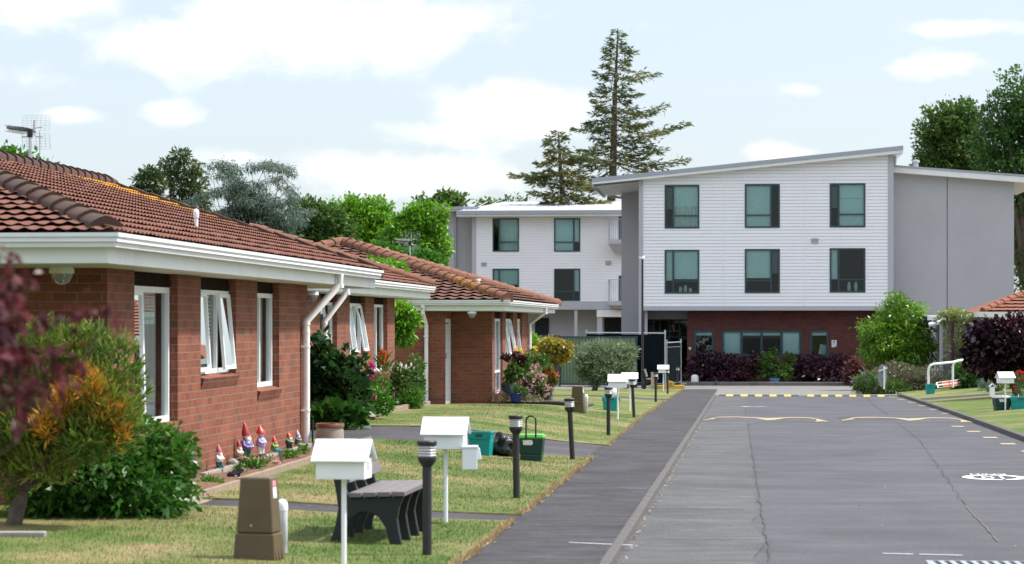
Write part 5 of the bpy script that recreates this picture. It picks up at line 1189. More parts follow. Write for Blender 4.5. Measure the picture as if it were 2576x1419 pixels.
while s < 32.2:
    l = U(.36, .46); mb = MB(True); x = -5.80+U(-.02,.02); mb.hexa([(x-.03, s, -.1), (x+.04, s, -.1), (x+.04, s+l-.01, -.1), (x-.03, s+l-.01, -.1)], [(x-.03, s, -.018), (x+.04, s, -.018+U(-.01,.006)), (x+.04, s+l-.01, -.018), (x-.03, s+l-.01, -.018)])
    tag(mb.build('edging_stone', STONE, bevel=.004), 'grey edging stone in the row at the feet of the gnomes', 'stone', 'edging stones below the gnomes'); s += l
mb = MB(True); s = 41.0
while s < 52.4: mb.box(-6.93, -6.85, s, s+.5, -.4, zg(-6.9, s)+.11+U(-.01,.01)); s += .51
tag(mb.build('brick_edging', TIMBER, bevel=.004), 'low brick edging curving before the camellia and white flowers', 'edging')
slab_bed('planting_bed', -7.35, -6.9, 41, 52.5, -.10, EARTH)
slab_bed('planting_bed', -6.35, -4.6, 60.9, 61.6, -.40, EARTH)
mb = MB(True); mb.box(-6.3, -3.9, 60.72, 60.82, -.8, -.40); tag(mb.build('timber_edging', BLACKP), 'dark low edging board in front of the third house flower bed', 'edging')
# ===== television aerials
def aerial(u, vb, vt, Y, lab, k=1.0, yaw=0):
    p = P(u, vb, Y); h = (vb-vt)/F*Y; th = thing('tv_aerial', lab, 'aerial', (0,0,0), 'television aerials')
    mb = MB(); mb.tube([(0,0,-.3),(0,0,h)], .022, 8); mb.build('mast', STEEL, th, smooth=40)
    w = MB(); a, b = .42*k, .21*k; top = h-.02
    for (z0, z1, y1) in ((.04, .50, .10), (-.04, -.50, .10)):
        for i in range(7):
            x = -a+i*a/3; w.tube([(x,.25,top+z0*k),(x,.25+y1*k,top+z1*k)], .0026, 4)
        for i in range(7):
            f = i/6; z = top+(z0+(z1-z0)*f)*k; y = .25+y1*k*f; w.tube([(-a,y,z),(a,y,z)], .002, 4)
    w.build('reflector_grid', STEEL, th)
    b_ = MB(); b_.tube([(0,.25,top),(-.62*k,-.26*k,top+.03)], .012, 6); b_.box(-.07*k,.07*k,-.05*k,.05*k,top-.2*k,top+.02); b_.build('boom', BLACKP, th)
    e = MB(); n = 15
    for i in range(n):
        f = .12+.86*i/n; x, y = -.62*k*f, .25+(-.45*k-.25*(k<.9))*f*.6; z = top+.03*f; q = (.16-.05*f)*k
        for sz in (-1, 1): e.tube([(x,y,z),(x-.12*k,y-.10,z+sz*q*.8)], .005, 4); 
        for sz in (-1, 1): e.tube([(x,y,z),(x+.10*k*0-.02,y+q*1.1*sz,z+.05)], .005, 4)
    e.build('elements', STEEL, th)
    d = MB()
    for s_ in (-1, 1): d.tube([(0,.1,top-.02),(s_*.12*k,.1,top-.16*k),(s_*.32*k,.1,top-.17*k)], .009, 5); d.tube([(0,.1,top+.02),(s_*.12*k,.1,top+.10*k),(s_*.3*k,.1,top+.12*k)], .009, 5)
    d.tube([(.02,.1,top+.0),(.03,.1,top+.33*k)], .015, 5); d.build('dipole', STEEL, th)
    c = MB(); c.tube([(.1,.1,top),(.12,.05,top-.3),(.04,.02,top-.55),(0,-.03,top-.8)], .006, 5); c.build('cable', LENS, th)
    th.location = p; th.rotation_euler = (0, 0, R(yaw)); return th
aerial(75.5, 412, 325, 32.6, 'large television aerial with mesh reflector on the nearest ridge', .46, -6)
aerial(1031, 655, 606, 80, 'small distant aerial beyond the roof of the third brick house', .7, -6)
# hose
p0 = Vector(W(-5.90, s1-.05, -.1)); mb = MB(True); mb.tube([(-5.885, s1+.03, -.05+.1*math.sin(i*.3)+i*.03) for i in range(12)], .014, 8); tag(mb.build('garden_hose', GREENB, smooth=60), 'green garden hose hanging at the end of the nearest brick wall', 'hose')
# ===== yellow beams, stake, round sign, handrail, barrier boards
def px_box(u0, u1, vt, vb, Y, depth): a, b = P(u0, vb, Y), P(u1, vt, Y); return (a.x, b.x, Y, Y+depth, a.z, b.z)
Yb = hit(1660, 979).y
mb = MB(); mb.box(*px_box(1642, 1722, 969, 980, Yb, .16)); tag(mb.build('barrier_beam', YELL, bevel=.02), 'long yellow beam lying on the ground at the path end', 'beam')
mb = MB(); x0, x1, y0, y1, z0, z1 = px_box(1677, 1695, 957, 970, Yb-.05, .2); mb.prism([(x0, z0+.02), (x1, z0), (x1, z1-.06), (x0+.03, z1)], y0, y1, 'y')
yo = tag(mb.build('yellow_block', YELL, bevel=.01), 'yellow plastic block resting on the yellow beam', 'block'); mb = MB(); mb.box((x0+x1)/2-.03, (x0+x1)/2+.06, y0-.01, y0+.01, z0+.05, z0+.11); mb.build('slot', M('ochre_slot', (.3,.17,.01)), yo)
Ys_ = hit(1640, 982).y+1.2; mb = MB(); mb.box(*px_box(1637, 1645, 936, 982, Ys_, .03)); mb.box(*px_box(1632, 1652, 968, 972, Ys_-.02, .018)); tag(mb.build('timber_stake', M('raw_timber', (.42,.34,.25), .8, .15, 20)), 'short timber stake with a cross piece behind the far bench', 'stake')
mb = MB(); p = P(2218, 944, 88); mb.prism([(p.x+.17*math.cos(a), p.z+.40*math.sin(a)) for a in [i*math.pi/14 for i in range(28)]], 87.9, 87.93, 'y')
rs = thing('round_sign', 'round grey sign back on a white post among the low shrubs', 'sign', P(2218, 985, 88)); mb.build('disc', M('sign_back', (.22,.24,.24), .5), rs)
mb = MB(); mb.box(p.x+.03, p.x+.09, 87.84, 87.89, p.z-.5, p.z+.33); mb.hexa([(p.x-.14, 87.82, p.z+.13), (p.x+.17, 87.82, p.z+.25), (p.x+.17, 87.838, p.z+.25), (p.x-.14, 87.838, p.z+.13)], [(p.x-.14, 87.82, p.z+.17), (p.x+.17, 87.82, p.z+.30), (p.x+.17, 87.838, p.z+.30), (p.x-.14, 87.838, p.z+.17)]); mb.build('post', UPVC, rs)
Yh = 86.5; hr = thing('handrail', 'white tubular handrail bending down behind the small teal crate', 'handrail', P(2334, 992, Yh))
mb = MB(); mb.tube([P(2334.5, 996, Yh), P(2334.5, 935, Yh), P(2336, 925, Yh), P(2340, 919, Yh), P(2348, 916, Yh), P(2398, 911, Yh+.4), P(2408, 908, Yh+.5), P(2428, 905, Yh+.8)], .045, 10); mb.build('rail', UPVC, hr, smooth=50)
mb = MB(); mb.tube([P(2396, 975, Yh+.4), P(2396, 922, Yh+.4), P(2398, 914, Yh+.4), P(2402, 910.5, Yh+.42)], .04, 10); mb.build('post', UPVC, hr, smooth=50)
ORG = M('safety_orange', (.75,.10,.03), .5); mat_b = [WHITEF, ORG, BLACKP]
for (ul, ur, vl, vr, lab) in ((2354, 2437, 965.5, 954, 'orange and white barrier board on top of another by the handrail'), (2357, 2437, 972.5, 962.5, 'orange and white barrier board on the grass under its twin')):
    a, b = P(ul, vl, 86), P(ur, vr, 88.3); d = (b-a); h = .052; up = Vector((0, 0, 1)); th = thing('barrier_board', lab, 'barrier board', a, 'barrier boards')
    def seg(f0, f1, lo, hi, off, m_, nm):
        mb = MB(); c, e = a+d*f0, a+d*f1; o = Vector((0, -off, 0)); q = Vector((0, .05, 0))
        mb.hexa([c+up*lo+o, e+up*lo+o, e+up*lo+q, c+up*lo+q], [c+up*hi+o, e+up*hi+o, e+up*hi+q, c+up*hi+q]); mb.build(nm, m_, th)
    seg(0, 1, -h, h, 0, WHITEF, 'board'); seg(.05, .17, -h*.55, h*.55, .012, BLACKP, 'stripe'); seg(.172, .63, -h*.55, h*.55, .012, ORG, 'stripe'); seg(.632, .77, -h*.55, h*.55, .012, BLACKP, 'stripe'); seg(.772, .88, -h*.55, h*.55, .012, ORG, 'stripe')
# stone under the olive
p = hit(1578, 975); lump('garden_rock', 'pale rounded rock beneath the olive bush', 'rock', STONE, (p.x, p.y+.3, p.z+.18), .28, .25, .22, .4)
mb = MB(); p = hit(1583, 950); 
# ===== road furniture and paint
def strip_poly(name, pts, w, mat, dz, lab=None, extra=None):
    mb = MB(True); pts = [Vector(q) for q in pts]
    for i, (a, b) in enumerate(zip(pts, pts[1:])):
        d = (b-a).normalized(); n = Vector((-d.y, d.x))*w/2
        qs = [a-n, b-n, b+n, a+n]; mb.quad(*[(q.x, q.y, zg(q.x, q.y)-.045+dz+(extra(q.x, q.y) if extra else 0)) for q in qs])
    return mb.build(name, mat)
HS0, HS1 = 55.4, 60.4
def humpz(t, s, t0, t1):
    if not (HS0 < s < HS1 and t0 < t < t1): return 0
    a = min(1, (t-t0)/.35, (t1-t)/.35); b = (s-HS0)/(HS1-HS0)
    return .062*min(1, a)*min(1, b/.22, (1-b)/.22)
for (t0, t1, lab) in ((-.95, 1.93, 'long speed hump with wavy yellow line, next to the kerb strip'), (2.25, 5.2, 'long speed hump with wavy yellow line, on the right half of the road')):
    th = thing('speed_hump', lab, 'speed hump', W((t0+t1)/2, 57.8, zg(1, 57.8)-.045), 'speed humps')
    mb = MB(True); na, nb_ = 20, 24; vs = [(t0+(t1-t0)*j/na, HS0+(HS1-HS0)*i/nb_, zg(t0+(t1-t0)*j/na, HS0+(HS1-HS0)*i/nb_)-.043+humpz(t0+(t1-t0)*j/na, HS0+(HS1-HS0)*i/nb_, t0, t1)) for i in range(nb_+1) for j in range(na+1)]
    mb.add(vs, [(i*(na+1)+j, i*(na+1)+j+1, (i+1)*(na+1)+j+1, (i+1)*(na+1)+j) for i in range(nb_) for j in range(na)]); mb.build('hump', ROADM, th, smooth=40)
    w = t1-t0; pts = []; zz = [(0, HS0+1.3), (.04, HS0+1.25), (.12, HS0+1.7), (.26, HS0+2.0), (.40, HS0+1.5), (.52, HS0+.75), (.60, HS0+1.0), (.72, HS0+1.7), (.82, HS0+1.6), (.93, HS0+1.0), (1, HS0+.5)]
    mb = MB(True); n = 60
    for i in range(n):
        qs = []
        for f in (i/n, (i+1)/n): qs.append((t0+.02+(w-.04)*f, interp(f, zz)))
        (xa, ya), (xb, yb) = qs; hw_ = .27
        def zz_(t, s): return zg(t, s)-.043+humpz(t, s, t0, t1)+.006
        for k in range(3):
            y0, y1 = -hw_+k*2*hw_/3, -hw_+(k+1)*2*hw_/3
            mb.quad((xa, ya+y0, zz_(xa, ya+y0)), (xb, yb+y0, zz_(xb, yb+y0)), (xb, yb+y1, zz_(xb, yb+y1)), (xa, ya+y1, zz_(xa, ya+y1)))
    for (tt, sg, s_) in ((t0+.03, 1, HS0+1.3), (t1-.03, -1, HS0+.6)):
        q = [(tt, s_), (tt+sg*.28, s_-.5), (tt+sg*.22, s_), (tt+sg*.28, s_+.5)]; mb.quad(*[(x, y, zg(x, y)-.043+humpz(x, y, t0, t1)+.012) for x, y in q])
    mb.build('yellow_line', YELLW, th)
# black and yellow rubber bumps
sb_ = 86.8; i = 0
def bump_row(u0, u1, n, start, lab):
    xa, xb = tz(u0, 996, sb_)[0], tz(u1, 996, sb_)[0]; th = thing('rubber_speed_bump', lab, 'speed bump', W((xa+xb)/2, sb_, zg(2, sb_)-.045), 'rubber speed bumps')
    for j in range(n):
        a, b = xa+(xb-xa)*j/n, xa+(xb-xa)*(j+1)/n-.01; z = zg(2, sb_)-.05; mb = MB(True)
        mb.prism([(sb_-.2, z), (sb_+.2, z), (sb_+.13, z+.05), (sb_, z+.065), (sb_-.13, z+.05)], a, b, 'x'); mb.build('segment', YELL if (j+start) % 2 else RUBBER, th)
bump_row(1808, 2008, 11, 0, 'left row of black and yellow rubber bumps across the road'); bump_row(2030, 2224, 11, 1, 'right row of yellow and black rubber bumps across the road')
mb = MB(True)
for u, v in [(2222,993.5),(2244,999),(2266,1005),(2292,1012.5),(2320,1020.5),(2350,1030),(2380,1040),(2412,1061),(2448,1086),(2490,1101),(2535,1117),(2590,1136)] + [(2408,1073)]:
    Yq = 10002/(v-881); x, y = TS(((u-CU)/F*Yq, Yq)); y2 = .55; mb.add([(x+dx, y+dy, zg(x+dx, y+dy)-.039) for dx, dy in ((-.13,-.28),(.13,-.28),(.13,.28),(-.13,.28))], [(0,1,2,3)])
tag(mb.build('road_marking', YELLW), kind='structure')
def at(u, v, k=10002): Yq = k/(v-881); return TS(((u-CU)/F*Yq, Yq))
def flat(fn): return [ (x, y, zg(x, y)-.038) for x, y in fn]
c0 = at(2501, 1202); mb = MB(True); n = 48
for i in range(n):
    a, b = 2*math.pi*i/n, 2*math.pi*(i+1)/n
    if abs(math.degrees(a)%360-92) < 5 or abs(math.degrees(a)%360-278) < 5: continue
    mb.add(flat([(c0[0]+q*.41*math.cos(x)*(1 if q == 1 else .86/.8*.8), c0[1]+q*.62*math.sin(x)) for q, x in ((1,a),(1,b),(.8,b),(.8,a))]), [(0,1,2,3)])
tag(mb.build('road_marking', WHITEW), kind='structure')
def road_text(txt, c, size, sy, nm='road_marking'):
    cu = bpy.data.curves.new('t', 'FONT'); cu.body = txt; cu.size = size; cu.align_x = 'CENTER'; cu.align_y = 'CENTER'
    o = lnk(bpy.data.objects.new('t', cu)); bpy.context.view_layer.update(); me = bpy.data.meshes.new_from_object(o.evaluated_get(bpy.context.evaluated_depsgraph_get()))
    bpy.data.objects.remove(o); bpy.data.curves.remove(cu); mb = MB(True)
    mb.add([(c[0]-v.co.x, c[1]-v.co.y*sy, zg(*c)-.037) for v in me.vertices], [tuple(f.vertices) for f in me.polygons]); bpy.data.meshes.remove(me)
    tag(mb.build(nm, WHITEW), kind='structure')
road_text('10', c0, .36, 2.0); road_text('KM/H', at(2484, 1194.2), .20, 1.7)
def paint_line(p, q, w, mat, dz=-.036, gaps=0):
    mb = MB(True); kk = 10002 if dz < 0 else 9728; a, b = Vector(at(*p, kk)), Vector(at(*q, kk)); n = 14; d = (b-a).normalized(); m_ = Vector((-d.y, d.x))*w/2
    for i in range(n):
        if gaps and random.random() < gaps: continue
        c, e = a.lerp(b, i/n), a.lerp(b, (i+1)/n); mb.add([(x.x, x.y, zg(x.x, x.y)+dz) for x in (c-m_, e-m_, e+m_, c+m_)], [(0,1,2,3)])
    tag(mb.build('road_marking', mat), kind='structure')
paint_line((1430, 1365), (1592, 1372), .028, WHITEW, .004); paint_line((2205, 1394), (2420, 1399), .03, WHITEW, gaps=.25); paint_line((1862, 1023.5), (1922, 1023), .35, WHITEW, gaps=.45)
CRK = M('crack_fill', (.048,.047,.050), .9, .3, 20); CRK2 = M('crack_weeds', (.13,.118,.085), .9, .3, 20)
def crack(pts, w, mat, k):
    mb = MB(True); P_ = [Vector(at(*q)) for q in pts]; ln = []
    for a, b in zip(P_, P_[1:]):
        n = max(2, int((b-a).length/.25))
        for i in range(n): c = a.lerp(b, i/n); c.x += wob(c.y, .05, 1.3, k)+wob(c.y, .012, 5, k); ln.append(c)
    for a, b in zip(ln, ln[1:]): ww = w*U(.3, .8); mb.add([(x.x+o, x.y, zg(x.x, x.y)-.036) for x, o in ((a,-ww),(a,ww),(b,ww),(b,-ww))], [(0,1,2,3)])
    tag(mb.build('road_marking', mat), kind='structure')
crack([(1936, 1412), (1917, 1300), (1888, 1120), (1872, 1012)], .009, CRK, 1); crack([(2220, 1035), (2310, 1105), (2385, 1210), (2430, 1275)], .007, CRK, 2); crack([(2430, 1275), (2470, 1320), (2515, 1370)], .010, CRK2, 3); crack([(2180, 1000), (2200, 1022), (2232, 1042)], .012, CRK, 4)
# drain
d0 = at(2338, 1413); gr = thing('drain_grate', 'steel drain grate across the road at the bottom edge', 'drain', W(d0[0]+.6, d0[1]-.2, zg(1, d0[1])-.04))
mb = MB(True); z = zg(1, d0[1]-.2)-.04; t0 = d0[0]
mb.box(t0-.03, t0+1.4, d0[1]-.42, d0[1]-.40, z-.05, z+.002); mb.box(t0-.03, t0+1.4, d0[1], d0[1]+.02, z-.05, z+.003); mb.box(t0-.03, t0, d0[1]-.4, d0[1], z-.05, z+.0025)
for i in range(17): mb.hexa([(t0+i*.082, d0[1]-.4, z-.03), (t0+i*.082+.04, d0[1]-.4, z-.03), (t0+i*.082+.02, d0[1], z-.03), (t0+i*.082-.02, d0[1], z-.03)], [(t0+i*.082, d0[1]-.4, z+.004), (t0+i*.082+.04, d0[1]-.4, z+.004), (t0+i*.082+.02, d0[1], z+.004), (t0+i*.082-.02, d0[1], z+.004)])
mb.build('bars', STEEL, gr); mb = MB(True); mb.box(t0-.02, t0+1.38, d0[1]-.4, d0[1], z-.005, z-.001); mb.build('sump', DARK, gr)
# fallen leaves and litter at the kerb
Vs = []; Us = []
for _ in range(520):
    s_ = U(16, 60); t_ = random.choice([-.955+abs(random.gauss(0, .03)), ledge(s_)+U(0, .05), U(-5, -2.3) if random.random() < .25 else U(-.9, 5) if random.random() < .12 else -.95+abs(random.gauss(0, .02))]); z = (zg(t_, s_)-.036) if t_ > -1 else zg(t_, s_)+(.03 if t_ < -2.3 else .006)
    a = U(0, 6.28); l = U(.008, .022); p = W(t_, s_, z); x = random.random()
    for (e, q) in ((1, 0), (0, .5), (-1, 0), (0, -.5)): Vs.append((p.x+l*(e*math.cos(a)-q*math.sin(a)), p.y+l*(e*math.sin(a)+q*math.cos(a)), p.z+U(.002, .012))); Us.append((x, .5))
quads_obj('fallen_leaves', leaf_mat('dry_leaf', [(.18,.10,.05),(.32,.2,.1),(.4,.34,.25)], trans=0), np.array(Vs), np.array(Us), kind='stuff')
# ===== foliage: many small leaf faces spread through each crown
def unit(a): return a/np.maximum(1e-9, np.linalg.norm(a, axis=1, keepdims=True))
def leaf_quads(pos, dirs, size, aspect, var, droop=0.0, sj=.35):
    n = len(pos); ln = size*(1+sj*(rng.random(n)*2-1)); L_ = unit(dirs); side = unit(np.cross(L_, rng.normal(size=(n, 3))))
    l = ln[:, None]; b = pos; tip = pos+L_*l; tip[:, 2] -= ln*droop; mid = pos+L_*l*.52; mid[:, 2] -= ln*droop*.2
    s_ = side*l*aspect/2; V = np.stack([b, mid-s_, tip, mid+s_], 1).reshape(-1, 3)
    vv = np.clip(var, 0, 1); UV = np.zeros((n, 4, 2)); UV[:, :, 0] = vv[:, None]; UV[:, :, 1] = [0, .5, 1, .5]
    return V, UV.reshape(-1, 2)
def cloud(blobs, n, shell=.35, lump=.22, flat_bottom=None):
    B = np.array(blobs, float); w = B[:, 3]*B[:, 5]*np.sqrt(B[:, 4]*B[:, 3]); w /= w.sum(); k = rng.choice(len(B), n, p=w); b = B[k]
    d = unit(rng.normal(size=(n, 3))); ph = k*1.7
    q = 1+lump*(np.sin(d[:, 0]*4+ph)*np.sin(d[:, 2]*5+ph*1.3)+.6*np.sin(d[:, 1]*7+d[:, 2]*6+ph*2))
    r = (shell+(1-shell)*rng.random(n)**.6)*q
    return b[:, :3]+d*r[:, None]*b[:, 3:6], d, k
def foliage(name, mat, par, blobs, n, size, aspect=.5, out=.8, rnd=.7, up=.2, droop=.1, shell=.35, lump=.22, vclump=.5, clump=0, kind=None):
    pos, d, k = cloud(blobs, n if not clump else max(1, n//clump), shell, lump); vb = rng.random(len(blobs))[k]
    if clump:   # small leaf clusters
        pos = np.repeat(pos, clump, 0); d = np.repeat(d, clump, 0); vb = np.repeat(np.clip(vb*.5+.5*rng.random(len(vb)), 0, 1), clump); pos = pos+rng.normal(size=pos.shape)*size*.45
    m = len(pos); dirs = d*out+rng.normal(size=(m, 3))*rnd+np.array([0, 0, up]); var = vb*vclump+rng.random(m)*(1-vclump)
    V, UV = leaf_quads(pos, dirs, size, aspect, var, droop); return quads_obj(name, mat, V, UV, par, kind)
def limb(mb, a, b, r0, r1, n=6, bend=.08, k=0):
    a, b = Vector(a), Vector(b); d = (b-a); o = d.orthogonal().normalized()*d.length*bend; o.rotate(Matrix.Rotation(k*2.1, 3, d.normalized()))
    mb.tube([a.lerp(b, i/4)+o*math.sin(math.pi*i/4) for i in range(5)], [r0+(r1-r0)*i/4 for i in range(5)], n)
def PB(Y, bl, dep=1.0):   # pixel blobs (u, v, ru, rv[, dy]) to world ellipsoids
    r = []
    for q in bl:
        p = P(q[0], q[1], Y+(q[4] if len(q) > 4 else 0)); k = Y/F; r.append((p.x, p.y, p.z, q[2]*k, q[2]*k*dep, q[3]*k))
    return r
def plant(name, label, cat, Y, bl, n, size, mat, base=None, trunk=.04, limbs=True, group=None, part='foliage', dep=1.0, flowers=(), stem='stems', stem_mat=None, **kw):
    B = PB(Y, bl, dep); ub = base[0] if base else sum(q[0] for q in bl)/len(bl); vb = base[1] if base else max(q[1]+q[3] for q in bl); bp = P(ub, vb, Y)
    th = thing(name, label, cat, bp, group); foliage(part, mat, th, B, n, size, **kw)
    if trunk:
        mb = MB(); hub = Vector((bp.x, bp.y, bp.z)); top = Vector((bp.x*.7+sum(b[0] for b in B)/len(B)*.3, Y, bp.z+(min(b[2]-b[5]*.4 for b in B)-bp.z)*.8+.02))
        if (top-hub).length > .03: limb(mb, hub-Vector((0,0,.1)), top, trunk, trunk*.8, 8, .04)
        for i, b in enumerate(B[:24]): limb(mb, top, (b[0], b[1], b[2]+b[5]*.3), trunk*.62, trunk*.12, 6, .1, i)
        mb.build(stem, stem_mat or BARK, th, smooth=60)
    for (nm, m_, bi, fn, fs, asp) in flowers:
        fb = [B[i] for i in bi] if bi else B
        if fn <= 160:
            pos, d, _ = cloud(fb, max(1, fn//5), .9, .2)
            for q, e in zip(pos, d):
                m5 = 9; dr = np.repeat([e], m5, 0)*.7+rng.normal(size=(m5, 3))*.8; V, UV = leaf_quads(np.repeat([q], m5, 0)+rng.normal(size=(m5, 3))*fs*.05, dr, fs*.75, asp, rng.random(m5)); quads_obj('bloom', m_, V, UV, th)
            continue
        foliage(nm, m_, th, [B[i] for i in bi] if bi else B, fn, fs, asp, out=1.0, rnd=.8, up=.5, shell=.88, lump=.2, droop=0, clump=5)
    return th
LG = {}
def lm(k, cols, **kw): LG[k] = leaf_mat('leaf_'+k, cols, **kw); return LG[k]
lm('bright', [(0.032,0.115,0.011),(0.063,0.196,0.018),(0.149,0.310,0.029)]); lm('lush', [(.020,.075,.012),(.045,.13,.018),(.08,.19,.03)], gloss=.35)
lm('dark', [(0.014,0.048,0.014),(0.025,0.075,0.018),(0.046,0.103,0.023)], gloss=.3); lm('lime', [(0.069,0.230,0.014),(0.149,0.345,0.023),(0.299,0.460,0.040)], gloss=.35)
lm('mid', [(0.037,0.094,0.018),(0.069,0.144,0.025),(0.125,0.200,0.044)]); lm('olive', [(0.060,0.102,0.042),(0.132,0.186,0.090),(0.240,0.300,0.180)], gloss=.4)
lm('gold', [(0.100,0.125,0.019),(0.300,0.250,0.037),(0.475,0.338,0.050)]); lm('plum', [(0.018,0.007,0.015),(0.040,0.014,0.025),(0.094,0.033,0.045)], gloss=.35, trans=.25)
lm('purple', [(.010,.004,.008),(.022,.006,.012),(.06,.015,.022)], gloss=.25, trans=.2); lm('maple', [(.03,.008,.010),(.075,.017,.022),(.20,.04,.05)], gloss=.4, trans=.4)
lm('blue', [(0.086,0.132,0.103),(0.149,0.213,0.172),(0.241,0.310,0.265)]); lm('pine', [(0.027,0.061,0.020),(0.058,0.105,0.031),(0.145,0.170,0.051)]); lm('conif', [(0.044,0.084,0.036),(0.100,0.140,0.044),(0.260,0.240,0.090)])
lm('conif2', [(.05,.085,.025),(.11,.135,.035),(.24,.20,.07)]); lm('cedar', [(.05,.085,.062),(.10,.15,.115),(.20,.26,.22)]); lm('lime2', [(.03,.11,.008),(.11,.25,.015),(.32,.44,.04)], gloss=.3); lm('lush2', [(.022,.085,.012),(.05,.15,.018),(.12,.25,.035)], gloss=.35); lm('sage', [(.08,.09,.05),(.15,.145,.075),(.23,.19,.11)]); lm('vine', [(.12,.19,.04),(.26,.31,.10),(.42,.44,.22)])
PET = {n: leaf_mat('petal_'+n, [tuple(x*.75 for x in c), c, tuple(min(1, x*1.2) for x in c)], trans=.3) for n, c in dict(pink=(.68,.22,.30), magenta=(.62,.04,.28), white=(.75,.75,.70), yellow=(.78,.52,.04), orange=(.72,.16,.03), red=(.55,.015,.02), lilac=(.45,.30,.62), rose=(.72,.42,.42), maroon=(.05,.008,.014), amber=(.62,.32,.06)).items()}
def PETK(n): return PET[n]
# --- foreground left
foreY = 20.3
lm('leuca', [(.032,.105,.010),(.075,.17,.018),(.17,.22,.025),(.36,.28,.04)], tip=((.50,.32,.17), .70, 1.05))
gs_ = plant('golden_shrub', 'tall shrub with orange and green feathery tips before the nearest brick wall', 'shrub', foreY, [(140,970,125,120,.2),(235,1085,105,80,-.2),(30,1080,120,110,.1),(290,925,60,75,-.1),(60,930,90,90,.3),(250,1030,95,105,-.2),(180,890,95,65,.1),(330,985,38,58,0),(-40,1000,110,130,.3),(90,1090,110,100,0),(20,1190,60,60,0),(110,1165,80,52,-.1),(110,855,75,45,0),(310,880,32,42,0),(235,850,40,30,0)], 24000, .092, LG['leuca'], base=(12,1345), trunk=.075, aspect=.20, out=.75, rnd=.4, up=.8, droop=0, shell=.45, lump=.14, vclump=.5, stem='trunk')
lm('leucb', [(.28,.17,.015),(.54,.23,.02),(.62,.36,.05)]); foliage('orange_tips', LG['leucb'], gs_, PB(foreY-.35, [(225,975,42,48),(265,1045,44,40),(170,1020,40,44),(120,1075,36,36),(300,1090,28,30)]), 2600, .075, .2, out=.6, rnd=.5, up=.7, droop=0, shell=.3, lump=.3)
plant('leafy_bush', 'big glossy green bush spreading over the lawn below the golden shrub', 'bush', 21.6, [(250,1210,200,110),(400,1190,95,105,.2),(140,1235,110,85,-.2),(330,1110,110,75,.1),(200,1120,130,70,.1),(440,1120,45,60,.2),(330,1255,150,60,-.2)], 13000, .088, LG['lush2'], base=(260,1318), trunk=.03, aspect=.46, out=.9, rnd=.6, up=.15, droop=.25, shell=.3, lump=.2, vclump=.45)
mpl = plant('japanese_maple', 'blurred dark red maple leaves hanging in close at the left edge', 'tree', 7.4, [(-60,790,110,120),(20,715,55,40,.2),(5,885,80,75),(110,812,60,22,.1),(205,775,50,14,.2),(295,778,36,13,.1),(130,905,75,24),(-70,660,80,60),(15,1010,60,70),(120,965,50,18,-.1),(18,1320,26,18,.1),(60,760,40,24,.1)], 880, .055, LG['maple'], base=(-520,1500), trunk=.008, aspect=.42, out=.5, rnd=.8, up=-.1, droop=.3, shell=.1, lump=.3, vclump=.3, clump=5, stem='trunk', part='crown')
mb = MB(); p = hit(58, 1357); mb.box(p.x-.23, p.x+.17, p.y, p.y+.10, p.z-.03, p.z+.06); tag(mb.build('timber_block', STONE, bevel=.01), 'short grey timber block on the grass at the foot of the shrub', 'block')
# --- bed of gnomes
p0_ = [(u, v) for u, v in ((650,1150),(620,1160),(585,1185),(735,1130),(690,1150),(760,1125),(530,1205),(510,1215))]
for i, (u, v, ru, rv) in enumerate([(640,1169,22,9),(603,1180,11,9),(728,1145,22,11),(762,1133,14,8),(530,1214,34,12)]):
    plant('bedding_plant', ['ferny green clump with pink and white flowers at the tall gnome feet', 'tiny green seedling clump beside the dog ornament', 'low green bedding plants beside the slate marker', 'small green bedding plant below the downpipe', 'spreading green ground plant at the near end of the bark bed'][i], 'plant', Yt(u, -5.5), [(u, v, ru, rv)], [420, 180, 330, 160, 420][i], .05, LG['bright'], trunk=0, aspect=.3, up=.6, shell=.1, flowers=[('flowers', PETK('rose'), None, 40, .035, .8)] if i == 0 else ())
plant('creeping_flowers', 'pale pink flowers spilling over the edging stones under the tall gnome', 'flowers', Yt(625, -5.66), [(612,1156,12,5),(668,1156,12,5),(640,1156,14,4),(694,1161,6,6)], 150, .045, LG['bright'], trunk=0, flowers=[('flowers', PETK('rose'), None, 160, .035, .8)])
# --- second house garden
plant('camellia', 'glossy dark camellia bush at the end of the nearest brick wall', 'shrub', 40.6, [(835,965,55,80),(800,900,24,60),(880,1000,45,60,-.2),(850,1035,65,32,-.2),(815,850,14,28),(905,930,20,30),(865,905,22,30)], 3600, .17, LG['dark'], base=(845,1064), trunk=.04, aspect=.5, out=.8, rnd=.7, droop=.15, shell=.3, vclump=.3, flowers=[('flowers', PETK('red'), [3], 20, .10, .8)])
plant('hosta', 'broad leaved green plant at the foot of the camellia by the urn', 'plant', 39.6, [(825,1048,40,20),(885,1048,30,18)], 260, .26, LG['lush'], trunk=0, aspect=.6, up=.5, shell=.2)
plant('hedge_cranesbill', 'green mound dotted with magenta flowers beside the camellia', 'flowers', 43.4, [(930,1005,30,38),(955,985,26,34,.5),(915,1035,28,24,-.4),(965,1020,30,24)], 2200, .085, LG['bright'], trunk=.012, aspect=.4, flowers=[('flowers', PETK('magenta'), None, 55, .07, .8)])
plant('foxglove', 'tall foxglove with pink bells before the brick pillar', 'flower', 45.4, [(930,985,12,20)], 160, .16, LG['bright'], trunk=.012, flowers=())
th = [o for o in COL.objects if o.name.startswith('foxglove')][-1]
foliage('flower_spike', PETK('magenta'), th, PB(45.4, [(934,935,4,24)]), 150, .06, .8, shell=.5); foliage('seed_spike', PETK('amber'), th, PB(45.4, [(928,925,2.5,36)]), 90, .05, .5, shell=.5)
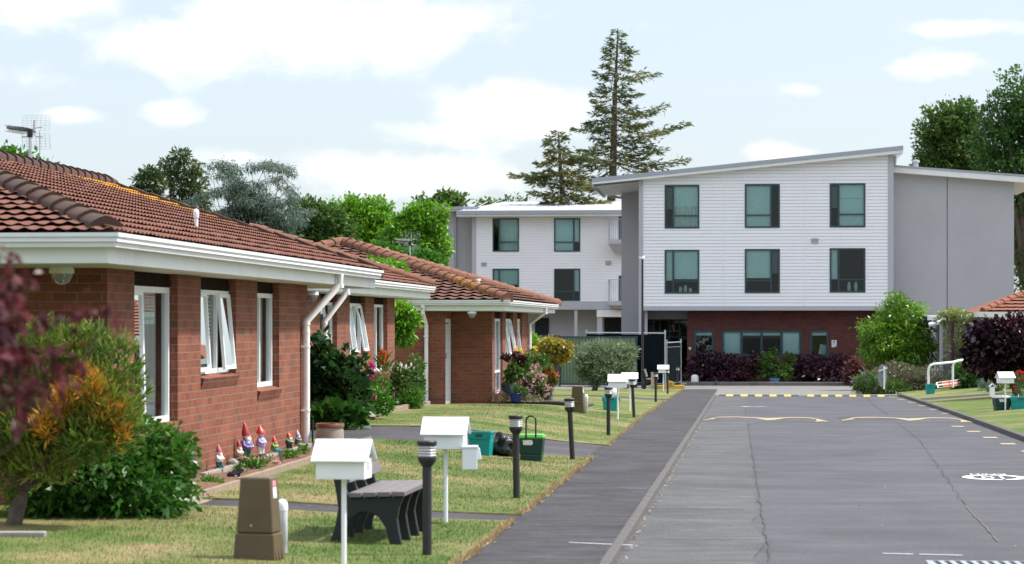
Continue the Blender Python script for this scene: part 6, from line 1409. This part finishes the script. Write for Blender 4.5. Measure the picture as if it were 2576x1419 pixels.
plant('poker_plant', 'orange flower spike rising against the white window', 'flower', 48.5, [(962,930,12,30)], 90, .3, LG['mid'], trunk=0, aspect=.08, up=1)
foliage('flower_spike', PETK('orange'), [o for o in COL.objects if o.name.startswith('poker_plant')][-1], PB(48.5, [(961.5,898,4.5,17)]), 160, .08, .5, shell=.5)
plant('white_flower_bush', 'bushy green plant covered in white flowers by the white downpipe', 'shrub', 50.5, [(1018,955,34,34),(990,950,24,26),(1045,925,20,32,.3),(1030,985,34,26,-.3),(1050,960,18,36)], 2600, .10, LG['mid'], base=(1015,1010), trunk=.02, aspect=.42, flowers=[('flowers', PETK('white'), [0,1], 170, .09, .7)])
plant('ground_shrub', 'low feathery bright green shrub at the end of the brick edging', 'shrub', 50.0, [(1025,1012,38,22),(1045,995,22,18),(985,1022,22,16)], 2600, .09, LG['bright'], trunk=.012, aspect=.18, up=.5)
plant('green_tree', 'light green leafy tree poking out past the second house corner', 'tree', 56.0, [(1012,825,30,36),(1035,800,22,28),(1015,785,26,22),(995,850,18,20),(1000,770,24,18),(965,664,42,11,.2),(1000,676,26,9,.2),(935,655,18,10,.2)], 1800, .16, LG['lime'], base=(972,1000), trunk=.05, aspect=.34, out=.7, droop=.3, shell=.15, stem='trunk')
# --- third house flower bed
plant('green_pot_plant', 'large green shrub with dark foliage spikes in the tall green tub', 'shrub', 62.0, [(1292,938,18,18),(1312,920,18,18,.4),(1282,954,12,10)], 1100, .12, LG['mid'], base=(1283,966), trunk=.02, flowers=[('dark_flowers', PETK('maroon'), [0,1], 90, .11, .5)])
pot('tub', 'dark green tub of shrubs beside the white glazed door', 1283, 1004, 46, 40, FRAME, FRAME, Y=62.1)
plant('aeonium', 'nearly black rosettes on stems above the tub', 'plant', 62.2, [(1270,898,7,6),(1297,893,7,6),(1283,896,6,5),(1312,903,8,6)], 320, .09, PETK('maroon'), base=(1288,925), trunk=.012, aspect=.5)
plant('yellow_rose', 'yellow roses in front of the narrow side window', 'rose', 66.0, [(1309,905,10,16),(1330,893,6,10)], 260, .09, LG['mid'], base=(1310,950), trunk=.012)
th = [o for o in COL.objects if o.name.startswith('yellow_rose')][-1]; foliage('flowers', PETK('yellow'), th, PB(66, [(1304,880,6,4),(1312,884,3,3)]), 26, .08, .9, shell=.5)
plant('geranium', 'pink geraniums massed before the third house side wall', 'flowers', 63.0, [(1342,968,30,28),(1325,988,20,20),(1370,972,22,26,.3),(1350,942,26,18,.5)], 1900, .10, LG['mid'], base=(1345,1008), trunk=.015, flowers=[('flowers', PETK('rose'), None, 520, .09, .8), ('pink_flowers', PETK('pink'), [0,3], 160, .08, .8)])
plant('rose_bush', 'rose bush with a yellow bloom by the white corner downpipe', 'rose', 68.0, [(1340,920,20,30),(1362,915,18,26)], 800, .11, LG['mid'], base=(1345,970), trunk=.02, flowers=[('flowers', PETK('magenta'), None, 24, .09, .8)])
th = [o for o in COL.objects if o.name.startswith('rose_bush')][-1]; foliage('yellow_bloom', PETK('yellow'), th, PB(68, [(1347,876,3.5,3)]), 16, .08, .9, shell=.3)
plant('gazania', 'orange flowers at the right end of the flower bed', 'flowers', 62.5, [(1392,948,10,12),(1378,930,10,8),(1388,962,8,8)], 300, .09, LG['mid'], base=(1385,985), trunk=.012, flowers=[('flowers', PETK('orange'), None, 130, .09, .7)])
plant('lilac_pansies', 'lilac flowers growing in the small cobalt pot', 'flowers', 60.9, [(1298,978,14,12),(1318,985,12,9)], 420, .07, LG['mid'], base=(1297,993), trunk=.008, flowers=[('flowers', PETK('lilac'), None, 80, .07, .8)])
pot('glazed_pot', 'small cobalt blue pot at the corner of the third house bed', 1297, 1011, 29, 22, M('cobalt', (.01,.03,.16), .25), M('cobalt_rim', (.01,.03,.16), .25), Y=60.9)
plant('salvia', 'straggly low plants with dark pink spikes at the brick corner', 'plant', 61.0, [(1255,1000,20,16),(1275,1008,16,10),(1240,992,7,14),(1330,1003,26,9)], 900, .08, LG['sage'], trunk=.006, aspect=.25, up=.5, flowers=[('flowers', PETK('magenta'), [0,2], 40, .06, .6)])
plant('pale_urn_plant', 'trailing pink plant in a round stone bowl at the bed end', 'plant', 64.5, [(1381,990,10,10)], 220, .07, LG['mid'], trunk=0, flowers=[('flowers', PETK('rose'), None, 40, .06, .8)])
pot('stone_bowl', 'round pale stone bowl at the end of the third house path', 1379, 1008, 30, 18, STONE, STONE, Y=64.4)
# --- bushes before the fence
plant('climber', 'light green climbing shrub behind the third house corner', 'shrub', 100, [(1345,870,14,28),(1340,900,16,24),(1350,925,14,20)], 900, .2, LG['lime'], base=(1345,975), trunk=.03)
plant('golden_bush', 'clipped bush with golden top on bare twisted branches', 'bush', 97, [(1390,868,32,18),(1418,880,24,20),(1370,880,20,18),(1405,895,30,18,.3),(1380,900,22,14)], 3000, .15, LG['gold'], base=(1400,962), trunk=.09, aspect=.5, vclump=.6, shell=.3)
plant('olive_bush', 'large rounded grey green olive bush before the steel fence', 'bush', 93, [(1530,890,60,34),(1560,900,42,40,.3),(1490,900,44,36),(1520,925,58,32,-.3),(1475,930,28,26),(1585,895,20,34),(1550,940,36,28),(1500,945,40,24),(1460,915,18,30)], 10000, .15, LG['olive'], base=(1492,984), trunk=.12, aspect=.3, out=.6, up=.5, shell=.3, vclump=.45)
# --- red leaved shrubs against the brick
for i, (bl, b_, lab) in enumerate([([(1790,915,55,32),(1845,925,50,30,.2),(1760,935,32,26),(1815,945,60,22),(1895,915,30,22),(1740,925,14,18)], (1815,968), 'long dark plum hedge shrub beside the entrance'), ([(2060,925,50,30),(2105,925,45,30,.1),(2025,935,35,26),(2085,945,70,20),(2140,935,25,24),(2000,912,22,20)], (2075,968), 'dark plum shrub on the right of the red roses')]):
    plant('red_leaved_shrub', lab, 'shrub', 113.3, bl, 6000, .20, LG['plum'], base=b_, trunk=.05, aspect=.42, out=.8, droop=.2, shell=.35, group='plum shrubs along the brick wall')
plant('red_rose_bush', 'green rose bush with deep red blooms between the plum shrubs', 'rose', 112.9, [(1935,910,24,22),(1960,935,30,22),(1985,905,14,16),(1925,930,20,18),(1945,885,8,14)], 2000, .17, LG['mid'], base=(1950,962), trunk=.03, flowers=[('flowers', PETK('red'), [1,2,3], 30, .16, .9)])
plant('maple_sprays', 'pinkish red shrub sprays at the right end of the hedge', 'shrub', 111, [(2152,925,20,24),(2140,950,16,18)], 1200, .18, leaf_mat('leaf_rust', [(.06,.02,.025),(.14,.05,.05),(.26,.11,.10)]), base=(2150,968), trunk=.03, droop=.2)
# --- right side
plant('round_bush', 'big rounded bright green bush in front of the grey wing wall', 'bush', 99, [(2270,800,62,55),(2230,850,68,55,-.3),(2300,850,52,56),(2285,885,66,40,-.6),(2215,880,48,38),(2310,905,42,26,-.4),(2260,775,30,34),(2190,840,24,34)], 17000, .17, LG['lime2'], base=(2262,960), trunk=.15, aspect=.33, out=.75, droop=.35, shell=.4, lump=.3, vclump=.55)
plant('sage_shrub', 'low brownish green rounded shrub under the big bright bush', 'shrub', 91, [(2270,948,70,34),(2330,955,46,30),(2235,955,40,28),(2300,965,70,24)], 6000, .13, LG['sage'], base=(2285,986), trunk=.03, aspect=.42, shell=.4)
plant('agapanthus', 'strappy green plants with pale lilac flowers at the forecourt corner', 'plant', 90, [(2190,965,40,26),(2230,975,34,18),(2175,978,22,14),(2260,978,30,14)], 2600, .26, LG['mid'], base=(2205,990), trunk=0, aspect=.14, up=.6, droop=.35, flowers=[('flowers', PETK('lilac'), [0,2], 110, .12, .6)])
plant('purple_tree', 'small dark purple leaved tree on the right lawn', 'tree', 73, [(2490,845,62,36),(2560,835,60,44),(2530,880,90,52),(2460,890,40,36),(2590,890,60,50),(2510,925,70,26),(2480,820,30,20)], 6500, .19, LG['purple'], base=(2562,1018), trunk=.15, aspect=.62, out=.7, droop=.25, shell=.4, lump=.12, stem='trunk', part='crown')
plant('variegated_vine', 'pale yellow green vine over the grey shed and trellis post', 'vine', 93, [(2400,790,34,12),(2420,830,16,34),(2365,800,12,16),(2450,805,20,14),(2485,815,30,16),(2415,880,12,26),(2380,860,6,60),(2440,850,24,24)], 2400, .16, LG['vine'], base=(2400,985), trunk=.05, aspect=.4, shell=.1, vclump=.3)
plant('flowering_shrub', 'dark green shrub with a few white flowers behind the barrier boards', 'shrub', 88, [(2430,940,34,30),(2460,955,28,24),(2415,965,24,18)], 2600, .15, LG['lush'], base=(2435,975), trunk=.03, flowers=[('flowers', PETK('white'), None, 16, .16, .6)])
plant('lavender_clump', 'grey green clump at the foot of the lawn bank', 'plant', 83, [(2487,965,20,16),(2470,970,12,12)], 900, .12, LG['blue'], trunk=0, aspect=.16, up=.6)
plant('yellowing_shrub', 'yellowish low shrub left of the right letterbox', 'shrub', 80, [(2510,960,18,20),(2500,975,14,10)], 700, .12, LG['vine'], base=(2508,985), trunk=.015)
plant('garden_backdrop_bush', 'deep green bush behind the right letterbox and purple trunk', 'bush', 82, [(2575,960,44,50),(2600,990,50,36)], 2600, .15, LG['dark'], base=(2580,1020), trunk=.03)
plant('red_penstemon', 'tall stems of coral red flowers at the right edge', 'flower', 64.5, [(2568,975,14,40)], 420, .09, LG['mid'], base=(2570,1015), trunk=.01, aspect=.2, flowers=[('flowers', PETK('red'), None, 90, .075, .9)])
# shed and trellis post on the right
s9 = 98; a9, z9 = tz(2330, 797, s9); b9, _ = tz(2480, 797, s9)
sh = thing('garden_shed', 'grey block shed with white gutter under the pale vine', 'shed', W((a9+b9)/2, s9, -1.2))
mb = MB(True); mb.box(tz(2372, 800, s9)[0], b9+2, s9, s9+4, -1.4, z9-.15)
mb.build('wall', brick_mat('grey_block', (.24,.24,.24), (.28,.28,.28), (.20,.20,.2), (.22,.22,.22), .4, .2, .008), sh); mb = MB(True); mb.box(a9, b9+2, s9-.5, s9-.38, z9-.13, z9+.02); mb.box(a9, b9+2, s9-.37, s9+4.2, z9+.021, z9+.06); mb.build('gutter', WHITEF, sh)
mb = MB(True); x = tz(2366, 900, s9-.2)[0]; mb.box(x-.06, x+.06, s9-.3, s9-.18, -1.4, z9-.14); mb.build('post', GREYT, sh)
mb = MB(True); x = tz(2393, 900, 95)[0]; mb.tube([(x, 95, zg(x, 95)), (x+.03, 95, H-(787-CV)/F*95)], .10, 8); mb.box(x-.1, x+5.2, 94.95, 95.05, H-(789-CV)/F*95, H-(786-CV)/F*95); tag(mb.build('trellis', BARK), 'rough timber trellis post and beam carrying the pale vine', 'trellis')
mb = MB(True); x, z = tz(2352, 816, s9-1); mb.tube([(x-.25, s9-1, z-.03), (x+.22, s9-1.0, z+.08)], .09, 10); mb.tube([(x+.2, s9-1, z+.08), (x+.3, s9-.42, z+.2)], .03, 6); tag(mb.build('security_camera', UPVC, smooth=40), 'white security camera under the shed gutter by the round bush', 'camera')
# --- trees behind
def btree(name, lab, Y, bl, n, size, mat, base, trunk=.2, group='trees behind the houses', **kw):
    return plant(name, lab, 'tree', Y, bl, n, size, mat, base=base, trunk=trunk, stem='trunk', part='crown', group=group, **kw)
btree('leaf_tree', 'dark green round tree right of the blue cedar', 128, [(800,560,66,52),(760,530,40,30),(840,590,60,50),(790,640,80,50),(745,600,50,60)], 12480, .25, LG['mid'], (800,800), .3, clump=4, shell=.5, dep=.6)
btree('leaf_tree', 'bright green tree in the middle of the row behind the brick roofs', 134, [(915,560,70,56),(880,530,50,30),(950,535,40,38),(930,620,90,60),(875,600,50,60)], 14400, .25, LG['lime'], (915,800), .3, clump=4, shell=.5, dep=.6)
btree('leaf_tree', 'bright green tree against the left end of the apartment block', 132, [(1060,575,55,52),(1085,545,40,30),(1030,620,70,60),(1090,630,40,60),(1010,560,30,26)], 14400, .25, LG['lime'], (1060,800), .3, clump=4, shell=.5, dep=.6)
btree('leaf_tree', 'shaded green tree low behind the third brick roof', 120, [(860,650,60,40),(960,660,80,40),(1060,665,60,36)], 8640, .25, LG['bright'], (960,800), .25, clump=4, shell=.4, dep=.5)
btree('treetop', 'treetop showing over the left end of the apartment block', 175, [(1135,500,36,13),(1070,512,28,9),(1110,520,40,14)], 1500, .4, LG['mid'], (1120,800), .25, clump=3)
btree('treetop', 'small tuft of tree just above the apartment roof', 170, [(1285,506,16,6),(1215,508,10,6),(1310,510,16,6),(1240,522,40,9)], 600, .35, LG['mid'], (1260,800), .2, clump=3)
btree('leaf_tree', 'bright leafy tree behind the television aerial at far left', 92, [(30,402,50,20),(85,415,26,12),(-20,410,50,28),(20,430,90,22)], 2200, .28, LG['bright'], (20,700), .2, clump=4)
btree('clumped_pine', 'dark tree with separate rounded clumps left of the blue cedar', 108, [(455,390,26,16),(430,415,28,16),(485,420,24,18),(455,440,32,16),(500,445,20,14),(420,450,26,14),(470,475,36,18),(505,480,20,18),(450,500,30,18),(440,540,40,30),(500,520,30,30)], 3600, .26, LG['pine'], (462,760), .16, aspect=.3, shell=.2, lump=.25)
btree('clumped_pine', 'smaller dark clumped tree at the left of its taller twin', 106, [(380,435,26,12),(365,455,28,14),(395,465,22,16),(355,480,18,12),(385,495,24,12),(395,530,26,30)], 2000, .26, LG['pine'], (388,760), .13, aspect=.3, shell=.2, lump=.25)
# weeping blue cedar
ceb = []
for (u, v, du, dv, m_) in [(600,430,-70,10,5),(640,415,60,-10,5),(690,420,50,10,4),(560,410,-40,0,4),(540,480,-70,30,5),(620,500,-90,60,6),(680,500,90,20,5),(700,450,40,40,4),(640,540,100,40,6),(600,560,-100,20,6),(680,580,90,40,6),(560,540,-60,40,5),(700,540,70,10,4),(640,600,90,20,5),(590,450,20,50,4),(655,460,20,40,4)]:
    for i in range(m_): f = i/(m_-1); ceb.append((u+du*f+U(-8,8), v+dv*f+12*f*f+U(-6,6), U(14,30)-6*f, U(7,13), U(-2.5, 2.5)))
cd = btree('blue_cedar', 'weeping blue grey cedar with drooping sprays above the tiled roof', 101, ceb+[(640,520,60,40,0),(600,480,50,30,0),(690,560,60,40,0),(560,560,60,40,0),(640,610,90,40,0)], 38000, .165, LG['cedar'], (640,760), .05, aspect=.22, out=.7, rnd=.7, up=-.25, droop=.35, shell=.05, lump=.35, vclump=.6)
# tall layered conifer and its smaller neighbour
def conifer(name, lab, Y, ut, vt, ub, vb, levels, mat, r, n, size):
    base, top = P(ub, vb, Y), P(ut, vt, Y); th = thing(name, lab, 'tree', base, 'conifers behind the building'); mb = MB()
    mb.tube([base, base.lerp(top, .35)+Vector((.1,0,0)), base.lerp(top, .7), top], [r, r*.75, r*.42, .03], 8); pos = []; dirs = []; k_ = Y/F
    for (v, lw, rw, dv) in levels:
        f = (vb-v)/(vb-vt); c = base.lerp(top, f)
        for side_, w in ((-1, lw), (1, rw)):
            for j in range(2):
                a = U(-.55, .55) if j else U(-.15, .15); L_ = w*k_*(1 if j == 0 else U(.45, .85)); tipz = -dv*k_*U(.6, 1.2)*side_*0-dv*k_
                e = c+Vector((side_*L_*math.cos(a), L_*math.sin(a)*1.0, tipz+U(-.3, .3))); m_ = c.lerp(e, .55)+Vector((0,0,-.08*L_)); rr = max(.015, r*.22*(1-f)+.01)
                st = c+Vector((0,0,U(-.4,.4))); mb.tube([st, m_, e], [rr, rr*.6, .012], 5)
                cnt = max(6, int(n*L_))
                for i in range(cnt):
                    g = .12+.88*random.random()**.75; q = (st.lerp(m_, g/.55) if g < .55 else m_.lerp(e, (g-.55)/.45)); sp = .24*(.5+.9*min(1, (1-g)*2.2))*min(1.2, .35+.25*L_)
                    pos.append((q.x+random.gauss(0, sp), q.y+random.gauss(0, sp), q.z+random.gauss(0, sp*.38))); dirs.append((side_*math.cos(a)+random.gauss(0,.45), math.sin(a)+random.gauss(0,.6), random.gauss(.15,.4)))
        for a in range(2):
            L_ = (lw+rw)/2*k_*U(.4, .75); an = U(.9, 2.2)*random.choice((-1, 1)); e = c+Vector((L_*math.cos(an), L_*math.sin(an), -dv*k_)); mb.tube([c, e], [max(.012, r*.15*(1-f)), .01], 4)
            for i in range(int(n*L_*.6)): g = random.random(); q = c.lerp(e, g); pos.append((q.x+random.gauss(0,.3), q.y+random.gauss(0,.3), q.z+random.gauss(0,.14))); dirs.append((math.cos(an)+random.gauss(0,.5), math.sin(an), random.gauss(.1,.4)))
    mb.build('trunk', BARK, th, smooth=60); pos = np.array(pos); V, UV = leaf_quads(pos, np.array(dirs), size, .24, rng.random(len(pos))*.6+.4*(.5+.5*np.sin(pos[:,0]*1.3+pos[:,2]*2)), .15); quads_obj('crown', mat, V, UV, th)
conifer('tall_conifer', 'tall narrow conifer with layered branches rising behind the sloping roof', 158, 1554, 72, 1528, 640, [(82,8,8,2),(95,14,12,4),(110,22,18,4),(122,30,30,-2),(140,26,44,-6),(156,28,30,0),(170,34,40,2),(190,30,30,2),(205,48,104,-14),(222,40,40,4),(240,60,64,-6),(258,52,40,2),(275,40,70,6),(290,48,126,-14),(305,70,80,0),(320,96,90,-4),(338,60,185,-18),(352,50,110,-4),(368,60,120,4),(385,84,130,2),(400,70,190,10),(415,90,150,8),(440,90,110,14),(470,90,90,14)], LG['conif'], .34, 33, .40)
conifer('conifer', 'shorter ragged conifer left of the tall one', 152, 1404, 332, 1421, 640, [(337,8,10,6),(352,34,14,4),(372,30,16,6),(384,14,66,8),(402,16,84,4),(412,56,30,-2),(432,116,24,8),(436,60,60,2),(456,76,40,-2),(468,20,86,2),(488,74,70,2),(500,50,110,4),(520,60,100,4)], LG['conif2'], .28, 46, .42)
btree('broad_tree', 'light leafed broad tree right behind the grey wing roof', 165, [(2340,330,40,40),(2380,300,50,40),(2330,390,34,40),(2400,350,60,50),(2360,420,60,40),(2430,300,40,50),(2440,400,60,50)], 12500, .30, LG['mid'], (2390,640), .35, group='trees behind the grey wing', clump=4, shell=.35, lump=.3)
btree('broad_tree', 'huge dark green tree filling the top right edge', 158, [(2520,300,60,60),(2560,230,50,60),(2490,360,60,60),(2560,380,80,80),(2600,300,80,100),(2540,450,90,60),(2600,520,70,100),(2600,660,60,90),(2500,260,30,30),(2570,560,40,60),(2640,420,90,160)], 24000, .29, lm('deep', [(0.024,0.075,0.015),(0.048,0.128,0.021),(0.105,0.195,0.038)]), (2590,820), .5, group='trees behind the grey wing', clump=4, shell=.4, lump=.28)
for o in list(COL.objects):
    if o.parent is None and o.type == 'EMPTY' and not o.children: bpy.data.objects.remove(o)
